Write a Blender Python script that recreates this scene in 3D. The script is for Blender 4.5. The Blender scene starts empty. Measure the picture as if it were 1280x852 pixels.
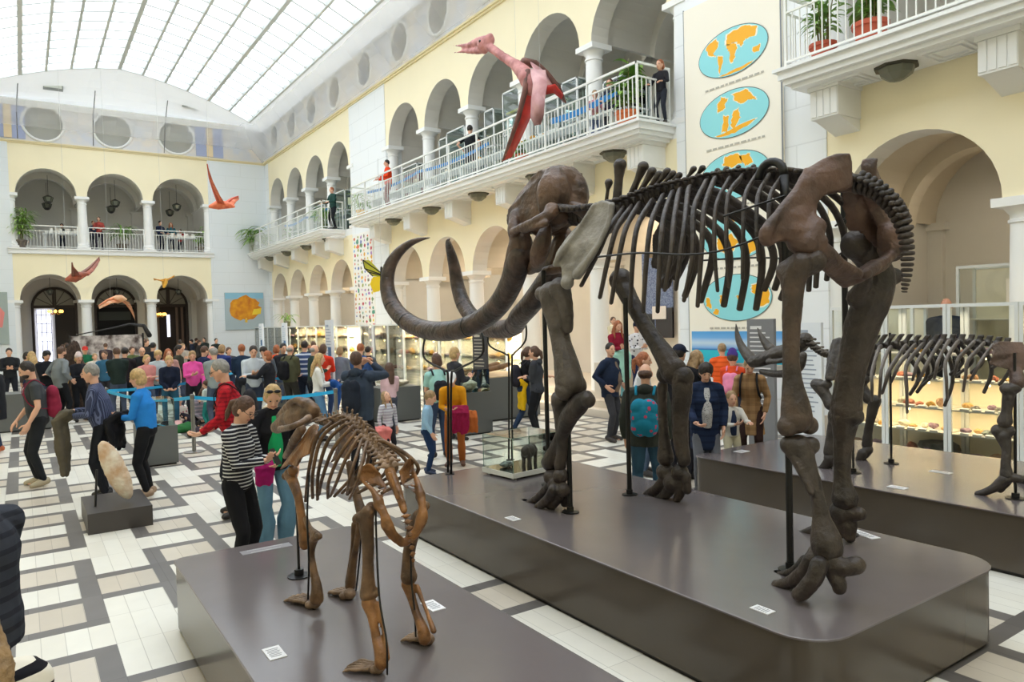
import bpy, bmesh, math, random
import numpy as np
from mathutils import Vector, Matrix
from mathutils.geometry import tessellate_polygon
random.seed(7)
PI = math.pi
sc = bpy.context.scene
COL = sc.collection
# ------------------------------------------------------------------ camera
CAMH = 2.15
FPX = 906.986
_p, _r, _y = 0.0297314138, -0.026896828, 0.594074473
def _rot(p, r, y):
    cp, sp = math.cos(p), math.sin(p); cr, sr = math.cos(r), math.sin(r); cy, sy = math.cos(y), math.sin(y)
    Ry = np.array([[cy, -sy, 0], [sy, cy, 0], [0, 0, 1]]); B = np.array([[1, 0, 0], [0, 0, -1], [0, 1, 0]])
    Rp = np.array([[1, 0, 0], [0, cp, -sp], [0, sp, cp]]); Rr = np.array([[cr, -sr, 0], [sr, cr, 0], [0, 0, 1]])
    return Rr @ Rp @ B @ Ry
RC = _rot(_p, _r, _y)
cam_d = bpy.data.cameras.new('camera'); cam = bpy.data.objects.new('camera', cam_d); COL.objects.link(cam)
mw = Matrix.Identity(4)
for i in range(3):
    mw[i][0] = RC[0][i]; mw[i][1] = -RC[1][i]; mw[i][2] = -RC[2][i]
mw[0][3] = 0; mw[1][3] = 0; mw[2][3] = CAMH
cam.matrix_world = mw
cam_d.sensor_width = 36; cam_d.lens = FPX / 1280 * 36; cam_d.clip_start = .05; cam_d.clip_end = 500
sc.camera = cam
def ray(x, y): return RC.T @ np.array([(x - 640) / FPX, (y - 426) / FPX, 1.0])
def _v(r, t): return Vector((r[0] * t, r[1] * t, CAMH + r[2] * t))
def onX(x, y, X): r = ray(x, y); return _v(r, X / r[0])
def onY(x, y, Y): r = ray(x, y); return _v(r, Y / r[1])
def onZ(x, y, Z=0.0): r = ray(x, y); return _v(r, (Z - CAMH) / r[2])
def atD(x, y, D): r = ray(x, y); return _v(r, D / math.hypot(r[0], r[1]))
# ------------------------------------------------------------------ materials
_M = {}
def newmat(name):
    m = bpy.data.materials.new(name); m.use_nodes = True
    return m, m.node_tree.nodes, m.node_tree.links, m.node_tree.nodes['Principled BSDF']
def srgb(c):
    if isinstance(c, str): c = tuple(int(c[i:i+2], 16) / 255 for i in (0, 2, 4))
    return tuple((v / 12.92 if v <= .04045 else ((v + .055) / 1.055) ** 2.4) for v in c) + (1,)
def mat(name, col, rough=.6, metal=0, noise=.0, nscale=8, bump=0, bscale=30, col2=None, spec=.5, coat=0, sheen=0):
    key = (name, str(col), rough, metal, noise, nscale, bump, bscale, str(col2))
    if key in _M: return _M[key]
    m, N, L, P = newmat(name)
    P.inputs['Roughness'].default_value = rough; P.inputs['Metallic'].default_value = metal
    P.inputs['Specular IOR Level'].default_value = spec
    if coat: P.inputs['Coat Weight'].default_value = coat
    c = srgb(col)
    P.inputs['Base Color'].default_value = c
    if noise or col2 or bump:
        tc = N.new('ShaderNodeTexCoord')
    if noise or col2:
        n = N.new('ShaderNodeTexNoise'); n.inputs['Scale'].default_value = nscale; n.inputs['Detail'].default_value = 5
        L.new(tc.outputs['Object'], n.inputs['Vector'])
        r = N.new('ShaderNodeValToRGB'); L.new(n.outputs['Fac'], r.inputs['Fac'])
        c2 = srgb(col2) if col2 else tuple(v * (1 - noise) for v in c[:3]) + (1,)
        r.color_ramp.elements[0].color = c2; r.color_ramp.elements[1].color = c
        r.color_ramp.elements[0].position = .35; r.color_ramp.elements[1].position = .65
        L.new(r.outputs['Color'], P.inputs['Base Color'])
    if bump:
        b = N.new('ShaderNodeBump'); b.inputs['Strength'].default_value = bump; b.inputs['Distance'].default_value = .02
        n2 = N.new('ShaderNodeTexNoise'); n2.inputs['Scale'].default_value = bscale; n2.inputs['Detail'].default_value = 6
        L.new(tc.outputs['Object'], n2.inputs['Vector']); L.new(n2.outputs['Fac'], b.inputs['Height'])
        L.new(b.outputs['Normal'], P.inputs['Normal'])
    _M[key] = m
    return m
def cloth(col, kind='plain', col2='ffffff', scale=40):
    key = ('cloth', col, kind, col2, scale)
    if key in _M: return _M[key]
    if kind == 'plain':
        m = mat('fabric', col, .85, noise=.18, nscale=6, bump=.35, bscale=9, spec=.2)
        _M[key] = m; return m
    m, N, L, P = newmat('fabric_' + kind)
    P.inputs['Roughness'].default_value = .85; P.inputs['Specular IOR Level'].default_value = .2
    tc = N.new('ShaderNodeTexCoord'); sep = N.new('ShaderNodeSeparateXYZ'); L.new(tc.outputs['Object'], sep.inputs[0])
    def band(sock, s, thr):
        a = N.new('ShaderNodeMath'); a.operation = 'MULTIPLY'; L.new(sock, a.inputs[0]); a.inputs[1].default_value = s
        f = N.new('ShaderNodeMath'); f.operation = 'FRACT'; L.new(a.outputs[0], f.inputs[0])
        g = N.new('ShaderNodeMath'); g.operation = 'LESS_THAN'; L.new(f.outputs[0], g.inputs[0]); g.inputs[1].default_value = thr
        return g.outputs[0]
    mx = N.new('ShaderNodeMix'); mx.data_type = 'RGBA'
    mx.inputs['A'].default_value = srgb(col); mx.inputs['B'].default_value = srgb(col2)
    if kind == 'stripe': f = band(sep.outputs['Z'], scale, .35)
    elif kind == 'vstripe': f = band(sep.outputs['X'], scale, .3)
    elif kind == 'plaid':
        a = band(sep.outputs['Z'], scale, .4); b = band(sep.outputs['X'], scale, .4)
        q = N.new('ShaderNodeMath'); q.operation = 'ADD'; L.new(a, q.inputs[0]); L.new(b, q.inputs[1])
        q2 = N.new('ShaderNodeMath'); q2.operation = 'MULTIPLY'; L.new(q.outputs[0], q2.inputs[0]); q2.inputs[1].default_value = .5
        f = q2.outputs[0]
    elif kind == 'spots':
        v = N.new('ShaderNodeTexVoronoi'); v.inputs['Scale'].default_value = scale; L.new(tc.outputs['Object'], v.inputs['Vector'])
        g = N.new('ShaderNodeMath'); g.operation = 'LESS_THAN'; L.new(v.outputs['Distance'], g.inputs[0]); g.inputs[1].default_value = .3
        f = g.outputs[0]
    L.new(f, mx.inputs['Factor']); L.new(mx.outputs['Result'], P.inputs['Base Color'])
    _M[key] = m
    return m
def glassmat(name, tint=(.93, .97, .95), refl=.12, rough=.02):
    if name in _M: return _M[name]
    m = bpy.data.materials.new(name); m.use_nodes = True; N = m.node_tree.nodes; L = m.node_tree.links; N.clear()
    o = N.new('ShaderNodeOutputMaterial'); t = N.new('ShaderNodeBsdfTransparent'); g = N.new('ShaderNodeBsdfGlossy')
    t.inputs['Color'].default_value = (*tint, 1); g.inputs['Roughness'].default_value = rough
    mx = N.new('ShaderNodeMixShader'); f = N.new('ShaderNodeFresnel'); f.inputs['IOR'].default_value = 1.45
    mu = N.new('ShaderNodeMath'); mu.operation = 'MULTIPLY'; L.new(f.outputs[0], mu.inputs[0]); mu.inputs[1].default_value = refl * 8
    mu.use_clamp = True
    L.new(mu.outputs[0], mx.inputs[0]); L.new(t.outputs[0], mx.inputs[1]); L.new(g.outputs[0], mx.inputs[2]); L.new(mx.outputs[0], o.inputs[0])
    _M[name] = m; return m
def emis(name, col, s):
    key = (name, str(col), s)
    if key in _M: return _M[key]
    m, N, L, P = newmat(name)
    P.inputs['Base Color'].default_value = srgb(col); P.inputs['Emission Color'].default_value = srgb(col); P.inputs['Emission Strength'].default_value = s
    _M[key] = m; return m
# ------------------------------------------------------------------ mesh builder
class MB:
    def __init__(s): s.v = []; s.f = []; s.mi = []; s.cur = 0
    def add(s, vs, fs):
        b = len(s.v); s.v.extend([tuple(v) for v in vs]); s.f.extend([tuple(i + b for i in f) for f in fs]); s.mi.extend([s.cur] * len(fs)); return s
    def box(s, x0, x1, y0, y1, z0, z1):
        vs = [(x, y, z) for x in (x0, x1) for y in (y0, y1) for z in (z0, z1)]
        return s.add(vs, [(0, 1, 3, 2), (4, 6, 7, 5), (0, 4, 5, 1), (2, 3, 7, 6), (0, 2, 6, 4), (1, 5, 7, 3)])
    def obox(s, c, ax, ay, az):
        c, ax, ay, az = map(Vector, (c, ax, ay, az)); vs = [c + i * ax + j * ay + k * az for i in (-1, 1) for j in (-1, 1) for k in (-1, 1)]
        fs = [(0, 1, 3, 2), (4, 6, 7, 5), (0, 4, 5, 1), (2, 3, 7, 6), (0, 2, 6, 4), (1, 5, 7, 3)]
        if ax.cross(ay).dot(az) < 0: fs = [f[::-1] for f in fs]
        return s.add(vs, fs)
    def rbox(s, cx, cy, cz, sx, sy, sz, rz=0):
        c, n = math.cos(rz), math.sin(rz)
        return s.obox((cx, cy, cz), (sx / 2 * c, sx / 2 * n, 0), (-sy / 2 * n, sy / 2 * c, 0), (0, 0, sz / 2))
    def quad(s, a, b, c, d): return s.add([a, b, c, d], [(0, 1, 2, 3)])
    def tube(s, pts, rad, seg=8, side=None, cap=True, round_cap=False):
        pts = [Vector(p) for p in pts]; n = len(pts)
        if not hasattr(rad, '__len__'): rad = [rad] * n
        rad = [(r, r) if not hasattr(r, '__len__') else r for r in rad]
        T = []
        for i in range(n):
            t = (pts[min(i + 1, n - 1)] - pts[max(i - 1, 0)]); T.append(t.normalized() if t.length > 1e-9 else Vector((0, 0, 1)))
        if side is None:
            side = Vector((1, 0, 0)) if abs(T[0].x) < .8 else Vector((0, 1, 0))
        U = Vector(side)
        rings = []
        def ring(c, u, w, ra, rb): return [c + u * (ra * math.cos(2 * PI * k / seg)) + w * (rb * math.sin(2 * PI * k / seg)) for k in range(seg)]
        for i in range(n):
            U = (U - T[i] * U.dot(T[i])).normalized(); W = T[i].cross(U)
            if i == 0 and round_cap:
                for a in (80, 50, 25):
                    q = math.radians(a); rr = min(rad[0]); rings.append(ring(pts[0] - T[0] * rr * math.sin(q), U, W, rad[0][0] * math.cos(q), rad[0][1] * math.cos(q)))
            rings.append(ring(pts[i], U, W, *rad[i]))
            if i == n - 1 and round_cap:
                for a in (25, 50, 80):
                    q = math.radians(a); rr = min(rad[-1]); rings.append(ring(pts[-1] + T[-1] * rr * math.sin(q), U, W, rad[-1][0] * math.cos(q), rad[-1][1] * math.cos(q)))
        vs = [p for r in rings for p in r]; fs = []
        for i in range(len(rings) - 1):
            for k in range(seg):
                a = i * seg + k; b = i * seg + (k + 1) % seg
                fs.append((a, b, b + seg, a + seg))
        if cap: fs.append(tuple(range(seg - 1, -1, -1))); m = (len(rings) - 1) * seg; fs.append(tuple(range(m, m + seg)))
        return s.add(vs, fs)
    def ell(s, c, r, seg=10, rings=7, rot=None):
        c = Vector(c)
        if not hasattr(r, '__len__'): r = (r, r, r)
        vs = [Vector((0, 0, -1))]
        for i in range(1, rings):
            a = -PI / 2 + PI * i / rings
            for k in range(seg): vs.append(Vector((math.cos(a) * math.cos(2 * PI * k / seg), math.cos(a) * math.sin(2 * PI * k / seg), math.sin(a))))
        vs.append(Vector((0, 0, 1)))
        vs = [Vector((v.x * r[0], v.y * r[1], v.z * r[2])) for v in vs]
        if rot is not None: vs = [rot @ v for v in vs]
        vs = [v + c for v in vs]; fs = []
        for k in range(seg): fs.append((0, 1 + (k + 1) % seg, 1 + k))
        for i in range(rings - 2):
            for k in range(seg):
                a = 1 + i * seg + k; b = 1 + i * seg + (k + 1) % seg; fs.append((a, b, b + seg, a + seg))
        l = len(vs) - 1; m = 1 + (rings - 2) * seg
        for k in range(seg): fs.append((m + k, m + (k + 1) % seg, l))
        return s.add(vs, fs)
    def lathe(s, prof, c=(0, 0, 0), seg=20):
        vs = []; fs = []; n = len(prof)
        for r, z in prof:
            for k in range(seg): vs.append((c[0] + r * math.cos(2 * PI * k / seg), c[1] + r * math.sin(2 * PI * k / seg), c[2] + z))
        for i in range(n - 1):
            for k in range(seg):
                a = i * seg + k; b = i * seg + (k + 1) % seg; fs.append((a, b, b + seg, a + seg))
        fs.append(tuple(range(seg - 1, -1, -1))); fs.append(tuple(range((n - 1) * seg, n * seg)))
        return s.add(vs, fs)
    def prism(s, top, bot):
        """closed solid between two matching outlines (lists of 3-D points, may be concave)"""
        n = len(top); top = [Vector(p) for p in top]; bot = [Vector(p) for p in bot]
        tr = tessellate_polygon([top])
        fs = []
        nrm = Vector((0, 0, 0))
        for i in range(n): nrm += top[i].cross(top[(i + 1) % n])
        up = sum((t - b for t, b in zip(top, bot)), Vector((0, 0, 0)))
        flip = nrm.dot(up) < 0
        for t in tr:
            a, b, c = t; q = (top[b] - top[a]).cross(top[c] - top[a]).dot(up)
            if q < 0: t = (a, c, b)
            fs.append(tuple(t)); fs.append(tuple(n + i for i in reversed(t)))
        for i in range(n):
            j = (i + 1) % n
            f = (i, n + i, n + j, j)
            if flip: f = f[::-1]
            fs.append(f)
        return s.add(top + bot, fs)
    def flat(s, pts):
        pts = [Vector(p) for p in pts]
        return s.add(pts, [tuple(t) for t in tessellate_polygon([pts])])
    def mesh(s, name, mats, smooth=False):
        me = bpy.data.meshes.new(name); me.from_pydata([tuple(v) for v in s.v], [], s.f)
        for m in (mats if isinstance(mats, (list, tuple)) else [mats]): me.materials.append(m)
        if s.mi and max(s.mi): me.polygons.foreach_set('material_index', s.mi)
        if smooth: me.shade_smooth()
        me.update(); return me
    def build(s, name, mats, parent=None, smooth=False, auto=None, loc=None, origin=None):
        if origin is not None:
            o_ = Vector(origin); s.v = [tuple(Vector(v) - o_) for v in s.v]; loc = o_
        me = s.mesh(name, mats, smooth)
        if auto: me.set_sharp_from_angle(angle=math.radians(auto))
        return link(name, me, parent, loc)
def link(name, me, parent=None, loc=None):
    o = bpy.data.objects.new(name, me); COL.objects.link(o)
    if parent is not None:
        o.parent = parent
        if loc is not None: o.location = loc
    elif loc is not None: o.location = loc
    return o
def empty(name, loc=(0, 0, 0), rz=0, parent=None):
    o = bpy.data.objects.new(name, None); COL.objects.link(o); o.location = loc; o.rotation_euler = (0, 0, rz); o.empty_display_size = .1
    if parent: o.parent = parent
    return o
def tag(o, label=None, cat=None, group=None, kind=None):
    if label: o['label'] = label
    if cat: o['category'] = cat
    if group: o['group'] = group
    if kind: o['kind'] = kind
    return o
def struct(o, label=None):
    o['kind'] = 'structure'
    if label: o['label'] = label
    return o
KIDS = {}
def copy_tree(o, loc=None, rz=None, parent=None):
    c = o.copy(); COL.objects.link(c)
    if parent is not None: c.parent = parent
    if loc is not None: c.location = loc
    if rz is not None: c.rotation_euler = (0, 0, rz)
    for ch in list(o.children): copy_tree(ch, parent=c)
    return c
_tmp = bpy.data.scenes.new('tmp'); _vl = _tmp.view_layers[0]
def remesh(mb, voxel, smooth=3, name='m', mats=None, fac=.5, disp=0, dscale=.05):
    me = mb.mesh(name, mats or []); ob = bpy.data.objects.new('t', me); _tmp.collection.objects.link(ob)
    r = ob.modifiers.new('r', 'REMESH'); r.mode = 'VOXEL'; r.voxel_size = voxel; r.use_smooth_shade = True
    if smooth:
        q = ob.modifiers.new('s', 'SMOOTH'); q.factor = fac; q.iterations = smooth
    if disp:
        tx = bpy.data.textures.new('clouds', 'CLOUDS'); tx.noise_scale = dscale; tx.noise_depth = 3
        d = ob.modifiers.new('d', 'DISPLACE'); d.texture = tx; d.strength = disp; d.mid_level = .5; d.texture_coords = 'GLOBAL'
    _vl.update(); dg = _vl.depsgraph; dg.update()
    out = bpy.data.meshes.new_from_object(ob.evaluated_get(dg)); out.name = name
    _tmp.collection.objects.unlink(ob); bpy.data.objects.remove(ob); bpy.data.meshes.remove(me)
    out.materials.clear()
    if mats:
        for m in (mats if isinstance(mats, (list, tuple)) else [mats]): out.materials.append(m)
    out.shade_smooth()
    return out
def lerp(a, b, t): return a + (b - a) * t
def catmull(P, n=6):
    """smooth a list of numeric tuples"""
    P = [np.array(p, float) for p in P]; Q = [P[0]] + P + [P[-1]]; out = []
    for i in range(len(P) - 1):
        p0, p1, p2, p3 = Q[i:i + 4]
        for k in range(n):
            t = k / n
            out.append(.5 * ((2 * p1) + (-p0 + p2) * t + (2 * p0 - 5 * p1 + 4 * p2 - p3) * t * t + (-p0 + 3 * p1 - 3 * p2 + p3) * t ** 3))
    out.append(P[-1]); return out
# ------------------------------------------------------------------ render look, sky
sc.view_settings.view_transform = 'Standard'; sc.view_settings.look = 'None'; sc.view_settings.gamma = 1
sc.view_settings.exposure = 0.9
sc.view_settings.use_curve_mapping = False
sc.cycles.max_bounces = 9; sc.cycles.diffuse_bounces = 5; sc.cycles.glossy_bounces = 3; sc.cycles.transparent_max_bounces = 24
sc.cycles.caustics_reflective = False; sc.cycles.caustics_refractive = False
sc.cycles.use_denoising = True
sc.cycles.sample_clamp_indirect = 6
w = bpy.data.worlds.new('sky'); sc.world = w; w.use_nodes = True
bg = w.node_tree.nodes['Background']; bg.inputs[0].default_value = (.90, .95, 1, 1); bg.inputs[1].default_value = 2.0
HX0, HX1, HY0, HY1 = -3.0, 11.0, -7.0, 39.3     # the hall
ZS, ZG = 5.68, 5.95                              # gallery slab
ZT = 10.62                                       # top of the yellow walls
CL, CU = 3.6, 8.4                                # capitals
M_yel = mat('cream_yellow_plaster', 'faf0d0', .8, noise=.03, nscale=.7)
M_white = mat('white_plaster', 'eef0f0', .75, noise=.03, nscale=.8)
M_soff = mat('grey_white_plaster', 'e2dfd8', .8, noise=.05, nscale=1.2)
M_col = mat('white_column_paint', 'f2f3f2', .55)
M_dark = mat('painted_dark_interior', '3a3430', .8)  # shade of an unlit room as a colour, for a doorway sheet
def joint_mat(name, col, col2, bw, bh, axis):
    m, N, L, P = newmat(name)
    P.inputs['Roughness'].default_value = .7
    tc = N.new('ShaderNodeTexCoord'); mp = N.new('ShaderNodeMapping'); L.new(tc.outputs['Object'], mp.inputs[0])
    if axis == 'X': mp.inputs['Rotation'].default_value = (PI / 2, 0, PI / 2)
    else: mp.inputs['Rotation'].default_value = (PI / 2, 0, 0)
    sp = N.new('ShaderNodeSeparateXYZ'); L.new(tc.outputs['Object'], sp.inputs[0])
    cb = N.new('ShaderNodeCombineXYZ'); L.new(sp.outputs['Y' if axis == 'X' else 'X'], cb.inputs[0]); L.new(sp.outputs['Z'], cb.inputs[1])
    b = N.new('ShaderNodeTexBrick'); L.new(cb.outputs[0], b.inputs['Vector']); b.inputs['Scale'].default_value = 1
    b.inputs['Brick Width'].default_value = bw; b.inputs['Row Height'].default_value = bh; b.inputs['Mortar Size'].default_value = .012
    b.inputs['Color1'].default_value = srgb(col); b.inputs['Color2'].default_value = srgb(col); b.inputs['Mortar'].default_value = srgb(col2)
    L.new(b.outputs['Color'], P.inputs['Base Color'])
    return m
M_ashX = joint_mat('white_stone_cladding', 'eef2f5', 'e0e4e7', 1.5, .62, 'X')
M_ashY = joint_mat('white_stone_cladding_end', 'e6ecf1', 'dfe5e9', 1.5, .62, 'Y')
# ------------------------------------------------------------------ floor
def floor_mat(name, c1, c2, rough, bw=.1438, bh=.57, vein=False):
    m, N, L, P = newmat(name)
    tc = N.new('ShaderNodeTexCoord'); mp = N.new('ShaderNodeMapping'); L.new(tc.outputs['Object'], mp.inputs[0]); mp.inputs['Location'].default_value = (-.46, -5.62, 0)
    b = N.new('ShaderNodeTexBrick'); L.new(mp.outputs[0], b.inputs['Vector']); b.offset = 0; b.inputs['Scale'].default_value = 1
    b.inputs['Brick Width'].default_value = bw; b.inputs['Row Height'].default_value = bh; b.inputs['Mortar Size'].default_value = .0028
    b.inputs['Color1'].default_value = srgb(c1); b.inputs['Color2'].default_value = srgb(c2); b.inputs['Mortar'].default_value = tuple(v * .72 for v in srgb(c2)[:3]) + (1,)
    b.inputs['Mortar Smooth'].default_value = .3
    n = N.new('ShaderNodeTexNoise'); n.inputs['Scale'].default_value = 5; n.inputs['Detail'].default_value = 8; L.new(tc.outputs['Object'], n.inputs['Vector'])
    mr = N.new('ShaderNodeMapRange'); mr.inputs['To Min'].default_value = .84 if vein else .92; mr.inputs['To Max'].default_value = 1.12 if vein else 1.04; L.new(n.outputs['Fac'], mr.inputs['Value'])
    mx = N.new('ShaderNodeVectorMath'); mx.operation = 'SCALE'; L.new(b.outputs['Color'], mx.inputs[0]); L.new(mr.outputs[0], mx.inputs['Scale'])
    L.new(mx.outputs[0], P.inputs['Base Color']); P.inputs['Roughness'].default_value = rough; P.inputs['Specular IOR Level'].default_value = .35
    return m
FM = [floor_mat('white_marble_tile', 'ebe9df', 'e3dfd3', .28), floor_mat('cream_marble_tile', 'd3cabb', 'c8beae', .3), floor_mat('grey_marble_strip', '716d6a', '635f5c', .34, .5, .57, True)]
def cuts(base, segs, period, lo, hi):
    out = []; k = math.floor((lo - base) / period) - 1; 
    while base + k * period < hi:
        a = base + k * period
        for w_, t in segs:
            if a + w_ > lo and a < hi: out.append((max(a, lo), min(a + w_, hi), t))
            a += w_
        k += 1
    return out
S, D_ = .435, .14
xs = cuts(.46, [(S, 'P0'), (D_, 'R0'), (S, 'S'), (D_, 'L1'), (S, 'P1'), (D_, 'R1'), (S, 'S'), (D_, 'L0')], 2.3, HX0 - 3.6, HX1 + 4)
ys = cuts(5.62, [(.44, 'r0'), (.13, 'g'), (.44, 'r1'), (.13, 'g'), (.44, 'r2'), (.13, 'g'), (.44, 'r3'), (.13, 'g')], 2.28, HY0, HY1 + 4)
mb = MB()
for i, (y0, y1, ty) in enumerate(ys):
    for x0, x1, tx in xs:
        if tx == 'S': t = 2 if ty == 'g' else (0 if ty in ('r0', 'r2') else 1)
        elif tx in ('R0', 'L0'): t = 0 if ty == 'r0' else 2
        elif tx in ('R1', 'L1'): t = 0 if ty == 'r2' else 2
        else:
            c = 'r0' if tx == 'P0' else 'r2'; o = 'r2' if tx == 'P0' else 'r0'
            if ty == o: t = 1
            elif ty == 'g':
                nb = [ys[j][2] for j in (i - 1, i + 1) if 0 <= j < len(ys)]
                t = 2 if o in nb else 0
            else: t = 0
        mb.cur = t; mb.quad((x0, y0, 0), (x1, y0, 0), (x1, y1, 0), (x0, y1, 0))
struct(mb.build('floor', FM), 'patterned floor of white, cream and grey marble tiles')
mb = MB(); mb.box(HX0 - 4, HX1 + 4.5, HY0 - .5, HY1 + 9, -.2, -.01); struct(mb.build('floor_base', mat('concrete', '99958c', .8)))
# ------------------------------------------------------------------ arcade walls
def frame(axis, face, sgn):
    """u runs along the wall, v goes outwards from the hall, z up -> world point"""
    if axis == 'X': return lambda u, v, z: (face + sgn * v, u, z)
    return lambda u, v, z: (u, face + sgn * v, z)
def arcade(F, bays, spring, ztop, imp=.42, th=.5, zrise=1.0, N=20, depth=None, drad=.16):
    mb = MB(); inner = MB()
    for (a, b) in bays:
        c = (a + b) / 2; r = (b - a - imp) / 2
        P = [(c - r * math.cos(PI * k / N), spring + r * zrise * math.sin(PI * k / N)) for k in range(N + 1)]
        for v0 in (0, th):
            for k in range(N):
                (u0, z0), (u1, z1) = P[k], P[k + 1]
                q = [F(u0, v0, z0), F(u1, v0, z1), F(u1, v0, ztop), F(u0, v0, ztop)]
                mb.quad(*q)
            for (u0, u1) in ((a, c - r), (c + r, b)): mb.quad(F(u0, v0, spring), F(u1, v0, spring), F(u1, v0, ztop), F(u0, v0, ztop))
        for (u0, u1) in ((a, c - r), (c + r, b)): mb.quad(F(u0, 0, spring), F(u1, 0, spring), F(u1, th, spring), F(u0, th, spring))
        mb.cur = 1
        for k in range(N):
            (u0, z0), (u1, z1) = P[k], P[k + 1]
            mb.quad(F(u0, 0, z0), F(u0, th, z0), F(u1, th, z1), F(u1, 0, z1))
        mb.cur = 0
        if depth:
            R = r + drad
            Q = [(c - R * math.cos(PI * k / N), spring + .12 + R * zrise * math.sin(PI * k / N)) for k in range(N + 1)]
            for k in range(N):
                (u0, z0), (u1, z1) = Q[k], Q[k + 1]; (s0, t0), (s1, t1) = P[k], P[k + 1]
                inner.quad(F(u0, th, z0), F(u0, depth, z0), F(u1, depth, z1), F(u1, th, z1))
                inner.quad(F(s0, th, t0), F(u0, th, z0), F(u1, th, z1), F(s1, th, t1))
            for (u0, u1) in ((a, c - R), (c + R, b)): inner.quad(F(u0, th, spring + .12), F(u1, th, spring + .12), F(u1, depth, spring + .12), F(u0, depth, spring + .12))
            # transverse rib half way and blind arch at the back
            for v in (th + (depth - th) * .52,):
                for k in range(N):
                    (u0, z0), (u1, z1) = P[k], P[k + 1]; (s0, t0), (s1, t1) = Q[k], Q[k + 1]
                    inner.quad(F(u0, v, z0), F(u1, v, z1), F(s1, v, t1), F(s0, v, t0)); inner.quad(F(u0, v + .35, z0), F(u1, v + .35, z1), F(s1, v + .35, t1), F(s0, v + .35, t0))
                    inner.quad(F(u0, v, z0), F(u0, v + .35, z0), F(u1, v + .35, z1), F(u1, v, z1))
    return mb, inner
def column_proto(h, r):
    mb = MB()
    prof = [(r * 1.32, 0), (r * 1.32, .12), (r * 1.18, .14), (r * 1.22, .2), (r * 1.1, .25), (r * 1.02, .3)]
    for k in range(9):
        t = k / 8; prof.append((r * (1 - .13 * t ** 1.6), .3 + (h - .3 - .34) * t))
    prof += [(r * .98, h - .33), (r * .98, h - .29), (r * .88, h - .28), (r * .9, h - .22), (r * 1.2, h - .13), (r * 1.25, h - .12)]
    mb.lathe(prof, seg=24)
    a = r * 1.38; mb.box(-a, a, -a, a, h - .12, h); mb.box(-a * .95, a * .95, -a * .95, a * .95, -.001, .1)
    return mb.mesh('column', M_col, True)
_cm = {}
def column(x, y, z, h, r, label, group):
    k = (round(h, 2), r)
    if k not in _cm:
        _cm[k] = column_proto(h, r); _cm[k].set_sharp_from_angle(angle=math.radians(35))
    o = link('column', _cm[k], loc=(x, y, z)); return tag(o, label, 'column', group)
FX = frame('X', HX1, 1); FB = frame('Y', HY1, 1)
bay1 = [(38.6 - 2.82 * (i + 1), 38.6 - 2.82 * i) for i in range(4)]        # 27.32 .. 38.6
bay2 = [(10.2 + 2.75 * i, 10.2 + 2.75 * (i + 1)) for i in range(5)]        # .. 23.95
bay3 = [(6.95 - 2.75 * (i + 1), 6.95 - 2.75 * i) for i in range(5)]
allbays = (('far', bay1), ('middle', bay2), ('near', bay3))
M_warm = mat('warm_cream_plaster', 'ddd2be', .8, noise=.05, nscale=1)
def run_wall(nm, F, bays, axis, face, depth=3.4):
    lo = min(a for a, b in bays); hi = max(b for a, b in bays)
    w1, i1 = arcade(F, bays, CL, ZS, depth=depth); w2, i2 = arcade(F, bays, CU, ZT, depth=depth)
    struct(w1.build('wall_%s_lower' % nm, [M_yel, M_soff], smooth=False)); struct(w2.build('wall_%s_upper' % nm, [M_yel, M_soff]))
    struct(i1.build('ceiling_%s_lower_vault' % nm, M_warm if axis == 'X' else M_soff)); struct(i2.build('ceiling_%s_upper_vault' % nm, M_soff))
    g = MB()
    for z0, z1, v0 in ((ZS, ZG, 0),):
        p, q = F(lo - .2, v0, z0), F(hi + .2, depth, z1); g.box(min(p[0], q[0]), max(p[0], q[0]), min(p[1], q[1]), max(p[1], q[1]), z0, z1)
    struct(g.build('floor_%s_gallery' % nm, M_white))
    b = MB(); p, q = F(lo - .4, depth, 0), F(hi + .4, depth + .3, ZT); b.box(min(p[0], q[0]), max(p[0], q[0]), min(p[1], q[1]), max(p[1], q[1]), 0, ZT)
    for u in (lo - .35, hi + .05):
        p, q = F(u, .5, 0), F(u + .3, depth, ZT); b.box(min(p[0], q[0]), max(p[0], q[0]), min(p[1], q[1]), max(p[1], q[1]), 0, ZT)
    struct(b.build('wall_%s_behind' % nm, M_soff if axis == 'X' else M_soff))
    p = MB()   # pilasters and panels on the arcade's rear wall
    if True:
        for z0, hh in ((0, 3.6), (ZG, 2.4)):
            for u in sorted(set([round(a, 3) for a, b in bays] + [round(b, 3) for a, b in bays])):
                A, B = F(u - .22, depth - .12, z0), F(u + .22, depth, z0 + hh); p.box(min(A[0], B[0]), max(A[0], B[0]), min(A[1], B[1]), max(A[1], B[1]), z0, z0 + hh)
                A, B = F(u - .3, depth - .18, z0 + hh), F(u + .3, depth, z0 + hh + .14); p.box(min(A[0], B[0]), max(A[0], B[0]), min(A[1], B[1]), max(A[1], B[1]), z0 + hh, z0 + hh + .14)
    struct(p.build('trim_%s_pilasters' % nm, M_soff))
    for lev, z0, z1, r in (('lower', 0, CL, .235), ('upper', ZG, CU, .215)):
        us = sorted(set([round(a, 3) for a, b in bays] + [round(b, 3) for a, b in bays]))
        for n, u in enumerate(us):
            x, y, _ = F(u, .25, 0)
            column(x, y, z0, z1 - z0, r, 'white round column of the %s %s arcade' % (nm.replace('_', ' '), lev), '%s columns of the %s arcade' % (lev, nm.replace('_', ' ')))
for nm, bays in allbays: run_wall('right_' + nm, FX, bays, 'X', HX1)
bb = [(-.2 + 2.78 * i, -.2 + 2.78 * (i + 1)) for i in range(3)]
run_wall('back', FB, bb, 'Y', HY1, 4.5)
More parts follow.
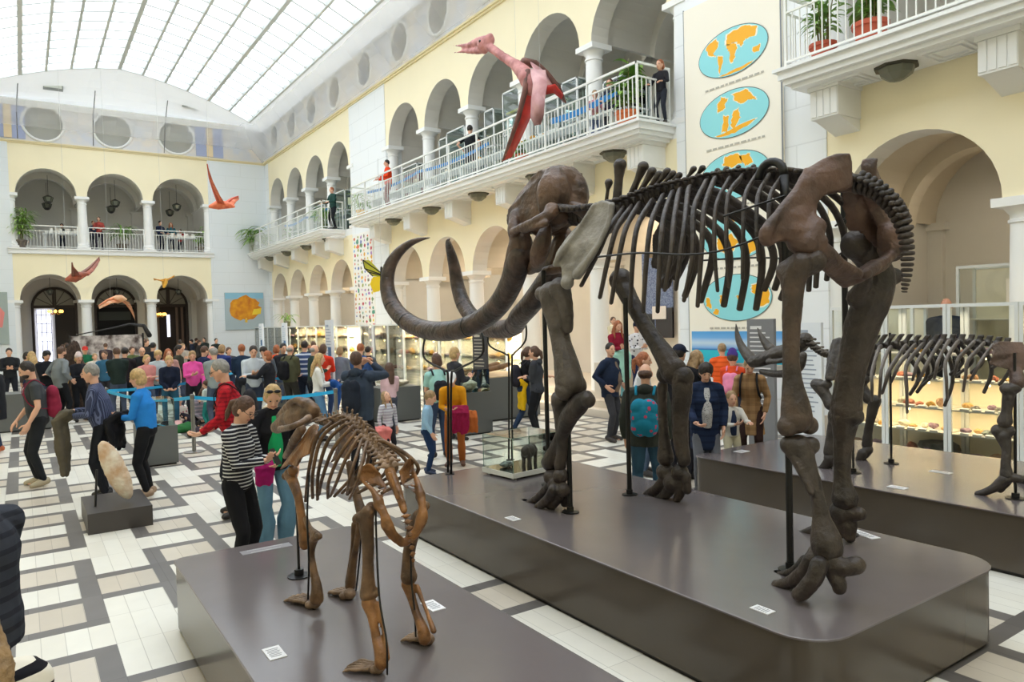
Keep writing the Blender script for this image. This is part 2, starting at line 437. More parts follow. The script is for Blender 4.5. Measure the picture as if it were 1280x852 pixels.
# piers between the bays and corner blocks
for nm, y0, y1 in (('pier_far', 23.95, 27.32), ('pier_near', 6.95, 10.2), ('corner_far', 38.6, HY1), ('end_near', HY0, -6.8)):
    mb = MB(); mb.box(HX1 - (.02 if 'pier' in nm else 0), HX1 + .6, y0 + .004, y1 - .004, 0, ZT); 
    struct(mb.build('wall_right_' + nm, M_ashX))
for nm, x0, x1 in (('left', HX0, -.2), ('right', 8.14, HX1)):
    mb = MB(); mb.box(x0, x1, HY1 - .06, HY1 + .5, 0, ZT); struct(mb.build('wall_back_' + nm, M_ashY))
mb = MB(); mb.box(HX0 - .4, HX0, HY0, HY1 + .5, 0, ZT); struct(mb.build('wall_left', M_yel))
mb = MB(); mb.box(HX0 - .4, HX1 + 4, HY0 - .4, HY0, 0, 12.6); struct(mb.build('wall_front', M_yel))
# band on the back wall at the gallery floor, little cornice under the frieze
mb = MB(); mb.box(-.35, 8.3, HY1 - .12, HY1 + .05, ZS + .02, ZG); mb.box(-.35, 8.3, HY1 - .18, HY1 + .05, ZG - .06, ZG)
struct(mb.build('trim_back_band', M_white))
mb = MB()
for k, (a, b) in enumerate(((0, .06), (.06, .12))): mb.box(HX1 - .06 - .05 * k, HX1 + .3, HY0, HY1, ZT + a, ZT + b); mb.box(HX0, HX1, HY1 - .06 - .05 * k, HY1 + .3, ZT + a, ZT + b)
struct(mb.build('trim_top_cornice', mat('ochre_cream_moulding', 'e9dcb4', .7)))
# frieze with round windows
ZF = 12.5
def oculus_wall(name, F, centres, lo, hi, r, zc, z0, z1, m):
    mb = MB(); N = 24; prev = lo; half = [(centres[i] + centres[i + 1]) / 2 for i in range(len(centres) - 1)]; bounds = [lo] + half + [hi]
    for i, c in enumerate(centres):
        a, b = bounds[i], bounds[i + 1]
        ring = [(c + r * math.cos(2 * PI * k / N), zc + r * math.sin(2 * PI * k / N)) for k in range(N)]
        def outer(t):
            dx, dz = math.cos(t), math.sin(t)
            s = min([(b - c) / dx if dx > 1e-6 else 1e9, (a - c) / dx if dx < -1e-6 else 1e9, (z1 - zc) / dz if dz > 1e-6 else 1e9, (z0 - zc) / dz if dz < -1e-6 else 1e9])
            return (c + s * dx, zc + s * dz)
        angs = sorted([2 * PI * k / N for k in range(N)] + [math.atan2(z - zc, u - c) % (2 * PI) for u in (a, b) for z in (z0, z1)])
        for k in range(len(angs)):
            t0, t1 = angs[k], angs[(k + 1) % len(angs)]
            p0, p1 = outer(t0), outer(t1); q0 = (c + r * math.cos(t0), zc + r * math.sin(t0)); q1 = (c + r * math.cos(t1), zc + r * math.sin(t1))
            mb.quad(F(q0[0], 0, q0[1]), F(p0[0], 0, p0[1]), F(p1[0], 0, p1[1]), F(q1[0], 0, q1[1]))
            mb.quad(F(q0[0], 0, q0[1]), F(q1[0], 0, q1[1]), F(q1[0], .35, q1[1]), F(q0[0], .35, q0[1]))
    struct(mb.build(name, m))
M_fr = mat('pale_painted_frieze', 'e9e2da', .8, col2='d6dae4', nscale=1.3)
cx2 = [c for nm, bs in allbays for c in [(a + b) / 2 for a, b in bs]]; cx2 = sorted(cx2 + [25.6, 8.6])
oculus_wall('wall_right_frieze', FX, cx2, HY0, HY1, .62, 11.62, ZT + .12, ZF, M_fr)
oculus_wall('wall_back_frieze', FB, [(a + b) / 2 for a, b in bb], HX0, HX1, .78, 11.62, ZT + .12, ZF, M_fr)
mb = MB(); mb.box(HX0 - .4, HX0, HY0, HY1, ZT, ZF); struct(mb.build('wall_left_frieze', M_fr))
mb = MB(); mb.box(HX1 + .35, HX1 + .5, HY0, HY1 + .5, ZT, ZF + .3); mb.box(HX0, HX1 + .5, HY1 + .35, HY1 + .6, ZT, ZF + .3); struct(mb.build('wall_attic_behind', mat('grey_attic_plaster', 'b9b9b2', .8)))
# oculus mouldings
mo = MB(); N = 28
def ringtube(mb, F, c, z, r, t): mb.tube([F(c + r * math.cos(2 * PI * k / N), -.02, z + r * math.sin(2 * PI * k / N)) for k in range(N + 1)], t, 6, cap=False)
for i, c in enumerate(cx2):
    q = MB(); ringtube(q, FX, c, 11.62, .66, .06); struct(q.build('trim_round_window', M_col, smooth=True))
for a, b in bb:
    q = MB(); ringtube(q, FB, (a + b) / 2, 11.62, .82, .06); struct(q.build('trim_round_window', M_col, smooth=True))
# painted blue / ochre pilaster stripes in the frieze at the ends of the back wall
for x0 in (-.55, 7.9):
    mb = MB(); mb.box(x0 - .25, x0 + 1.05, HY1 - .03, HY1, ZT + .2, ZF - .1); mb.cur = 1; mb.box(x0 + .25, x0 + .55, HY1 - .05, HY1, ZT + .2, ZF - .1)
    struct(mb.build('trim_frieze_panel', [mat('faded_blue_paint', 'aab4d6', .8), mat('faded_ochre_paint', 'ead6b4', .8)]))
# ------------------------------------------------------------------ cove and skylight
def sky_z(x): d = abs(x - 4); return 13.65 - .1 * d - .036 * d * d
SX0, SX1, SY0, SY1 = -1.45, 9.45, -5.0, 36.0
M_cove = mat('white_cove_plaster', 'fcfdfd', .8)
M_cvt = bpy.data.materials.new('translucent_white_cove'); M_cvt.use_nodes = True; N_ = M_cvt.node_tree.nodes; L_ = M_cvt.node_tree.links; N_.clear()  # translucency added so the sky outside brightens the cove
o_ = N_.new('ShaderNodeOutputMaterial'); a_ = N_.new('ShaderNodeBsdfDiffuse'); b_ = N_.new('ShaderNodeBsdfTranslucent'); m_ = N_.new('ShaderNodeMixShader'); a_.inputs[0].default_value = (.93, .94, .95, 1); b_.inputs[0].default_value = (.93, .95, .97, 1); m_.inputs[0].default_value = .12
L_.new(a_.outputs[0], m_.inputs[1]); L_.new(b_.outputs[0], m_.inputs[2]); L_.new(m_.outputs[0], o_.inputs[0])
mb = MB(); xs_ = [SX0 + (SX1 - SX0) * i / 10 for i in range(11)]; ze = sky_z(SX1)
def cove(px0, pz0, px1, pz1, n=6):
    out = []
    for i in range(n + 1):
        t = i / n; out.append((px0 + (px1 - px0) * (1 - math.cos(t * PI / 2)), pz0 + (pz1 - pz0) * math.sin(t * PI / 2)))
    return out
c = cove(HX1, ZF, SX1, ze)
for i in range(6):
    (a, za), (b, zb) = c[i], c[i + 1]
    mb.quad((a, HY0, za), (a, HY1, za), (b, SY1 + (HY1 - SY1) * (a - SX1) / (HX1 - SX1) * 0 + (SY1 if i == 5 else HY1 - (HY1 - SY1) * (HX1 - b) / (HX1 - SX1)), zb), (b, HY0, zb)) if False else None
# simple lofted cove: outer rectangle at ZF to inner outline following the skylight edge
def loft(o, i_): mb.quad(o[0], o[1], i_[1], i_[0])
steps = 6
for s_ in range(steps):
    t0, t1 = s_ / steps, (s_ + 1) / steps
    def P(side, u, t):
        e = math.sin(t * PI / 2); h = 1 - math.cos(t * PI / 2)
        if side == 'R': return (lerp(HX1, SX1, h), lerp(lerp(HY0, HY1, u), lerp(SY0, SY1, u), h), lerp(ZF, ze, e))
        if side == 'L': return (lerp(HX0, SX0, h), lerp(lerp(HY0, HY1, u), lerp(SY0, SY1, u), h), lerp(ZF, ze, e))
        x = lerp(lerp(HX0, HX1, u), lerp(SX0, SX1, u), h); zi = sky_z(lerp(SX0, SX1, u))
        if side == 'B': return (x, lerp(HY1, SY1, h), lerp(ZF, zi, e))
        return (x, lerp(HY0, SY0, h), lerp(ZF, zi, e))
    for side in 'RLBF':
        n = 12
        for k in range(n):
            u0, u1 = k / n, (k + 1) / n
            mb.quad(P(side, u0, t0), P(side, u1, t0), P(side, u1, t1), P(side, u0, t1))
struct(mb.build('ceiling_cove', M_cvt, smooth=True))
mb = MB()     # ledge moulding where the cove starts
for k in range(3):
    e = .10 + .07 * k; z = ZF - .22 + .09 * k
    mb.box(HX1 - e, HX1 + .1, HY0, HY1, z, z + .09); mb.box(HX0 - .1, HX0 + e, HY0, HY1, z, z + .09); mb.box(HX0, HX1, HY1 - e, HY1 + .1, z, z + .09)
struct(mb.build('trim_cove_cornice', M_cove))
# little wall lamps on the cove
for x in (1.6, 7.3):
    q = MB(); q.box(x - .38, x + .38, 38.3, 38.6, 12.95, 13.35); q.cur = 1; q.box(x - .33, x + .33, 38.28, 38.32, 12.99, 13.31)
    t = q.build('ceiling_light', [mat('grey_lamp_housing', '9aa0a0', .5), mat('lamp_glass', 'e4ebe6', .2)]); tag(t, 'small square floodlight on the white cove above the back wall', 'light', 'floodlights on the back cove')
M_bar = mat('pale_grey_window_bar', 'd3d8d8', .6)
NX = 13
bars = MB(); purl = MB()
bx_ = [SX0 + (SX1 - SX0) * i / (NX - 1) for i in range(NX)]
for i, x in enumerate(bx_):
    z = sky_z(x); wd = .075 if i % 4 == 2 else .045
    bars.box(x - wd, x + wd, SY0, SY1, z - .13, z + .02)
yy = SY1
while yy > SY0:
    for i in range(NX - 1):
        x0, x1 = bx_[i], bx_[i + 1]; z0, z1 = sky_z(x0), sky_z(x1)
        bars.obox(((x0 + x1) / 2, yy, (z0 + z1) / 2 - .03), ((x1 - x0) / 2, 0, (z1 - z0) / 2), (0, .035, 0), (0, 0, .09))
    yy -= .95
win = empty('window_skylight', (4, 15, 13.6)); struct(win)
bo = bars.build('window_frame', M_bar); bo.parent = win; bo.matrix_parent_inverse = Matrix.Translation((-4, -15, -13.6))
gl = MB()
for i in range(NX - 1):
    x0, x1 = bx_[i], bx_[i + 1]; gl.quad((x0, SY0, sky_z(x0)), (x1, SY0, sky_z(x1)), (x1, SY1, sky_z(x1)), (x0, SY1, sky_z(x0)))
gm = bpy.data.materials.new('milky_skylight_glass'); gm.use_nodes = True; N_ = gm.node_tree.nodes; N_.clear(); L_ = gm.node_tree.links
o_ = N_.new('ShaderNodeOutputMaterial'); t_ = N_.new('ShaderNodeBsdfTransparent'); t_.inputs[0].default_value = (.97, .985, 1, 1); d_ = N_.new('ShaderNodeBsdfDiffuse'); x_ = N_.new('ShaderNodeMixShader'); x_.inputs[0].default_value = .04
L_.new(t_.outputs[0], x_.inputs[1]); L_.new(d_.outputs[0], x_.inputs[2]); L_.new(x_.outputs[0], o_.inputs[0])
go = gl.build('glass', gm); go.parent = win; go.matrix_parent_inverse = Matrix.Translation((-4, -15, -13.6))
# portal so that daylight is sampled through the roof
ld = bpy.data.lights.new('skylight_portal', 'AREA'); ld.shape = 'RECTANGLE'; ld.size = SX1 - SX0; ld.size_y = SY1 - SY0; ld.cycles.is_portal = True
lo_ = bpy.data.objects.new('skylight_portal', ld); COL.objects.link(lo_); lo_.location = ((SX0 + SX1) / 2, (SY0 + SY1) / 2, 13.9)
# warm lamps in the arcades
def area(name, loc, sx, sy, power, col=(1, .82, .6), rot=(0, 0, 0), spread=PI):
    l = bpy.data.lights.new(name, 'AREA'); l.shape = 'RECTANGLE'; l.size = sx; l.size_y = sy; l.energy = power; l.color = col; l.spread = spread
    o = bpy.data.objects.new(name, l); COL.objects.link(o); o.location = loc; o.rotation_euler = rot; return o
for (y, ly, p) in ((33, 9, 90), (17, 12, 130), (2, 8, 40)):
    area('arcade_lamp', (12.9, y, 4.5), .5, ly, p * .9, (1, .86, .68))

# raised floor of the right-hand arcades with two steps
for nm, y0, y1 in (('middle', 10.2, 23.95), ('near', -6.8, 6.95)):
    mb = MB(); mb.box(10.78, 14.4, y0, y1, 0, .45)
    if nm == 'middle': mb.box(10.5, 10.78, 10.3, 14.9, 0, .3); mb.box(10.22, 10.5, 10.3, 14.9, 0, .15)
    struct(mb.build('floor_arcade_%s' % nm, mat('pale_stone_floor', 'd8cdbd', .5)))
# ------------------------------------------------------------------ platforms
M_pt = mat('dark_grey_painted_platform', '6b6465', .2, noise=.07, nscale=2, spec=.6)
M_ps = mat('dark_brown_platform_side', '50483f', .24, noise=.06, nscale=2, spec=.5)
def platform(label, x0, x1, y0, y1, h, r=.22, top=M_pt, side=M_ps, plates=(), name='display_platform'):
    cx, cy = (x0 + x1) / 2, (y0 + y1) / 2; root = empty(name, (cx, cy, 0)); tag(root, label, 'platform')
    def outl(e, z):
        P = []
        for (sx, sy, a0) in ((1, 1, 0), (-1, 1, 90), (-1, -1, 180), (1, -1, 270)):
            px, py = (x1 - x0) / 2 - r, (y1 - y0) / 2 - r
            for k in range(7): a = math.radians(a0 + 15 * k); P.append((sx * px + (r - e) * math.cos(a), sy * py + (r - e) * math.sin(a), z))
        return P
    mb = MB(); A = outl(.012, .03); B = outl(.012, h - .012); n = len(A)
    mb.add(A + B, [(i, (i + 1) % n, (i + 1) % n + n, i + n) for i in range(n)]); mb.build('side_panel', side, root, auto=40)
    mb = MB(); A = outl(.03, 0); B = outl(.03, .035); mb.add(A + B, [(i, (i + 1) % n, (i + 1) % n + n, i + n) for i in range(n)]); mb.build('plinth_base', mat('black_rubber', '1d1a18', .6), root)
    mb = MB(); A = outl(0, h - .012); B = outl(0, h - .003); C_ = outl(.006, h); mb.add(A + B + C_, [(i, (i + 1) % n, (i + 1) % n + n, i + n) for i in range(n)] + [(i + n, (i + 1) % n + n, (i + 1) % n + 2 * n, i + 2 * n) for i in range(n)] + [tuple(range(2 * n, 3 * n)), tuple(range(n - 1, -1, -1))]); mb.build('top_panel', top, root)
    return root
platform('huge dark platform with rounded corners carrying the mammoth skeleton', 3.17, 5.2, 2.08, 6.97, .5, .25)
platform('dark square cornered platform in the lower left carrying the bear skeleton', .83, 2.2, 1.2, 5.66, .5, .09)
platform('dark platform behind the mammoth carrying the rhinoceros skeleton', 6.45, 8.75, .2, 5.88, .5, .16)
# small white text plates lying on the platforms
M_pl = mat('white_label_card', 'e8e8ea', .4); M_ink = mat('grey_ink', '7d7e84', .6)
def card(p, sx, sy, rz, label, z=.5, n=6, grey=False, group=None):
    mb = MB(); mb.rbox(0, 0, .002, sx, sy, .004); mb.cur = 1
    for i in range(n):
        y = sy * (.3 - .6 * i / max(1, n - 1)); wd = sx * (.72 if i % 2 == 0 else .6); mb.rbox((wd - sx * .8) / 2 * .3, y, .0045, wd, sy * .035, .001)
    o = mb.build('label_card', [M_pl if not grey else mat('grey_label_card', '8f8d92', .4), M_ink if not grey else M_pl], loc=(p.x, p.y, z)); o.rotation_euler = (0, 0, rz); tag(o, label, 'label'); return o
card(onZ(541, 757, .5), .085, .16, 0, 'small white text card at the edge of the bear platform, right of the rear paws')
card(onZ(343, 816, .5), .085, .15, 0, 'small white text card on the bear platform left of the rear paws')
card(onZ(333, 686, .5), .36, .1, .0, 'long grey text card near the back corner of the bear platform', n=2, grey=True)
card(onZ(641, 648, .5), .08, .13, 0, 'small white text card beside the near front foot of the mammoth')
card(onZ(953, 762, .5), .07, .12, 0, 'small white text card at the platform edge near the rear foot of the mammoth')
card(onZ(1081, 668, .5), .08, .22, -.3, 'small white text card behind the mammoth beside its far rear foot')
card(onZ(927, 564, .5), .16, .12, 0, 'white text card on the far end of the rhinoceros platform')
card(onZ(1122, 609, .5), .09, .16, 0, 'small white text card on the front edge of the rhinoceros platform')
card(onZ(1176, 590, .5), .09, .2, 0, 'small white text card on the back edge of the rhinoceros platform')
# ------------------------------------------------------------------ skeletons
def bonemat(name, c1, c2, rough=.5, sc_=5):
    return mat(name, c1, rough, col2=c2, nscale=sc_, bump=.85, bscale=18)
class Beast:
    def __init__(s, name, xm, loc, label, group=None):
        s.xm = xm; s.root = empty(name, loc); s.o = Vector(loc); tag(s.root, label, 'skeleton')
    def P(s, x, y, w, mir=False):
        p = onX(x, y, s.xm + w)
        if mir: p.x = 2 * s.xm - p.x
        return p - s.o
    def R(s, x, y, w, r): p = onX(x, y, s.xm + w); d = float(RC[2] @ np.array([p.x, p.y, p.z - CAMH])); return r * d / FPX
    def T(s, mb, pts, mir=False, n=5, seg=10, flat=1.0):
        q = catmull(pts, n); P = [s.P(a, b, w, mir) for a, b, w, r in q]; R_ = [s.R(a, b, w, r) for a, b, w, r in q]
        mb.tube(P, [(r * flat, r) for r in R_], seg, side=(1, 0, 0), round_cap=True)
    def E(s, mb, x, y, w, r, wx=None, mir=False):
        R_ = s.R(x, y, w, r); mb.ell(s.P(x, y, w, mir), (wx if wx else R_, R_, R_), 14, 10)
    def PL(s, mb, out, th, mir=False, dy=0):
        a = [s.P(x, y, w, mir) for x, y, w in out]; t = Vector((th / 2, (-dy if mir else dy) * th / 2, 0))
        mb.prism([p + t for p in a], [p - t for p in a])
    def build(s, name, mb, m, voxel, smooth=3, disp=0, dscale=.05, label=None, parent=None):
        me = remesh(mb, voxel, smooth, name, m, disp=disp, dscale=dscale); o = link(name, me, parent or s.root)
        if label: o['label'] = label
        return o
    def raw(s, name, mb, m, parent=None): return mb.build(name, m, parent or s.root, smooth=True)
def vertebra(mb, c, t, up, r, proc=0, trans=.0, length=None):
    """one vertebra: centrum, transverse processes, neural spine"""
    c, t, up = Vector(c), Vector(t).normalized(), Vector(up).normalized(); side = t.cross(up).normalized(); up = side.cross(t).normalized()
    L = length or r * .8
    mb.tube([c - t * L, c - t * L * .3, c + t * L * .3, c + t * L], [r, r * .8, r * .8, r], 10, side=side)
    if trans:
        for sg in (-1, 1): mb.tube([c + up * r * .4, c + side * sg * trans * .6 + up * r * .6, c + side * sg * trans + up * r * .5], [r * .4, r * .3, r * .36], 6, round_cap=True)
    if proc: mb.tube([c + up * r * .5, c + up * (r * .5 + proc * .7) - t * 0, c + up * (r * .5 + proc)], [r * .45, r * .28, r * .4], 6, round_cap=True)
# ================================================================== mammoth
PH = .5
mm = Beast('mammoth_skeleton', 4.25, (4.25, 4.2, PH), 'huge dark brown mammoth skeleton with long curved tusks on the biggest platform')
B_sk = bonemat('brown_skull_bone', '69503f', '3a2b23', .42); B_leg = bonemat('dark_leg_bone', '453b34', '2a2421', .45)
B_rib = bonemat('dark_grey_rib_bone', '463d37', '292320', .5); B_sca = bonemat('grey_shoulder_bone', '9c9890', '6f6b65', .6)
B_pel = bonemat('reddish_brown_pelvis_bone', '654c40', '3c2d26', .5); B_tusk = bonemat('dark_ivory', '54433a', '2c2320', .34, 7)
def steel(): return mat('black_steel', '1c1c1c', .4, metal=.3)
# skull
k = MB()
mm.T(k, [(694, 224, -.13, 17), (693, 232, -.15, 21), (692, 245, -.16, 22), (690, 260, -.16, 19), (688, 270, -.14, 14)])
mm.T(k, [(712, 223, .06, 15), (716, 232, .08, 18), (719, 246, .09, 18), (720, 260, .08, 14)])
mm.E(k, 703, 224, -.03, 17, .2); mm.E(k, 705, 255, -.02, 20, .2)
mm.T(k, [(686, 226, -.08, 15), (672, 240, -.08, 15), (658, 254, -.09, 13), (649, 262, -.1, 11), (644, 272, -.1, 8)])
for mir in (False, True): mm.PL(k, [(694, 212, -.12), (682, 214, -.12), (673, 222, -.12), (668, 234, -.12), (655, 250, -.14), (643, 262, -.16), (641, 278, -.18), (648, 292, -.2), (660, 292, -.18), (674, 282, -.14), (690, 276, -.12), (700, 250, -.12)], .17, mir)
mm.T(k, [(672, 232, .1, 12), (656, 252, .12, 12), (646, 266, .12, 9)])
mm.T(k, [(700, 268, -.1, 15), (690, 276, -.1, 14), (676, 284, -.1, 13)])
mm.T(k, [(716, 258, -.12, 7), (726, 262, -.1, 8), (734, 268, -.05, 9)])
for mir in (False, True):
    mm.T(k, [(644, 268, -.25, 7), (643, 285, -.3, 9), (650, 300, -.26, 15), (649, 320, -.24, 17), (644, 338, -.23, 16)], mir)
    mm.T(k, [(642, 290, -.36, 6), (652, 284, -.42, 5), (668, 277, -.42, 6), (684, 270, -.36, 8), (690, 262, -.3, 10)], mir)
    mm.T(k, [(655, 288, -.40, 4), (668, 284, -.43, 4), (682, 279, -.40, 5)], mir)
mm.build('skull', k, B_sk, .012, 2, disp=.012, dscale=.09)
for mir in (False, True):
    k = MB(); mm.T(k, [(683, 284, -.24, 7), (679, 300, -.27, 11), (674, 316, -.26, 12), (670, 330, -.2, 9), (662, 338, -.1, 6)], mir); mm.E(k, 671, 334, -.16, 7, mir=mir)
    mm.build('jaw', k, B_sk, .012, 3)
TK = [(650, 318, -.26, 15), (645, 336, -.24, 15.5), (637, 358, -.21, 14.5), (624, 380, -.20, 14), (606, 397, -.22, 13.5), (585, 408, -.30, 13), (560, 413.5, -.38, 12.5), (532, 412, -.42, 12), (508, 401, -.47, 11.2), (491, 382, -.5, 10.2), (484, 358, -.5, 9.2), (487, 334, -.46, 8), (497, 317, -.38, 6.5), (511, 305, -.28, 4.6), (524, 299.5, -.2, 2.8), (537, 297, -.14, .5)]
for mir in (False, True):
    k = MB(); mm.T(k, TK, mir, 5, 16); o = mm.raw('tusk', k, B_tusk)
    for (i, a) in ((5, .004), (8, .004), (9, .003)):
        x, y, w_, r = TK[i]; p = mm.P(x, y, w_, mir); q = mm.P(*TK[i + 1][:3], mir); d = (q - p).normalized(); c = MB(); rr = mm.R(x, y, w_, r) + .004
        c.tube([p - d * .007, p + d * .007], rr, 16); c.build('collar', steel(), o, smooth=True)
# neck and back
SP = catmull([(716, 268, 0, 15), (726, 270, 0, 15), (737, 270, 0, 14), (749, 268, 0, 13), (762, 265, 0, 12), (776, 262, 0, 12), (792, 256, 0, 11), (809, 248, 0, 10), (823, 242, 0, 9.5), (838, 237, 0, 9), (855, 233, 0, 9), (872, 229, 0, 8.5), (890, 225, 0, 9), (908, 222, 0, 9), (926, 220, 0, 9.5), (944, 219, 0, 10), (962, 219, 0, 10.5), (982, 219, 0, 11), (1004, 221, 0, 12), (1028, 226, 0, 12), (1052, 230, 0, 11)], 2)
tips = {}
for i in range(0, len(SP) - 1):
    a, b = mm.P(*SP[i][:3]), mm.P(*SP[i + 1][:3]); c = (a + b) / 2; t = b - a; r = mm.R(*SP[i]); k = MB()
    vertebra(k, c, t, (0, 0, 1), r * 1.0, 0, r * 2.2, t.length * .40)
    if i in tips:
        tx, ty = tips[i]; tp = mm.P(tx, ty, 0); rr = .05 if i in (8, 10) else .034 if i < 16 else .022
        k.tube([c, c + (tp - c) * .5, tp - (tp - c).normalized() * rr * .8], [rr * .9, rr * .62, rr * .8], 8); k.ell(tp, (rr * 1.15, rr * 1.15, rr), 10, 7)
    mm.build('vertebra', k, B_rib, .012, 1)
for (bx, by), (tx, ty), rb, rt in (((757, 258), (761, 228), .02, .036), ((770, 264), (775, 206), .045, .056), ((782, 260), (804, 208), .034, .046), ((789, 259), (815, 214), .028, .038), ((796, 257), (824, 218), .026, .034), ((803, 254), (834, 214), .024, .032), ((813, 249), (841, 217), .022, .03), ((823, 245), (849, 219), .022, .028), ((836, 240), (856, 226), .02, .026), ((851, 234), (867, 211), .018, .026), ((862, 231), (878, 210), .017, .026), ((884, 225), (897, 213), .016, .022), ((896, 223), (908, 211), .016, .022), ((914, 221), (923, 209), .016, .02), ((932, 219), (942, 208), .016, .02), ((952, 218), (960, 207), .016, .02), ((972, 218), (979, 206), .016, .02)):
    k = MB(); a, b = mm.P(bx, by, 0), mm.P(tx, ty, 0); d = (b - a).normalized(); k.tube([a - d * .03, lerp(a, b, .3), lerp(a, b, .7), b - d * rt * .5], [rb * 1.2, rb * .9, rb * .85, rt * .9], 10, round_cap=True); k.ell(b, (rt, rt * 1.1, rt * .95), 12, 8); mm.build('neural_spine', k, B_rib, .009, 2)
RB = [[(776, 263), (760, 288), (748, 315), (727, 356)], [(786, 261), (771, 285), (761, 320), (750, 371)], [(796, 257), (783, 283), (775, 315), (764, 378)],
      [(812, 253), (797, 282), (791, 322), (788, 384)], [(826, 247), (814, 278), (808, 325), (804, 389)], [(838, 243), (829, 275), (825, 320), (822, 389)],
      [(848, 240), (842, 278), (839, 318), (831, 362)], [(860, 237), (856, 278), (851, 315), (845, 361)], [(880, 229), (867, 263), (866, 318), (855, 375)],
      [(891, 226), (880, 262), (877, 312), (872, 382)], [(909, 225), (895, 258), (893, 310), (897, 363)], [(924, 222), (910, 246), (908, 300), (911, 358)],
      [(942, 221), (931, 246), (929, 290), (928, 348)], [(958, 221), (947, 246), (946, 285), (948, 325)], [(975, 221), (963, 244), (961, 275), (962, 310)]]
for n, r in enumerate(RB):
    q = n / 14; wm = -.47 - .09 * math.sin(PI * min(1, q * 1.2)); th = 6.0 if n < 10 else 5.0
    for mir in (False, True):
        (a, b), (c, d), (e, f), (g, h) = r
        pts = [(a + 3, b - 2, -.06, th * .8), (a, b + 3, -.2, th * .95), (c, d, wm * .84, th * .95), (e, f, wm, th * .9), (g, h, wm * .97, th * .75)]
        k = MB(); mm.T(k, pts, mir, 4, 8, flat=.6); o = mm.raw('rib', k, B_rib)
# shoulder blades
SC = [(744, 254, -.40), (753, 250, -.40), (762, 252, -.40), (767, 259, -.40), (765, 270, -.42), (759, 282, -.44), (753, 296, -.48), (746, 311, -.5), (738, 327, -.52), (728, 339, -.54), (717, 349, -.56), (713, 359, -.56), (705, 359, -.56), (703, 346, -.57), (703, 334, -.57), (694, 332, -.56), (693, 326, -.56), (697, 315, -.55), (707, 300, -.5), (716, 289, -.46), (733, 271, -.42), (739, 261, -.4)]
for mir in (False, True):
    k = MB(); mm.PL(k, SC, .035, mir)
    mm.T(k, [(742, 257, -.42, 3), (722, 288, -.5, 3.2), (704, 312, -.58, 4), (694, 330, -.60, 4)], mir); mm.T(k, [(765, 256, -.41, 4), (760, 280, -.45, 3.5), (745, 311, -.52, 4), (722, 343, -.56, 7)], mir)
    mm.E(k, 709, 353, -.56, 9, mir=mir)
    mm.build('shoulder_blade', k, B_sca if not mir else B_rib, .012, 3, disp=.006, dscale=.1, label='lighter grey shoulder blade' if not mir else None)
# front legs
def bones(name, lst, m=B_leg, voxel=.011, mir=False, beast=None, disp=.008):
    k = MB(); bs = beast or mm
    for it in lst:
        if it[0] == 'E': bs.E(k, *it[1:], mir=mir)
        else: bs.T(k, it, mir)
    return bs.build(name, k, m, voxel, 3, disp=disp, dscale=.06)
w = -.5
bones('upper_front_leg', [[(690, 368, w, 17), (693, 385, w, 16), (697, 405, w, 13), (702, 430, w, 13), (708, 455, w, 16), (712, 478, w, 19)], ('E', 678, 367, w, 10), ('E', 700, 360, w, 14), ('E', 706, 488, w - .05, 13), ('E', 720, 482, w + .06, 14), [(700, 365, w, 15), (707, 385, w, 10), (709, 410, w, 8)]], bonemat('grey_brown_upper_leg_bone', '5a524b', '383029', .5))
bones('lower_front_leg', [[(733, 496, w, 9), (724, 505, w, 13), (712, 520, w, 12), (704, 540, w, 9), (694, 560, w, 8), (687, 578, w, 11)], [(698, 498, w, 10), (700, 515, w, 9), (702, 540, w, 8), (703, 560, w, 7), (700, 582, w, 8)], ('E', 735, 500, w, 10), ('E', 700, 502, w, 12)])
bones('front_foot', [('E', 690, 596, w, 11), ('E', 701, 594, w, 10), ('E', 696, 606, w, 12), ('E', 704, 612, w, 9), [(688, 605, w, 6), (676, 618, w, 5), (662, 628, w, 4.5), (656, 630, w, 4)], [(692, 612, w - .06, 7), (684, 624, w - .06, 6), (672, 634, w - .06, 5)], [(700, 612, w, 7), (697, 624, w, 6), (688, 634, w, 5)], [(707, 610, w + .1, 6), (706, 628, w + .1, 6)]], voxel=.009)
w = .5
bones('upper_front_leg', [[(776, 352, w, 13), (788, 375, w, 11), (802, 400, w, 10), (818, 425, w, 11), (832, 446, w, 14), (843, 466, w, 16)], ('E', 832, 468, w, 12), ('E', 776, 350, w, 15), ('E', 845, 460, w, 13)])
bones('lower_front_leg', [[(852, 470, w, 13), (853, 490, w, 13), (850, 520, w, 11), (851, 550, w, 10), (855, 575, w, 9)], [(828, 482, w, 7), (828, 510, w, 6), (830, 545, w, 7), (832, 572, w, 11)], ('E', 855, 471, w, 13)])
bones('front_foot', [('E', 832, 590, w, 12), ('E', 850, 590, w, 11), ('E', 842, 603, w, 13), [(832, 598, w, 8), (822, 610, w, 7), (808, 618, w, 5)], [(840, 605, w, 8), (834, 616, w, 7), (822, 625, w, 5)], [(850, 600, w, 8), (850, 615, w, 7), (846, 624, w, 5)], [(858, 595, w, 6), (859, 612, w, 6)]], voxel=.009)
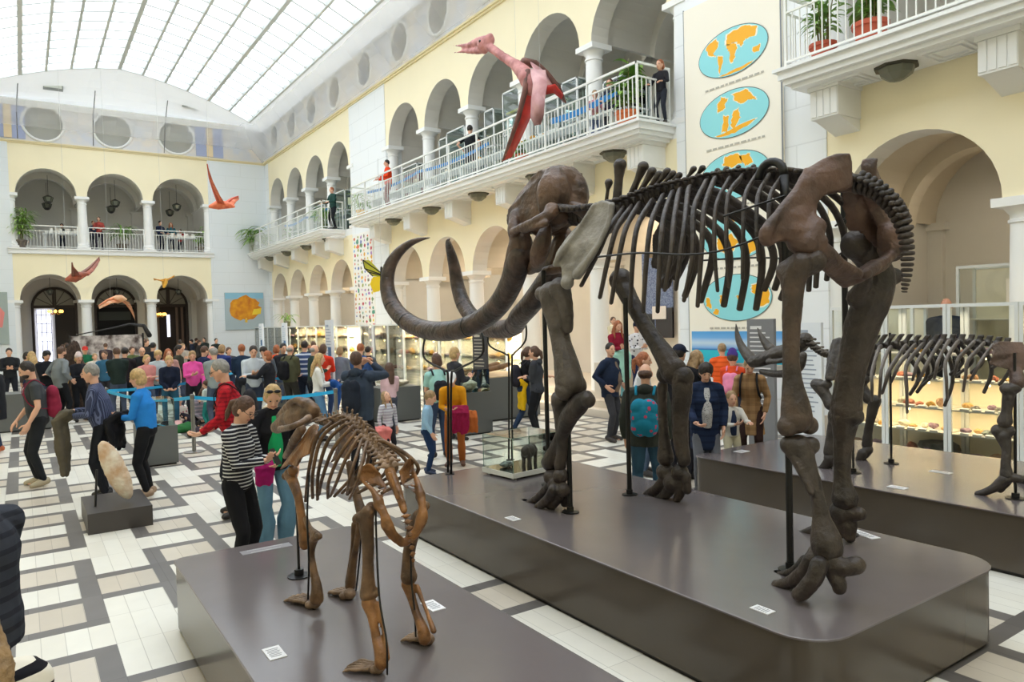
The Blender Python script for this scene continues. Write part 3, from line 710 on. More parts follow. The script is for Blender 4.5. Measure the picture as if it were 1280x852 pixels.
# pelvis
IL = [(1006, 212, -.36), (1021, 203, -.28), (1043, 193, -.18), (1060, 192, -.12), (1063, 203, -.1), (1063, 236, -.1), (1050, 240, -.16), (1030, 244, -.26), (1020, 253, -.32), (1018, 276, -.38), (1026, 288, -.38), (1035, 302, -.38), (1028, 316, -.4), (1009, 312, -.44), (988, 314, -.5), (982, 300, -.56), (972, 303, -.64), (961, 309, -.72), (953, 301, -.74), (954, 287, -.72), (971, 266, -.62), (987, 249, -.52), (997, 230, -.44)]
k = MB()
for mir in (False, True):
    mm.PL(k, IL, .06, mir, 1.1)
    mm.T(k, [(1008, 212, -.38, 4), (996, 234, -.46, 4), (980, 256, -.58, 5), (958, 288, -.74, 8), (957, 301, -.74, 8)], mir)
    mm.T(k, [(1018, 285, -.4, 15), (1008, 305, -.46, 19)], mir); f_ = .62 if mir else 1
    mm.T(k, [(1010, 308, -.45, 16 * f_), (1030, 316, -.36, 12 * f_), (1050, 330, -.2, 8), (1072, 342, -.04, 8)], mir)
    mm.T(k, [(1015, 315, -.42, 12 * f_), (1032, 332, -.3, 7), (1048, 348, -.1, 6), (1056, 355, 0, 6)], mir)
    mm.T(k, [(1048, 330, -.2, 9), (1055, 345, -.08, 9)], mir)
mm.PL(k, [(1058, 236, .12), (1075, 241, .26), (1095, 249, .45), (1111, 264, .6), (1114, 290, .62), (1103, 309, .52), (1091, 301, .44), (1079, 287, .36), (1066, 290, .3), (1062, 262, .2)], .06, False, -1.1)
mm.T(k, [(1052, 226, 0, 16), (1068, 231, 0, 11)]); mm.build('pelvis', k, B_pel, .014, 3, disp=.012, dscale=.1)
w = -.52
bones('thigh_bone', [('E', 1014, 325, w + .08, 17), ('E', 984, 339, w, 14), [(985, 338, w, 14), (1000, 332, w + .04, 17), (1016, 326, w + .08, 17)], [(1000, 330, w, 16), (992, 345, w, 17), (991, 365, w, 14), (990, 390, w, 12.5), (989, 425, w, 11), (989, 455, w, 11), (991, 480, w, 13), (994, 505, w, 18), (996, 522, w, 20)], ('E', 984, 533, w - .06, 13), ('E', 1011, 531, w + .08, 12)], bonemat('brown_thigh_bone', '524237', '302722', .45), .012)
bones('shin_bone', [('E', 987, 556, w - .05, 12), ('E', 1014, 556, w + .06, 11), [(998, 560, w, 18), (1006, 578, w, 14), (1016, 600, w, 10), (1022, 622, w, 9), (1027, 648, w, 12), (1032, 672, w, 19), (1034, 684, w, 20)], [(990, 566, w - .05, 8), (1003, 592, w - .06, 5), (1014, 615, w - .06, 5)]], voxel=.01)
bones('hind_foot', [('E', 1022, 693, w, 13), ('E', 1040, 700, w, 14), [(1040, 706, w, 13), (1058, 708, w + .02, 12), (1070, 706, w + .04, 12)], [(1015, 698, w - .03, 10), (1006, 712, w - .02, 9), (992, 725, w, 8.5), (974, 731, w, 7), (970, 730, w, 6)], [(1008, 700, w + .12, 8), (992, 712, w + .16, 5), (972, 720, w + .2, 5)], [(1024, 705, w - .1, 11), (1018, 722, w - .12, 11), (1003, 740, w - .14, 10), (998, 743, w - .14, 9)], [(1042, 715, w, 11), (1048, 728, w, 10), (1049, 734, w, 9)]], voxel=.009)
w = .56
bones('thigh_bone', [('E', 1070, 306, w - .12, 19), [(1072, 308, w - .1, 17), (1088, 325, w, 18), (1098, 345, w, 20), (1093, 370, w, 22), (1080, 400, w, 22), (1072, 430, w, 20), (1065, 460, w, 18), (1060, 490, w, 18), (1058, 510, w, 20)], ('E', 1117, 345, w + .1, 11), [(1086, 345, w - .2, 6), (1072, 372, w - .1, 14)]], voxel=.013)
bones('shin_bone', [[(1057, 520, w, 18), (1055, 540, w, 14), (1053, 570, w, 11), (1053, 600, w, 11), (1056, 622, w, 17)], ('E', 1048, 520, w, 13), ('E', 1068, 520, w, 12)], voxel=.011)
bones('hind_foot', [('E', 1052, 640, w, 15), [(1055, 642, w, 12), (1074, 642, w, 9)], [(1045, 648, w, 9), (1025, 660, w, 8), (1005, 667, w, 6)], [(1052, 655, w, 11), (1045, 668, w, 9)], [(1062, 655, w, 10), (1062, 670, w, 8)]], voxel=.01)
# tail
TL = catmull([(1071, 229, 0, 11), (1084, 233, 0, 10), (1097, 240, 0, 9.5), (1109, 250, 0, 9.5), (1119, 262, 0, 9), (1126, 276, 0, 8.5), (1131, 291, 0, 8), (1133.5, 306, 0, 7.5), (1134.5, 320, 0, 7), (1134, 334, 0, 6), (1133, 347, 0, 5), (1131, 358, 0, 3.8), (1130, 366, 0, 3)], 2)
for i in range(len(TL) - 1):
    a, b = mm.P(*TL[i][:3]), mm.P(*TL[i + 1][:3]); r = mm.R(*TL[i]); c = (a + b) / 2; t = b - a; k = MB()
    vertebra(k, c, t, Vector((0, -1, .3)), r * 1.2, r * .5 if i < 12 else 0, r * 1.5 if i < 10 else 0, t.length * .38); k.ell(c, (r * 1.35, r * 1.25, t.length * .34), 12, 7, t.normalized().to_track_quat('Z', 'Y').to_matrix())
    mm.build('tail_vertebra', k, B_rib, .008, 1)
def pole(bs, p0, p1, r=.018, foot=True, name='support_pole'):
    k = MB(); k.tube([p0 - bs.o, p1 - bs.o], r, 10)
    if foot: k.lathe([(.075, 0), (.075, .008), (.03, .012), (.03, .05)], p0 - bs.o, 20)
    return k.build(name, steel(), bs.root, smooth=False, auto=35)
for bx, by, ty in ((713, 640, 352), (988, 712, 262), (787, 618, 372), (1060, 668, 240), (686, 606, 338)):
    b = onZ(bx, by, PH); # vertical pole up to pixel row ty
    r_ = ray(bx, ty); z = CAMH + r_[2] * math.hypot(b.x, b.y) / math.hypot(r_[0], r_[1]); pole(mm, b, Vector((b.x, b.y, z)), .022)
k = MB(); b = onZ(988, 712, PH); zt = CAMH + ray(988, 262)[2] * math.hypot(b.x, b.y) / math.hypot(*ray(988, 262)[:2])
k.tube([Vector((b.x, b.y + .16 * (1 - math.cos(a)) / 2 * 1.2, zt + .22 + .10 * math.sin(a))) - mm.o if True else 0 for a in [PI * i / 10 for i in range(11)]], .028, 10)
k.tube([Vector((b.x, b.y, zt - .1)) - mm.o, Vector((b.x, b.y, zt + .22)) - mm.o], .028, 10)
k.build('support_hook', steel(), mm.root, smooth=True)
for mir in (False, True):
    for pts in ([(748, 321, -.58, 1.4), (800, 316, -.64, 1.4), (860, 318, -.64, 1.4), (910, 311, -.6, 1.4), (975, 286, -.45, 1.4)], [(905, 270, -.6, 1.4), (980, 245, -.42, 1.4)]):
        k = MB(); mm.T(k, pts, mir, 4, 6); mm.raw('support_rod', k, steel())
# tusk stands
for bx, by, a1, a2, yy in ((562, 592, (531, 428), (602, 420), 468), (638, 575, (612, 415), (656, 405), 448)):
    b = onZ(bx, by, PH); x = b.x
    top = onX(bx + (-1 if bx < 600 else 0), yy, x)
    for (ax, ay), sg in ((a1, -1), (a2, 1)):
        k = MB(); q = catmull([(bx + sg * 2, by), (bx + sg * 2, yy + 8), (lerp(bx, ax, .2), yy - 5), (lerp(bx, ax, .75), lerp(yy, ay, .35)), (ax + sg * 1, lerp(yy, ay, .55)), (ax + sg * 2, lerp(yy, ay, .85)), (ax, ay - 4)], 5)
        k.tube([onX(p[0], p[1], x) - mm.o for p in q], .013 if bx < 600 else .011, 8); k.build('tusk_stand', steel(), mm.root, smooth=True)
    k = MB(); k.lathe([(.05, 0), (.05, .01), (.02, .014)], b - mm.o, 16); k.build('stand_foot', steel(), mm.root)
# ================================================================== cave bear
be = Beast('bear_skeleton', 1.47, (1.47, 3.7, .5), 'golden brown bear skeleton walking on all fours on the low front platform')
G1 = bonemat('honey_brown_bone', '99693a', '5a3c22', .42, 9); G2 = bonemat('tan_vertebra_bone', '9a8068', '56412f', .55, 9); G3 = bonemat('dark_tan_bone', '7d5f42', '4c3826', .5, 9)
G0 = bonemat('brown_bear_skull_bone', '80644c', '4b3828', .5, 9)
k = MB()
be.T(k, [(346, 534, -.1, 8), (354, 529, -.1, 10), (364, 524, -.08, 13), (376, 519, -.05, 15), (389, 515, -.02, 12)]); be.T(k, [(372, 503, -.06, 7), (384, 505, -.04, 8), (392, 512, -.02, 8)]); be.T(k, [(350, 520, -.1, 5), (362, 506, -.1, 5.5), (372, 500, -.08, 5), (380, 504, -.06, 6)])
for s_ in (-1, 1): be.T(k, [(350, 536, -.1 + s_ * .1, 4), (362, 534, -.1 + s_ * .17, 4), (376, 528, -.06 + s_ * .15, 4), (386, 522, -.04 + s_ * .08, 5)])
be.E(k, 390, 512, -.02, 9); be.build('skull', k, G0, .007, 3, disp=.008, dscale=.03)
for s_ in (-1, 1):
    k = MB(); be.T(k, [(377, 536, -.05 + s_ * .09, 6), (368, 550, -.07 + s_ * .08, 6), (362, 562, -.09 + s_ * .05, 5), (357, 570, -.1 + s_ * .02, 4)]); be.build('jaw', k, G0, .006, 2)
SB = catmull([(388, 519, 0, 5), (398, 526, 0, 5), (410, 528, 0, 5), (421, 524, 0, 5), (431, 521, 0, 5), (443, 528, 0, 5.4), (451, 539, 0, 5.6), (460, 550, 0, 6), (467, 559, 0, 6), (474, 567, 0, 6), (482, 576, 0, 6.5), (488, 587, 0, 7)], 2)
for i in range(len(SB) - 1):
    a, b = be.P(*SB[i][:3]), be.P(*SB[i + 1][:3]); r = be.R(*SB[i]); k = MB(); t = b - a
    vertebra(k, (a + b) / 2, t, (0, 0, 1), r * .95, r * (2.2 if 7 < i < 14 else 1.5), r * 2.5, t.length * .4)
    for sg in (-1, 1): k.ell((a + b) / 2 + Vector((sg * r * 1.1, 0, r * .7)), r * .55, 8, 6)
    be.build('vertebra', k, G2, .006, 1)
for n, pts in enumerate([[(412, 530), (396, 546), (386, 588), (382, 626)], [(424, 528), (402, 547), (391, 590), (391, 622)], [(432, 530), (410, 551), (398, 590), (397, 624)], [(439, 535), (417, 560), (403, 597), (399, 618)], [(444, 541), (424, 570), (411, 602), (410, 622)], [(448, 547), (432, 574), (421, 602), (413, 620)], [(452, 551), (443, 578), (436, 602), (434, 616)], [(458, 555), (452, 580), (446, 603), (437, 623)]]):
    for mir in (False, True):
        (a, b), (c, d), (e, f), (g, h) = pts
        k = MB(); be.T(k, [(a + 2, b - 1, -.02, 2.6), (a, b, -.05, 2.8), (c, d, -.13, 2.8), (e, f, -.16, 2.6), (g, h, -.09, 2.2)], mir, 4, 8, .7); be.raw('rib', k, G3)
for mir in (False, True):
    k = MB(); be.PL(k, [(388, 533, -.09), (394, 529, -.08), (398, 532, -.08), (396, 543, -.11), (391, 553, -.13), (387, 567, -.14), (377, 572, -.15), (371, 583, -.16), (362, 580, -.16), (351, 587, -.16), (354, 581, -.16), (373, 556, -.13)], .018, mir)
    be.T(k, [(395, 532, -.08, 2), (378, 556, -.14, 2.5), (362, 578, -.17, 3)], mir); be.build('shoulder_blade', k, G1, .006, 3)
    if True:
        pass
w = -.13
def bb_(name, lst, m=G1): return bones(name, lst, m, .0055, False, be, .004)
bb_('upper_front_leg', [('E', 357, 595, w, 5), ('E', 366, 588, w, 7), [(362, 592, w, 7.5), (368, 606, w, 6.5), (373, 622, w, 5.5), (376, 640, w, 5.5), (379, 658, w, 6.5), (381, 676, w, 7.5)], ('E', 381, 680, w, 7)])
bb_('lower_front_leg', [[(399, 670, w, 4.5), (393, 672, w, 6), (389, 690, w, 4.5), (392, 712, w, 5), (396, 735, w, 7), (396, 748, w, 9)], [(382, 648, w, 3.5), (387, 660, w, 4), (396, 668, w, 5)]], G3)
def paw(tips, base, w_, m=G2, name='paw'):
    k = MB(); bx, by = base; B = onZ(bx, by + 3, PH); sc__ = .004 * 1; up = Vector((0, 0, 1))
    rr = be.R(bx, by, w_, 1)
    k.ell(B - be.o + up * rr * 7, (rr * 8, rr * 8, rr * 7), 12, 8); k.ell(B - be.o + up * rr * 5 + (onZ(bx - 6, by + 3, PH) - B), (rr * 7, rr * 7, rr * 5), 12, 8)
    n = len(tips); c = onZ(sum(t[0] for t in tips) / n, sum(t[1] for t in tips) / n + 4, PH); d = (c - B); d.z = 0; L = d.length; d.normalize(); sd = Vector((-d.y, d.x, 0))
    for i in range(n):
        o = (i - (n - 1) / 2) * .021; q = B + d * L * .25 + sd * o * .7; l = L * (1.0 - .05 * abs(i - 2)) * .8
        P = [q + up * rr * 7, q + d * l * .35 + sd * o * .25 + up * rr * 6, q + d * l * .55 + sd * o * .4 + up * rr * 5.2, q + d * l * .75 + sd * o * .5 + up * rr * 5, q + d * l * .92 + sd * o * .55 + up * rr * 3, q + d * l * 1.08 + sd * o * .6 + up * rr * .8]
        k.tube([p - be.o for p in P], [rr * 3.2, rr * 2.4, rr * 2.9, rr * 2.2, rr * 2.4, rr * .7], 8, round_cap=True)
    return be.raw(name, k, m)
paw([(352, 748), (356, 744), (362, 742), (374, 742), (384, 746)], (394, 757), w)
w = .12
bb_('upper_front_leg', [[(437, 580, w, 5), (441, 600, w, 5.5), (446, 620, w, 5.5), (452, 640, w, 7)], ('E', 447, 648, w, 7)], G3)
bb_('lower_front_leg', [[(450, 652, w, 5), (447, 672, w, 4), (443, 695, w, 4.5), (440, 715, w, 5.5), (438, 732, w, 7)], [(443, 655, w, 4), (440, 690, w, 3), (434, 728, w, 3)]], G3)
paw([(413, 742), (416, 738), (420, 734), (424, 730), (430, 734)], (437, 746), w)
k = MB()
for mir in (False, True):
    be.PL(k, [(449, 589, -.14), (452, 582, -.13), (461, 579, -.11), (469, 584, -.08), (476, 594, -.05), (484, 610, -.04), (479, 617, -.07), (478, 628, -.1), (468, 626, -.12), (466, 613, -.12), (450, 600, -.14)], .02, mir)
    be.T(k, [(450, 586, -.14, 2), (451, 598, -.14, 2.4), (466, 613, -.12, 3.5), (473, 627, -.11, 7)], mir)
    be.T(k, [(473, 630, -.11, 7), (480, 642, -.1, 5.5), (484, 656, -.09, 8), (492, 669, -.06, 6.5), (503, 678, -.01, 6)], mir)
be.T(k, [(487, 588, 0, 7), (494, 606, 0, 6.5), (500, 622, 0, 5.5), (505, 638, 0, 4.5)]); be.T(k, [(487, 592, -.05, 3), (497, 622, -.03, 3)]); be.T(k, [(487, 592, .05, 3), (497, 622, .03, 3)])
for q_ in range(5): be.E(k, 487 + q_ * 4, 581 + q_ * 11, 0, 3.2)
be.build('pelvis', k, G1, .007, 3, disp=.005, dscale=.04)
TB = catmull([(506, 642, 0, 4.6), (510, 656, 0, 4.2), (513, 672, 0, 3.6), (515, 688, 0, 3), (517, 704, 0, 2.4)], 2)
for i in range(len(TB) - 1):
    a, b = be.P(*TB[i][:3]), be.P(*TB[i + 1][:3]); r = be.R(*TB[i]); k = MB(); vertebra(k, (a + b) / 2, b - a, (0, -1, 0), r * .8, 0, r * 1.3, (b - a).length * .38); be.build('tail_vertebra', k, G1, .005, 1)
w = -.15
bb_('thigh_bone', [('E', 464, 634, w + .03, 7.5), ('E', 450, 646, w - .03, 7), [(460, 640, w, 9), (458, 655, w, 9.5), (460, 680, w, 8), (460, 705, w, 7.5), (460, 728, w, 9), (460, 742, w, 11)], ('E', 468, 740, w + .03, 7)], G3)
bb_('shin_bone', [[(461, 753, w, 10), (465, 770, w, 6.5), (470, 795, w, 6), (475, 815, w, 8), (477, 828, w, 9)], [(472, 755, w + .03, 4), (480, 790, w + .03, 2.6), (484, 822, w + .02, 4)]])
paw([(424, 838), (429, 832), (436, 829), (446, 826), (455, 824)], (474, 838), w - .01)
w = .16
bb_('thigh_bone', [('E', 527, 642, w, 8), ('E', 532, 632, w + .03, 6), [(524, 645, w, 9), (518, 660, w, 9), (512, 685, w, 8), (510, 705, w, 8), (511, 720, w, 11)]], G3)
bb_('shin_bone', [[(510, 730, w, 9), (514, 745, w, 6), (521, 768, w, 5.5), (529, 788, w, 7.5), (531, 798, w, 8.5)], [(521, 733, w + .03, 3.6), (532, 760, w + .03, 2.5), (542, 788, w + .02, 4)]])
paw([(499, 802), (504, 796), (511, 790), (517, 786), (524, 790)], (536, 802), w)
for bx, by, ty in ((374, 720, 600), (463, 700, 650)):
    if bx == 374:
        b = onZ(bx, by, PH); r_ = ray(bx, ty); z = CAMH + r_[2] * math.hypot(b.x, b.y) / math.hypot(r_[0], r_[1]); pole(be, b, Vector((b.x, b.y, z)), .009)
for pts in ([(385, 748, -.17, 1.3), (386, 700, -.17, 1.3), (384, 640, -.17, 1.3), (388, 575, -.14, 1.3)], [(484, 842, -.14, 1.4), (483, 800, -.14, 1.4), (474, 745, -.13, 1.4), (470, 660, -.13, 1.4), (470, 625, -.12, 1.3)], [(520, 800, .15, 1.3), (518, 760, .15, 1.3), (514, 720, .15, 1.3), (514, 650, .14, 1.3)], [(444, 748, .18, 1.2), (450, 690, .18, 1.2), (452, 640, .17, 1.2)]):
    k = MB(); be.T(k, pts, False, 4, 6); be.raw('support_rod', k, steel())
# ================================================================== woolly rhinoceros
rh = Beast('rhinoceros_skeleton', 7.3, (7.3, 4.0, PH), 'dark grey rhinoceros skeleton with two horns on the platform in front of the glass cabinets')
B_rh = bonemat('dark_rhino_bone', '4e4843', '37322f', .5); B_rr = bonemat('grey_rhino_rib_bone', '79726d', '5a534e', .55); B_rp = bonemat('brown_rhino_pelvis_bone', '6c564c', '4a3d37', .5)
k = MB()
rh.T(k, [(943, 452, 0, 8), (956, 448, 0, 9), (970, 443, 0, 10), (986, 438, 0, 10), (1000, 430, 0, 10), (1006, 424, 0, 9)], flat=1.3)
for s_ in (-1, 1): rh.T(k, [(960, 452, s_ * .13, 3.4), (978, 450, s_ * .2, 3.4), (995, 442, s_ * .18, 4)])
rh.build('skull', k, B_rh, .012, 3, disp=.01, dscale=.05)
for s_ in (-1, 1):
    k = MB(); rh.T(k, [(952, 464, s_ * .04, 3.5), (966, 467, s_ * .08, 4.5), (984, 466, s_ * .13, 5.5), (998, 458, s_ * .15, 7), (1004, 444, s_ * .15, 5)]); rh.build('jaw', k, B_rh, .011, 2)
for pts in ([(940, 450, 0, 7.5), (934, 443, 0, 6.6), (927, 433, 0, 5), (922, 420, 0, 3.4), (920, 405, 0, .6)], [(963, 436, 0, 6.4), (958, 430, 0, 5.2), (952, 421, 0, 3.4), (947, 410, 0, .6)]):
    k = MB(); rh.T(k, pts, False, 5, 12); rh.raw('horn', k, bonemat('grey_horn', '5b5550', '433e3a', .5))
RS = catmull([(1008, 424, 0, 7), (1018, 434, 0, 6.5), (1030, 442, 0, 6.5), (1045, 444, 0, 6.5), (1062, 441, 0, 6), (1082, 436, 0, 5.5), (1102, 432, 0, 5), (1125, 429, 0, 5), (1148, 428, 0, 5), (1172, 427, 0, 5), (1195, 427, 0, 5), (1218, 428, 0, 5), (1240, 430, 0, 5.5), (1262, 433, 0, 6)], 2)
for i in range(len(RS) - 1):
    a, b = rh.P(*RS[i][:3]), rh.P(*RS[i + 1][:3]); r = rh.R(*RS[i]); k = MB(); t = b - a; c = (a + b) / 2
    vertebra(k, c, t, (0, 0, 1), r * .8, 0, r * 1.8, t.length * .4)
    h = .05 if i < 6 else (.26 - .012 * i if i < 16 else .075); d = Vector((0, -1, 0)) * h * (.7 if i < 18 else .3)
    tp = c + Vector((0, 0, h)) + d; sd = Vector((0, .028, 0))
    if i > 5: k.obox((c + tp) / 2, Vector((.014, 0, 0)), (0, .026, 0), (tp - c) / 2)
    rh.build('vertebra', k, B_rh, .011, 1)
for pts in [[(1100, 433), (1090, 465), (1090, 500)], [(1112, 434), (1102, 460), (1099, 497)], [(1131, 432), (1112, 462), (1103, 491)], [(1142, 431), (1124, 455), (1114, 477)], [(1152, 430), (1133, 457), (1134, 515)], [(1163, 427), (1147, 452), (1141, 474)], [(1175, 426), (1160, 452), (1149, 475)], [(1185, 426), (1173, 450), (1168, 472)], [(1196, 427), (1182, 452), (1184, 498)], [(1216, 427), (1198, 448), (1194, 466)], [(1228, 429), (1210, 451), (1204, 488)], [(1240, 431), (1226, 452), (1214, 473)]]:
    for mir in (False, True):
        (a, b), (c, d), (e, f) = pts
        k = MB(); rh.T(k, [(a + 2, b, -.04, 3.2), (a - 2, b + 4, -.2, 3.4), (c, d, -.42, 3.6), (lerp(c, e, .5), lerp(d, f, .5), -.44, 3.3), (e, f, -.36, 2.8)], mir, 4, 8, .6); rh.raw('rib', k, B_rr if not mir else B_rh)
for mir in (False, True):
    k = MB(); rh.PL(k, [(1041, 424, -.22), (1050, 421, -.22), (1057, 427, -.24), (1055, 445, -.3), (1047, 466, -.36), (1042, 476, -.38), (1032, 474, -.38), (1034, 450, -.3)], .04, mir); rh.T(k, [(1046, 425, -.25, 2.5), (1040, 450, -.34, 3), (1036, 472, -.38, 5)], mir); rh.build('shoulder_blade', k, B_rh, .012, 2)
    bones('upper_front_leg', [('E', 1020, 480, -.36, 7), ('E', 1034, 480, -.36, 6), [(1024, 482, -.36, 9), (1032, 494, -.36, 7), (1038, 505, -.36, 8)]], B_rh, .011, mir, rh)
    bones('lower_front_leg', [[(1046, 508, -.36, 8), (1043, 520, -.36, 7), (1038, 545, -.36, 5.5), (1036, 565, -.36, 7)]], B_rh, .011, mir, rh)
    bones('front_foot', [('E', 1037, 572, -.36, 7), [(1036, 575, -.36, 6), (1030, 583, -.36, 5), (1024, 587, -.36, 4)], [(1038, 575, -.3, 6), (1034, 585, -.3, 5)]], B_rh, .01, mir, rh)
    k = MB(); rh.PL(k, [(1236, 455, -.42), (1240, 445, -.42), (1240, 430, -.36), (1250, 426, -.3), (1278, 427, -.1), (1285, 440, -.12), (1280, 462, -.2), (1272, 470, -.26), (1262, 462, -.3), (1248, 458, -.38)], .06, mir)
    rh.T(k, [(1270, 466, -.26, 8), (1272, 478, -.3, 9)], mir); rh.build('pelvis', k, B_rp, .012, 3)
    bones('thigh_bone', [('E', 1268, 484, -.32, 8), ('E', 1257, 486, -.38, 7), [(1262, 486, -.35, 8), (1260, 500, -.35, 7), (1258, 515, -.35, 6.5), (1256, 526, -.35, 9)]], B_rh, .011, mir, rh)
    bones('shin_bone', [('E', 1247, 538, -.36, 8), ('E', 1260, 538, -.33, 8), [(1254, 545, -.35, 9), (1258, 562, -.35, 5.5), (1257, 580, -.35, 6), (1258, 592, -.35, 8)]], B_rh, .011, mir, rh)
    bones('hind_foot', [[(1262, 596, -.34, 6), (1274, 598, -.32, 5.5)], [(1256, 598, -.36, 7), (1246, 607, -.37, 6), (1234, 614, -.38, 5), (1222, 617, -.38, 4)], [(1258, 602, -.32, 6), (1250, 611, -.3, 5)]], B_rh, .01, mir, rh)
    for (bx, by, ty, w_) in ((1272, 622, 462, -.3), (1062, 592, 450, -.36)):
        b = onZ(bx, by, PH); b.x = rh.xm + (w_ if not mir else -w_); pole(rh, b, Vector((b.x, b.y, 1.75 if ty > 455 else 1.9)), .012)
# ------------------------------------------------------------------ balconies
BX = 10.0
M_ral = mat('white_railing_paint', 'e9ebe6', .45)
def balcony(nm, y0, y1, label):
    mb = MB(); e = .0
    mb.box(BX, HX1 + .05, y0, y1, ZS + .1, ZG - .05); mb.box(BX - .06, HX1 + .05, y0 - .06, y1 + .06, ZG - .05, ZG)
    mb.box(BX + .06, HX1 + .05, y0 + .06, y1 - .06, ZS + .02, ZS + .1); mb.box(BX + .14, HX1 + .05, y0 + .14, y1 - .14, ZS - .05, ZS + .02)
    struct(mb.build('floor_balcony_%s' % nm, mat('white_stone_slab', 'eceeee', .7)), label)
def bracket(y, group, label):
    mb = MB(); x0 = BX + .32; w2 = .26; z1 = ZS - .05
    mb.box(x0 + .05, HX1, y - w2 + .03, y + w2 - .03, z1 - .5, z1); mb.box(x0 + .02, HX1, y - w2, y + w2, z1 - .07, z1)
    for k in range(4): mb.box(x0 + .035, x0 + .06, y - w2 + .04 + k * .115, y - w2 + .13 + k * .115, z1 - .47, z1 - .08)
    mb.prism([(x0 + .12, y - w2 + .05, z1 - .5), (HX1, y - w2 + .05, z1 - .5), (HX1, y - w2 + .05, z1 - .68)], [(x0 + .12, y + w2 - .05, z1 - .5), (HX1, y + w2 - .05, z1 - .5), (HX1, y + w2 - .05, z1 - .68)])
    return struct(mb.build('trim_balcony_bracket', mat('white_stucco_bracket', 'e6e7e5', .75)))
M_lg = glassmat('lamp_glass_clear', (.72, .74, .68), .1); M_lm = mat('bronze_lamp_metal', '4b4a40', .5, metal=.4)
def lantern(y, group, label):
    z = ZS - .05; x = BX + .55; root = empty('ceiling_lantern', (x, y, z)); tag(root, label, 'lamp', group)
    mb = MB(); mb.lathe([(.3, -.0), (.3, -.03), (.26, -.035)], seg=8); mb.build('mounting_plate', M_lm, root)
    mb = MB(); mb.lathe([(.25, -.035), (.22, -.12), (.1, -.2), (.01, -.215)], seg=8); mb.build('glass_shade', mat('dusty_lamp_glass', '6b6d60', .35), root)
def railing(pts, z, label, H1=1.12, H2=.86, step=.125, name='balcony_railing', group=None):
    root = empty(name, (pts[0][0], pts[0][1], z)); tag(root, label, 'railing', group); O = Vector(root.location)
    P = [Vector((x, y, z)) for x, y in pts]
    for nm, h, r in (('handrail', H1, .022), ('middle_rail', H2, .014), ('bottom_rail', .1, .016)):
        mb = MB()
        for a, b in zip(P[:-1], P[1:]): mb.obox((a + b) / 2 + Vector((0, 0, h)) - O, (b - a) / 2 + (b - a).normalized() * r, (b - a).normalized().cross(Vector((0, 0, 1))) * r, (0, 0, r))
        mb.build(nm, M_ral, root)
    mb = MB(); pm = MB()
    for si, (a, b) in enumerate(zip(P[:-1], P[1:])):
        n = max(2, round((b - a).length / step))
        for i in range(1 if si else 0, n + 1):
            p = lerp(a, b, i / n) - O
            if i % 12 == 0 and i < n - 3 or i == n: q = MB(); q.box(p.x - .02, p.x + .02, p.y - .02, p.y + .02, 0, H1); q.build('upright', M_ral, root)
            else: mb.box(p.x - .008, p.x + .008, p.y - .008, p.y + .008, .1, H2)
    mb.build('baluster_grille', M_ral, root)
    return root
def coffer(y, w_):
    mb = MB(); z = ZS - .05; x0, x1 = BX + .3, HX1 - .12
    for e in (0, .09):
        a, b, c, d = x0 + e, x1 - e, y - w_ + e, y + w_ - e; t = .035
        mb.box(a, b, c, c + t, z - .03, z); mb.box(a, b, d - t, d, z - .03, z); mb.box(a, a + t, c + t, d - t, z - .03, z); mb.box(b - t, b, c + t, d - t, z - .03, z)
    struct(mb.build('trim_balcony_coffer', mat('white_stone_slab', 'eceeee', .7)))
balcony('far', 28.1, HY1 - .1, 'white balcony slab at the far end of the right wall')
balcony('middle', 10.25, 25.15, 'long white balcony slab along the middle of the right wall')
balcony('near', -6.9, 7.15, 'white balcony slab at the upper right, nearest the camera')
for nm, bays, ex in (('far', bay1, []), ('middle', bay2, []), ('near', bay3, [])):
    us = sorted(set([round(a, 3) for a, b in bays] + [round(b, 3) for a, b in bays]))
    for u in us: bracket(min(max(u, {'far': 28.55, 'middle': 10.75, 'near': -6.3}[nm]), {'far': 38.9, 'middle': 24.6, 'near': 6.6}[nm]), 'brackets under the %s balcony' % nm, 'white fluted bracket carrying the %s balcony' % nm)
    for a, b in bays:
        for o_ in (-.72, .72): coffer((a + b) / 2 + o_, .3)
    for a, b in bays: lantern((a + b) / 2, 'lanterns under the %s balcony' % nm, 'dark eight-sided lantern fixed under the %s balcony' % nm)
railing([(10.95, 28.2), (10.08, 28.2), (10.08, HY1 - .1)], ZG, 'white metal railing of the far balcony on the right wall')
railing([(10.95, 10.35), (10.08, 10.35), (10.08, 25.05), (10.95, 25.05)], ZG, 'long white metal railing of the middle balcony on the right wall')
railing([(10.95, 7.05), (10.08, 7.05), (10.08, -6.8)], ZG, 'white metal railing of the near balcony at the upper right')
for i, (a, b) in enumerate(bb): railing([(a + .22, HY1 + .2), (b - .22, HY1 + .2)], ZG, '%s section of white railing between the columns of the back gallery' % ('left', 'middle', 'right')[i], 1.05, .82, .12, 'gallery_railing')
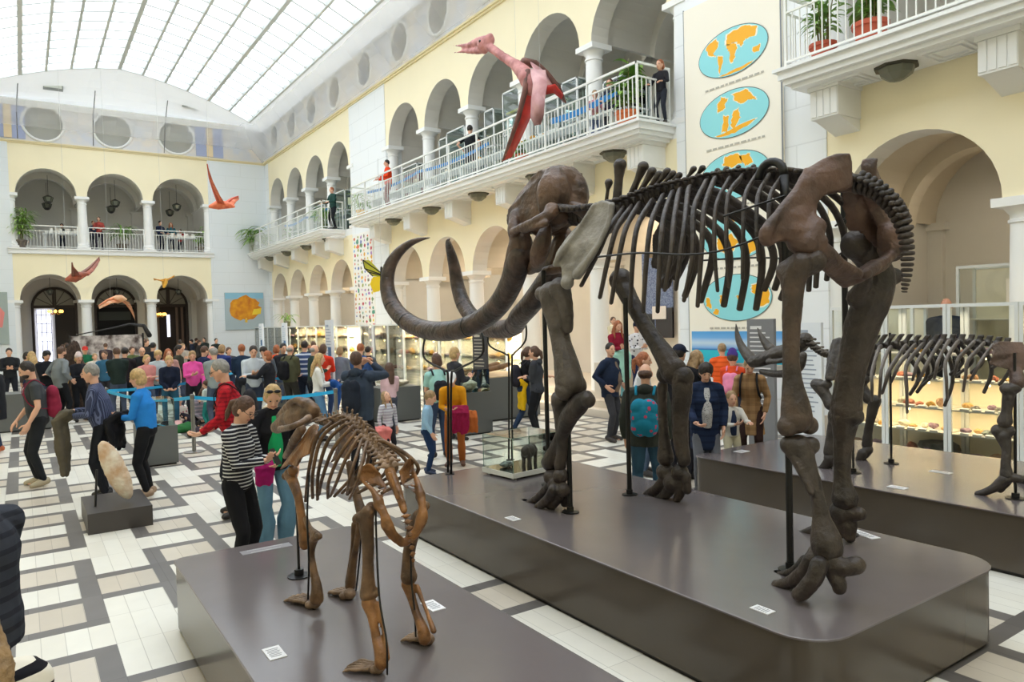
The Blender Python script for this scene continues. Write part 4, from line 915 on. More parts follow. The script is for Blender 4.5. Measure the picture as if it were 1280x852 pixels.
# blue barrier ribbons on the middle balcony
M_rib_blue = mat('blue_ribbon', '1f7fc4', .6)
def ribbon(pts, wd, m, label, name='barrier_ribbon', group=None):
    mb = MB(); P = [Vector(p) for p in pts]
    for a, b in zip(P[:-1], P[1:]):
        n = 8; s = (b - a).cross(Vector((0, 0, 1))).normalized() * .003
        for i in range(n):
            t0, t1 = i / n, (i + 1) / n; f = lambda t: lerp(a, b, t) - Vector((0, 0, .10 * 4 * t * (1 - t) * min(1, (b - a).length / 3)))
            p, q = f(t0), f(t1); h = Vector((0, 0, wd / 2)); mb.prism([p - h + s, q - h + s, q + h + s, p + h + s], [p - h - s, q - h - s, q + h - s, p + h - s])
    o = mb.build(name, m); return tag(o, label, 'ribbon', group)
ribbon([(10.5, 24.6, 6.85), (10.5, 20.5, 6.85), (10.5, 16.4, 6.85)], .09, M_rib_blue, 'blue barrier ribbon along the far half of the middle balcony')
ribbon([(10.45, 13.6, 6.75), (10.45, 11.2, 6.85)], .14, M_rib_blue, 'short thick blue ribbon beside the big plant on the middle balcony')
ribbon([(10.5, 34.5, 6.85), (10.5, 31.5, 6.85), (10.5, 28.6, 6.85)], .09, M_rib_blue, 'blue barrier ribbon along the far balcony')
# ------------------------------------------------------------------ plants
GR = ['6f9f42', '95bb58', '5c8a3c', 'aece6c']
def leaf(mb, base, d, length, wd, droop, nseg=5):
    d = Vector(d).normalized(); side = d.cross(Vector((0, 0, 1)));
    side = side.normalized() if side.length > .01 else Vector((1, 0, 0)); p = Vector(base); prev = None; v = d.copy(); vs = []
    for i in range(nseg + 1):
        t = i / nseg; w_ = wd * math.sin(PI * (t * .92 + .06)) ** .8; vs += [p - side * w_, p + Vector((0, 0, -w_ * .25)), p + side * w_]
        p = p + v * length / nseg; v = (v + Vector((0, 0, -droop / nseg))).normalized()
    b = len(mb.v); mb.v.extend([tuple(q) for q in vs])
    for i in range(nseg):
        for k in (0, 1): mb.f.append((b + 3 * i + k, b + 3 * i + k + 1, b + 3 * i + k + 4, b + 3 * i + k + 3)); mb.mi.append(mb.cur)
def potted(loc, h, spread, kind, potc, label, potr=.2, n=60, seed=1, green=0):
    rnd = random.Random(seed); root = empty('potted_plant', loc); tag(root, label, 'plant')
    mb = MB(); ph = potr * 1.5; mb.lathe([(potr * .72, 0), (potr * .95, ph * .8), (potr * 1.06, ph * .82), (potr * 1.06, ph), (potr * .95, ph), (potr * .9, ph * .9)], seg=18); mb.build('pot', mat('pot_clay', potc, .6), root, auto=40)
    st = MB(); fo = MB(); ms = [mat('leaf_green', GR[(green + i) % 4], .5, col2=GR[(green + 1 + i) % 4], nscale=4) for i in range(2)]
    stems = 3 if kind == 'strap' else 5
    for s in range(stems):
        a = 2 * PI * s / stems + rnd.random(); hh = h * rnd.uniform(.45, .95) if stems > 1 else h
        top = Vector((math.cos(a) * spread * .25, math.sin(a) * spread * .25, ph + (hh - ph) * (.75 if kind == 'strap' else .9))); st.tube([(math.cos(a) * potr * .3, math.sin(a) * potr * .3, ph * .8), (top.x * .6, top.y * .6, ph + (top.z - ph) * .5), top], [.014, .011, .007], 6)
        m = n // stems
        for i in range(m):
            fo.cur = i % 2
            if kind == 'strap':
                b = rnd.random() * 2 * PI; e = rnd.uniform(.1, 1.3); t = rnd.uniform(.6, 1); leaf(fo, lerp(Vector((0, 0, ph)), top, t), (math.cos(b), math.sin(b), e), spread * rnd.uniform(.6, 1.05), .028, 1.9)
            else:
                b = rnd.random() * 2 * PI; t = rnd.uniform(.25, 1); leaf(fo, lerp(Vector((0, 0, ph)), top, t), (math.cos(b), math.sin(b), rnd.uniform(.0, .9)), spread * rnd.uniform(.35, .7), .055 if kind == 'broad' else .03, 1.5)
    st.build('stem', mat('plant_stem', '6d6a3f', .7), root); fo.build('foliage', ms, root, smooth=True)
    return root
def onbal(px, py, x=10.4): p = onX(px, py, x); return (p.x, p.y, ZG)
potted(onbal(784, 150), 1.75, .75, 'broad', 'd2703a', 'tall leafy plant in an orange clay pot at the near end of the middle balcony', .24, 90, 3)
potted(onbal(452, 262), 1.15, .65, 'strap', 'e3b23c', 'strap-leaved plant in a yellow pot at the far end of the middle balcony', .2, 60, 4)
potted(onbal(652, 190), .75, .4, 'broad', 'c9603a', 'small plant in a red clay pot below the big pterosaur wing', .17, 26, 5)
potted(onbal(404, 284), 1.35, .7, 'strap', '6b7a56', 'bushy strap-leaved plant at the near corner of the far balcony', .2, 80, 6)
potted(onbal(398, 268, 10.8), 1.9, .5, 'strap', '7f8a78', 'slim tall plant just behind the bushy one on the far balcony', .16, 24, 7)
potted(onbal(360, 298), .95, .45, 'broad', '8b8f84', 'small leafy plant halfway along the far balcony', .15, 24, 8)
potted((10.25, 38.6, ZG), 2.0, 1.5, 'broad', '8a8f7c', 'big pale leafy plant overhanging the far end of the far balcony', .25, 110, 9, 1)
potted(onbal(1029, 40), 1.5, .6, 'small', 'b8543a', 'slender plant in a low red pot on the near balcony', .2, 70, 10)
potted(onbal(1088, 25), 1.5, .62, 'broad', 'bf5a3e', 'leafy plant in a wide red clay pot on the near balcony', .24, 80, 11)
potted((.15, HY1 + .3, ZG), 2.3, 1.2, 'small', '6d6257', 'large bushy plant by the left column of the back gallery', .25, 220, 12, 2)
potted((4.25, HY1 + .7, ZG), 1.6, .95, 'strap', '6d6257', 'spiky strap-leaved plant in the middle arch of the back gallery', .25, 60, 13)
potted((7.75, HY1 + .5, ZG), 1.9, .8, 'broad', '6d6257', 'leafy plant beside the right column of the back gallery', .22, 40, 14, 2)
potted((9.9, 32.6, 2.12), .75, .7, 'strap', '6d7257', 'arching plant standing on top of a far glass cabinet', .14, 30, 15, 2)
# ------------------------------------------------------------------ map panel on the near pier
PX = HX1 - .07
pan = empty('map_panel', (PX, 8.8, 0)); tag(pan, 'tall cream wall panel with five oval world maps on the near pier', 'panel')
mb = MB(); mb.box(-.05, .04, 7.72 - 8.8, 9.86 - 8.8, 1.22, 8.02); mb.cur = 1
for y in (7.7 - 8.8, 9.86 - 8.8): mb.box(-.055, -.03, y, y + .014, 1.2, 8.04)
mb.build('board', [mat('cream_panel', 'f5f0e2', .6), mat('grey_frame', '8d9298', .5)], pan)
mb = MB(); mb.box(-.06, -.05, 7.76 - 8.8, 9.8 - 8.8, 1.24, 1.82)
sm, N, L, P_ = newmat('sea_and_sky_photograph'); tc = N.new('ShaderNodeTexCoord'); sp = N.new('ShaderNodeSeparateXYZ'); L.new(tc.outputs['Object'], sp.inputs[0]); mr = N.new('ShaderNodeMapRange'); mr.inputs['From Min'].default_value = 1.24; mr.inputs['From Max'].default_value = 1.82; L.new(sp.outputs['Z'], mr.inputs['Value'])
rp = N.new('ShaderNodeValToRGB'); L.new(mr.outputs[0], rp.inputs[0]); cr = rp.color_ramp; cr.elements[0].color = srgb('28b4d2'); cr.elements[1].color = srgb('4f9fe0'); cr.elements[1].position = 1
for p_, c_ in ((.38, '2fc3d6'), (.4, '1b62b4'), (.46, '7fb4e8'), (.62, 'c9dff2'), (.8, '6fb0ea')): e_ = cr.elements.new(p_); e_.color = srgb(c_)
L.new(rp.outputs[0], P_.inputs['Base Color']); mb.build('sea_photograph', sm, pan)
M_sea = mat('map_sea_blue', '8fdbe3', .5); M_land = mat('map_land_orange', 'f6b21a', .5); M_out = mat('map_outline_grey', '4c5558', .5); M_shelf = mat('map_shelf_white', 'f4f1de', .5)
def U(y): return -y           # picture right = lower Y
lands = {0: [[(-.62, .28), (-.35, .33), (-.3, .2), (-.42, .08), (-.36, .02), (-.5, .06)], [(-.33, .0), (-.2, -.02), (-.22, -.15), (-.3, -.33)], [(-.12, .13), (.06, .15), (.12, .02), (.02, -.2), (-.03, -.18), (-.06, 0)], [(-.12, .16), (-.1, .33), (.3, .36), (.55, .28), (.5, .12), (.3, .12), (.22, .02), (.12, .12)], [(.45, -.08), (.6, -.06), (.58, -.18), (.46, -.16)], [(-.3, -.39), (.3, -.38), (.5, -.3), (.1, -.33)]],
         1: [[(-.25, .35), (-.12, .3), (-.2, .12), (-.33, .1), (-.36, .22)], [(0, .33), (.3, .36), (.45, .2), (.5, .12), (.36, .16), (.2, .12), (.08, .2)], [(-.2, 0), (-.08, -.02), (-.12, -.3), (-.24, -.28)], [(0, .02), (.12, .05), (.16, -.1), (.02, -.28), (-.05, -.2)], [(-.4, -.34), (.5, -.2), (.3, -.3), (-.1, -.38)]],
         2: [[(-.2, .36), (.1, .38), (.2, .2), (-.05, .15), (-.25, .2)], [(.12, .3), (.35, .32), (.4, .15), (.25, .12)], [(-.3, .1), (0, .08), (.1, -.2), (-.15, -.25)], [(.1, 0), (.3, .02), (.4, -.2), (.15, -.15)]],
         3: [[(-.2, .3), (.0, .33), (-.05, .15), (-.22, .16)], [(.2, .25), (.35, .22), (.3, .1)], [(-.4, 0), (-.1, .05), (.1, -.1), (-.15, -.33), (-.4, -.2)], [(.2, -.2), (.5, -.05), (.62, -.18), (.3, -.35)]],
         4: [[(-.72, .05), (-.6, -.02), (-.58, -.2), (-.7, -.12)], [(-.38, .05), (-.22, .08), (-.2, -.08), (-.35, -.1)], [(-.5, -.2), (-.38, -.22), (-.42, -.3), (-.52, -.28)], [(.0, .02), (.1, .04), (.08, -.06)], [(.35, .2), (.55, .25), (.72, .1), (.7, -.12), (.5, -.18), (.48, .02), (.35, .08)]]}
for i in range(5):
    zc = 6.9 - 1.115 * i; a, b = .765, .42; yc = 8.72 - 8.8; mp = MB(); n = 48
    ring = [(-.062, yc - a * math.cos(2 * PI * k / n), zc + b * math.sin(2 * PI * k / n)) for k in range(n)]
    mp.flat([(-.061, yc - 1.015 * a * math.cos(2 * PI * k / n), zc + 1.03 * b * math.sin(2 * PI * k / n)) for k in range(n)]); mp.mi = [2] * len(mp.mi); mp.cur = 0
    mp.flat(ring)
    rnd = random.Random(i)
    for ln in lands[i]:
        cx = sum(p[0] for p in ln) / len(ln); cz = sum(p[1] for p in ln) / len(ln)
        q = []
        for j in range(len(ln)):
            p0, p1 = ln[j], ln[(j + 1) % len(ln)]
            for t in (0, .2, .4, .6, .8): q.append((lerp(p0[0], p1[0], t) + rnd.uniform(-.02, .02), lerp(p0[1], p1[1], t) + rnd.uniform(-.016, .016)))
        q = [(x, z) for x, z in q if True]
        def fit(x, z, s=1.0):
            x = cx + (x - cx) * s; z = cz + (z - cz) * s; r_ = math.hypot(x / a, z / b); 
            if r_ > .97: x, z = x * .97 / r_, z * .97 / r_
            return x, z
        for s, mi_, dx in ((1.12, 3, -.063), (1.0, 1, -.064)):
            mp.cur = mi_; mp.flat([(dx, yc - fit(x, z, s)[0], zc + fit(x, z, s)[1]) for x, z in q])
    mp.build('world_map', [M_sea, M_land, M_out, M_shelf], pan)
    tx = MB()
    for row, (wd, n_) in enumerate(((1.25, 13),)):
        x = -wd / 2
        while x < wd / 2: l = rnd.uniform(.05, .13); tx.box(-.061, -.06, yc - x - l, yc - x, zc - .575, zc - .54); x += l + .03
    tx.build('caption', mat('pale_grey_lettering', 'b9b5aa', .6), pan)
# specimen mosaic on the far pier
mos = empty('mosaic_panel', (HX1 - .04, 26.2, 0)); tag(mos, 'tall white panel of small colourful pictures on the far pier', 'panel')
mb = MB(); mb.box(-.03, .02, -.95, .95, .9, 5.62); mb.build('board', mat('white_panel', 'f6f5f1', .6), mos)
rnd = random.Random(5); mcols = ['e07a5a', 'e9b34a', '7fb3e0', '5aa08a', 'b07ac0', 'a8b05a', 'd8a07a', '8f8578', '7a9a6a', 'c94f5a', '6a7fc0', 'e9d34a']
mb = MB(); mm_ = [mat('mosaic_colour_' + c, c, .6) for c in mcols]
for r in range(27):
    for c in range(6):
        y = -.8 + c * .32 + rnd.uniform(-.05, .05); z = 1.05 + r * .17 + rnd.uniform(-.03, .03); mb.cur = rnd.randrange(12); n = rnd.randrange(4, 8); R = rnd.uniform(.06, .12)
        if rnd.random() < .12: R *= 1.7
        mb.flat([(-.034 - .001 * (c % 2) - .0005 * (r % 3), y + R * rnd.uniform(.5, 1.1) * math.cos(2 * PI * k / n), z + R * .8 * rnd.uniform(.5, 1.1) * math.sin(2 * PI * k / n)) for k in range(n)])
mb.build('pictures', mm_, mos)
# posters on the back wall
def wallposter(x0, x1, z0, z1, label, bgc, shapes):
    root = empty('wall_poster', ((x0 + x1) / 2, HY1 - .1, z0)); tag(root, label, 'poster'); w2 = (x1 - x0) / 2
    mb = MB(); mb.box(-w2, w2, -.03, .03, 0, z1 - z0); mb.build('board', mat('poster_ground', bgc, .6), root)
    mb = MB(); ms = []
    for i, (c, pts, d) in enumerate(shapes):
        ms.append(mat('poster_' + c, c, .6, col2=d if d else None, nscale=3)); mb.cur = i; mb.flat([(x, -.034 - .002 * i, z) for x, z in pts])
    mb.build('picture', ms, root)
rnd = random.Random(2)
blob = [(.78 * math.cos(a) * (1 + .12 * rnd.uniform(-1, 1)) , 1.12 + .62 * math.sin(a) * (1 + .12 * rnd.uniform(-1, 1))) for a in [2 * PI * k / 30 for k in range(30)]]
wallposter(8.72, 10.68, 2.0, 3.92, 'square wall poster with a yellow and orange country map on the back wall', 'aebfc6', [('8fc4dd', [(-.96, 1.6), (.96, 1.6), (.96, 1.9), (-.96, 1.9)], None), ('e9a41a', blob, 'c9701c'), ('f2d23a', [(.35, .75), (.8, .8), (.85, 1.1), (.45, 1.05)], None), ('e9c048', [(-.02, .38), (.12, .36), (.1, .6), (.02, .6)], None)])
wallposter(-2.6, -.45, 1.65, 3.96, 'grey green wall poster with a red figure at the left edge of the picture', 'a3b0ad', [('e58a86', [(.2, .7), (.85, .75), (.95, 1.4), (.6, 1.95), (.2, 1.6)], None), ('d9b23c', [(.3, .45), (.7, .45), (.75, .7), (.3, .7)], None)])
# ------------------------------------------------------------------ entrance doors on the rear wall of the back arcade
M_wood = mat('dark_door_wood', '31241d', .5); YD = HY1 + 4.44
def arch_door(xc, w2, zs, label, mode):
    root = empty('arched_doorway', (xc, YD, 0)); tag(root, label, 'door'); mb = MB(); n = 20
    for r0, r1, d in ((w2, w2 - .12, .12),):
        for k in range(n):
            a0, a1 = PI * k / n, PI * (k + 1) / n
            A = [(r * math.cos(a), z_, zs + r * math.sin(a)) for a in (a0, a1) for r in (r0, r1) for z_ in (-d, .0)]
            mb.obox(((r0 + r1) / 2 * math.cos((a0 + a1) / 2), -.06, zs + (r0 + r1) / 2 * math.sin((a0 + a1) / 2)), (math.cos((a0 + a1) / 2) * .06, 0, math.sin((a0 + a1) / 2) * .06), (0, .06, 0), (-math.sin((a0 + a1) / 2) * w2 * PI / n * .52, 0, math.cos((a0 + a1) / 2) * w2 * PI / n * .52))
    for x in (-w2, w2 - .12): mb.box(x, x + .12, -.12, 0, 0, zs)
    mb.box(-w2, w2, -.13, 0, zs - .07, zs + .07); mb.box(-.09, .09, -.11, 0, zs, zs + w2); mb.build('door_frame', M_wood, root)
    gl_ = MB(); gl_.flat([(w2 * .95 * math.cos(PI * k / n), -.03, zs + w2 * .95 * math.sin(PI * k / n)) for k in range(n + 1)]); gl_.build('fanlight', mat('dim_fanlight_glass', '8f8b80', .2), root)
    mt = MB()
    for a in (30, 60, 120, 150): mt.tube([(0, -.06, zs), (w2 * math.cos(math.radians(a)), -.06, zs + w2 * math.sin(math.radians(a)))], .015, 4)
    mt.build('glazing_bar', M_wood, root)
    if mode == 'window':
        q = MB(); q.box(-w2 + .2, -.15, -.02, -.01, .3, zs - .15); q.build('bright_window', emis('daylit_window', 'e8ecff', 1.0), root)
        q = MB()
        for i in range(1, 7): q.box(-w2 + .2, -.15, -.04, -.02, .3 + i * .45, .33 + i * .45)
        for i in range(4): x = -w2 + .2 + i * (w2 - .38) / 3; q.box(x, x + .03, -.05, -.02, .3, zs - .15)
        q.build('window_grid', mat('white_window_bar', 'cfd2e2', .5), root)
        q = MB(); q.box(.0, w2 - .12, -.03, -.01, 0, zs - .07); q.build('painted_dark_sheet', M_dark, root)  # flat sheet before the wall, darkness of the room painted on
    elif mode == 'dark':
        q = MB(); q.box(-w2 + .12, w2 - .12, -.03, -.01, 0, zs - .07); q.build('painted_dark_sheet', mat('painted_black_interior', '0c0b0b', .8), root)  # solid sheet coloured black for the unlit room beyond
        q = MB(); q.box(-w2 + .2, w2 - .3, -.06, -.03, zs - .75, zs - .3); q.build('sign_board', mat('dark_green_sign', '2c312b', .5), root)
    else:
        q = MB(); q.box(-w2 + .12, w2 - .12, -.03, -.01, 0, zs - .07); q.build('painted_dark_sheet', mat('painted_dim_interior', '2a211d', .8), root)  # solid sheet, the dim room beyond is only its colour
        q = MB(); q.box(-.1, .06, -.05, -.03, 1.7, zs - .5); q.build('bright_window', emis('daylit_window', 'e8ecff', .8), root)
        q = MB()
        for x in (-.6, .35, .62): q.box(x, x + .12, -.06, -.03, 0, zs - .1)
        q.build('column_beyond', mat('brown_column', '6a5548', .6), root)
arch_door(1.45, 1.0, 3.42, 'dark arched doorway with a bright window behind it, in the left arch of the back wall', 'window')
arch_door(4.2, 1.0, 3.42, 'black arched doorway in the middle arch of the back wall', 'dark')
arch_door(6.75, 1.0, 3.42, 'dark arched doorway with brown columns beyond, in the right arch of the back wall', 'cols')
for x, y, z, lab in ((1.4, 41.4, 2.95, 'left'), (6.15, 42.6, 2.75, 'right')):
    root = empty('chandelier', (x, y, z)); tag(root, 'small glowing gold chandelier hanging in the %s arch of the back wall' % lab, 'lamp')
    q = MB(); q.tube([(0, 0, .2), (0, 0, 1.2)], .012, 6); q.build('chain', M_lm, root)
    q = MB()
    for k in range(8): a = k * PI / 4; q.tube([(0, 0, .18), (.15 * math.cos(a), .15 * math.sin(a), .02), (.28 * math.cos(a), .28 * math.sin(a), .12)], .012, 5)
    q.build('arm', mat('brass', 'c9953a', .3, metal=.8), root)
    q = MB()
    for k in range(8): a = k * PI / 4; q.ell((.28 * math.cos(a), .28 * math.sin(a), .18), (.06, .06, .08), 8, 6)
    q.build('lamp_shade', emis('warm_lamp', 'ffc861', 1.6), root)
def pendant(x, y, ztop, zl, s, label, group):
    root = empty('pendant_lantern', (x, y, zl)); tag(root, label, 'lamp', group)
    q = MB(); q.tube([(0, 0, s), (0, 0, ztop - zl)], .01, 5); q.build('chain', M_lm, root)
    q = MB(); q.lathe([(.01, s * 1.1), (s * .6, s * .8), (s * .75, s * .7)], seg=6)
    for k in range(6): a = k * PI / 3; q.tube([(s * .7 * math.cos(a), s * .7 * math.sin(a), s * .7), (s * .5 * math.cos(a), s * .5 * math.sin(a), 0)], .012, 4)
    q.lathe([(s * .5, 0), (s * .3, -.08), (.01, -.1)], seg=6); q.build('lantern_frame', mat('black_iron', '2c2a27', .5), root)
    q = MB(); q.lathe([(s * .66, s * .7), (s * .47, .01)], seg=6); q.build('glass', mat('grey_lantern_glass', '6f7264', .2), root)
for (a, b) in bb:
    for dy in (1.2, 3.3): pendant((a + b) / 2 + .1, HY1 + dy, CU + 1.1, 8.25, .3, 'dark lantern hanging on a chain in the back gallery vault', 'hanging lanterns of the back gallery')
    pendant((a + b) / 2, HY1 + 1.1, CL + 1.1, 3.95, .2, 'small dark lantern hanging in the lower back arcade', 'hanging lanterns of the lower back arcade')
# loudspeaker at the upper arch
root = empty('wall_speaker', (10.85, 10.32, 9.2)); tag(root, 'grey loudspeaker hung on the wall beside the near pier', 'speaker')
q = MB(); q.box(-.12, .12, -.1, .1, -.22, .22); q.build('speaker_box', mat('grey_plastic', '8d8f8c', .5), root); q = MB(); q.tube([(.0, .0, .1), (.12, -.2, .1)], .02, 6); q.build('wall_arm', steel(), root)
# ------------------------------------------------------------------ safety net under the skylight
nm_ = bpy.data.materials.new('white_safety_net'); nm_.use_nodes = True; N_ = nm_.node_tree.nodes; L_ = nm_.node_tree.links; N_.clear()
o_ = N_.new('ShaderNodeOutputMaterial'); t_ = N_.new('ShaderNodeBsdfTransparent'); d_ = N_.new('ShaderNodeBsdfDiffuse'); tr_ = N_.new('ShaderNodeBsdfTranslucent'); ad = N_.new('ShaderNodeMixShader'); x_ = N_.new('ShaderNodeMixShader')
d_.inputs[0].default_value = (.95, .97, .98, 1); tr_.inputs[0].default_value = (.97, .98, 1, 1); x_.inputs[0].default_value = .28
ad.inputs[0].default_value = .85; L_.new(d_.outputs[0], ad.inputs[1]); L_.new(tr_.outputs[0], ad.inputs[2]); L_.new(t_.outputs[0], x_.inputs[1]); L_.new(ad.outputs[0], x_.inputs[2]); L_.new(x_.outputs[0], o_.inputs[0])
mb = MB(); n = 26
def netz(x, y):
    e = min((x - HX0) , (HX1 - x)); return 11.35 - .0 * e
def sag(u): return .5 * math.sin(PI * u) + .12 * math.sin(3 * PI * u)
# side strips: from the wall cornice up towards the skylight edge
def strip(P0, P1, nseg, z0f, z1f, inx):
    for i in range(nseg):
        for k in range(5):
            def pt(i_, k_):
                u = i_ / nseg; v = k_ / 5; a = lerp(Vector(P0), Vector(P1), u); sc_ = .16 * abs(math.sin(u * nseg / 3 * PI / 1.0))
                return a + Vector(inx) * (v * 1.3) + Vector((0, 0, lerp(z0f, z1f, v) - sc_ * math.sin(PI * v)))
            mb.quad(pt(i, k), pt(i + 1, k), pt(i + 1, k + 1), pt(i, k + 1))
strip((HX1 - .12, HY0, 0), (HX1 - .12, HY1, 0), 48, ZT + .2, 12.35, (-1, 0, 0)); strip((HX0 + .1, HY1 - .15, 0), (HX1, HY1 - .15, 0), 18, ZT + .75, 12.2, (0, -1, 0))
nt = mb.build('safety_net', nm_, smooth=True); tag(nt, 'white translucent safety net hung round the edge of the glass roof', 'net')
# hanging chains at the back
for x in (.3, 3.2, 6.2):
    q = MB(); q.tube([(x, HY1 - 1.4, 13.0), (x - .1, HY1 - 1.0, 11.9), (x - .1, HY1 - .5, 10.7)], .02, 4); tag(q.build('hanging_cable', mat('grey_cable', '77777a', .6)), 'thin grey cable hanging from the back cove over the round windows', 'cable', 'cables hanging at the back wall')
# ------------------------------------------------------------------ people
SKIN = mat('skin', 'e0ae92', .55, noise=.08, nscale=9); SKIN_L = mat('skin_pale', 'ecc4ab', .55, noise=.06, nscale=9)
HAIRC = {'brown': '5b4030', 'dark': '2a211c', 'black': '1a1718', 'blond': 'c9a872', 'grey': '9a968f', 'red': 'a5603a', 'light': 'a98a62', 'white': 'd5d0c6'}
ARM = {'down': (.035, .03, -.30), 'relax': (.03, .08, -.28), 'hold': (-.075, .17, -.13), 'phone': (-.07, .17, -.07), 'camera': (-.065, .15, .09), 'fold': (-.13, .11, -.13), 'pocket': (.05, .05, -.22), 'front': (-.08, .13, -.22), 'reach': (.0, .25, -.10), 'coat': (-.06, .17, -.15), 'low': (.01, .18, -.22), 'hip': (.02, .03, -.2), 'rail': (.02, .19, -.17)}
def ik(S, W, l1, l2, hint):
    d = W - S; L = d.length; mx = (l1 + l2) * .995
    if L > mx: W = S + d * (mx / L); d = W - S; L = mx
    a = (l1 * l1 - l2 * l2 + L * L) / (2 * L); hh = math.sqrt(max(1e-8, l1 * l1 - a * a)); dn = d / L
    h_ = (hint - dn * hint.dot(dn)).normalized()
    return S + dn * a + h_ * hh, W
def hand(mb, W, d, palm, sg, h, curl, seg=6):
    """palm and five separate fingers. d: direction of the fingers, palm: palm normal"""
    d = d.normalized(); palm = (palm - d * palm.dot(d)).normalized(); side = d.cross(palm) * sg   # side points to the thumb
    L = .105 * h; pc = W + d * L * .26
    mb.tube([W - d * L * .1, W + d * L * .1, W + d * L * .3, W + d * L * .46], [(.016 * h, .012 * h), (.021 * h, .011 * h), (.024 * h, .010 * h), (.022 * h, .009 * h)], 8, side=side, round_cap=True)
    for i, (off, ln) in enumerate(((.017, .44), (.006, .50), (-.006, .46), (-.017, .36))):
        p = W + d * L * .44 + side * off * h; dd = d.copy(); pts = [p]
        for k in range(3):
            ang = curl * (.5 + .25 * k); dd = (dd * math.cos(ang) + palm * math.sin(ang)).normalized(); p = p + dd * L * ln * (.42, .32, .26)[k]; pts.append(p)
        mb.tube(pts, [.0056 * h, .0052 * h, .0047 * h, .004 * h], seg, round_cap=True)
    p = W + d * L * .12 + side * .017 * h; t1 = (d * .6 + side * .7 + palm * .3).normalized(); t2 = (d * .9 + side * .15 + palm * .45).normalized()
    mb.tube([p, p + t1 * L * .22, p + t1 * L * .22 + t2 * L * .24], [.0075 * h, .0062 * h, .005 * h], seg, round_cap=True)
PEOPLE_ALL = []
def person(label, pos, f, h=1.7, top='3a3f4a', topk='plain', top2='ffffff', tsc=40, sleeve='long', hem=.0, bulk=1.0, legs='20222a', legk='plain', legw=1.0, hair='brown', hs='short', skin=None,
           arms='down', arms2=None, lean=2, head=(8, 0), pose='stand', seat=.0, fat=0, female=False, shoes='2a2624', hat=None, skirt=None, collar=None, inner=None, z=0.0, glasses=False, beard=None, cat='person', lookup=0, scarf=None, group=None, child=False):
    x, y = pos[0], pos[1]; dist = math.hypot(x, y)
    rz = math.atan2(-x, y) + math.radians(f)
    root = empty('person', (x, y, z), rz); tag(root, label, cat, group)
    PEOPLE_ALL.append((root, h, z)); vox = min(.018, max(.0085, dist * .0011)); near = dist < 16
    hk = 1.28 if child else 1.0             # children have larger heads
    V3 = Vector
    L_ = math.radians(lean); u = V3((0, math.sin(L_), math.cos(L_))); fw = V3((0, math.cos(L_), -math.sin(L_)))
    pz = .52
    if pose == 'sit': pz = seat / h + .05
    if pose == 'crouch': pz = .22
    if pose == 'floor': pz = .07
    p = V3((0, 0, pz)); S_ = .102 if not female else .088
    if child: S_ = .1
    up3 = lambda a: p + u * a
    nb = up3(.305)
    hp, hy = math.radians(head[0] - lookup), math.radians(head[1])
    def hv(v):   # head-local -> body
        v = V3(v); v = V3((v.x, v.y * math.cos(hp) + v.z * math.sin(hp), -v.y * math.sin(hp) + v.z * math.cos(hp)))
        v = V3((v.x * math.cos(hy) - v.y * math.sin(hy), v.x * math.sin(hy) + v.y * math.cos(hy), v.z)); return v
    hc = nb + u * .031 + hv((0, .006, .057 + (.0 if not child else .01)))
    HR = Matrix([[1, 0, 0], [0, math.cos(hp), math.sin(hp)], [0, -math.sin(hp), math.cos(hp)]]); HR = Matrix(((math.cos(hy), -math.sin(hy), 0), (math.sin(hy), math.cos(hy), 0), (0, 0, 1))) @ HR
    k = hk
    # limbs
    arms_ = []
    for sg, nm in ((-1, arms), (1, arms2 or arms)):
        a = ARM[nm] if isinstance(nm, str) else nm
        S = up3(.263) + V3((sg * S_, 0, 0)); W = S + V3((sg * a[0], 0, 0)) + fw * a[1] + u * a[2]
        hint = V3((sg * .5, -.35, -.9)) if a[2] < .05 else V3((sg * .8, .1, -.7))
        E_, W = ik(S, W, .165, .145, hint); arms_.append((sg, S, E_, W, nm))
    legs_ = []
    for sg in (-1, 1):
        Hp = p + V3((sg * .048, 0, -.015))
        if pose == 'stand': A = V3((sg * .062, .012 * sg, .042))
        elif pose == 'stride': A = V3((sg * .055, .11 * sg, .045 if sg > 0 else .06))
        elif pose == 'sit': A = V3((sg * .06, .24, max(.042, pz - .27)))
        elif pose == 'crouch': A = V3((sg * .07, .02 + .03 * sg, .042))
        else: A = V3((sg * .11, .18, .035))
        hint = V3((sg * .15, 1, .1)) if pose != 'floor' else V3((sg * 1.2, .2, .6))
        K, A = ik(Hp, A, .245, .235, hint); legs_.append((sg, Hp, K, A))
    sc_ = lambda v: v * h
    H = lambda *a: [v * h for v in a]
    # body: one continuous surface
    b = MB()
    b.ell(hc * h, (.041 * h * k, .052 * h * k, .06 * h * k), 14, 10, HR); b.ell((hc + hv((0, .014, -.03)) * k) * h, (.031 * h * k, .036 * h * k, .034 * h * k), 12, 8, HR)
    b.ell((hc + hv((0, .036, -.052)) * k) * h, (.014 * h * k, .012 * h * k, .011 * h * k), 8, 6, HR)
    b.tube(H(hc + hv((0, .05, .012)) * k, hc + hv((0, .059, -.012)) * k), [.0045 * h * k, .0085 * h * k], 6, round_cap=True)
    for sg in (-1, 1): b.ell((hc + hv((sg * .043, -.003, -.006)) * k) * h, (.006 * h * k, .012 * h * k, .017 * h * k), 7, 6, HR)
    b.tube(H(up3(.26), nb, hc + hv((0, -.01, -.035)) * k), [.026 * h, .028 * h, .029 * h], 10, round_cap=True)
    b.tube(H(p, up3(.1), up3(.2), up3(.28)), [(.072 * h, .05 * h), (.058 * h, .045 * h), (.07 * h, .046 * h), (.04 * h, .03 * h)], 12, side=(1, 0, 0), round_cap=True)
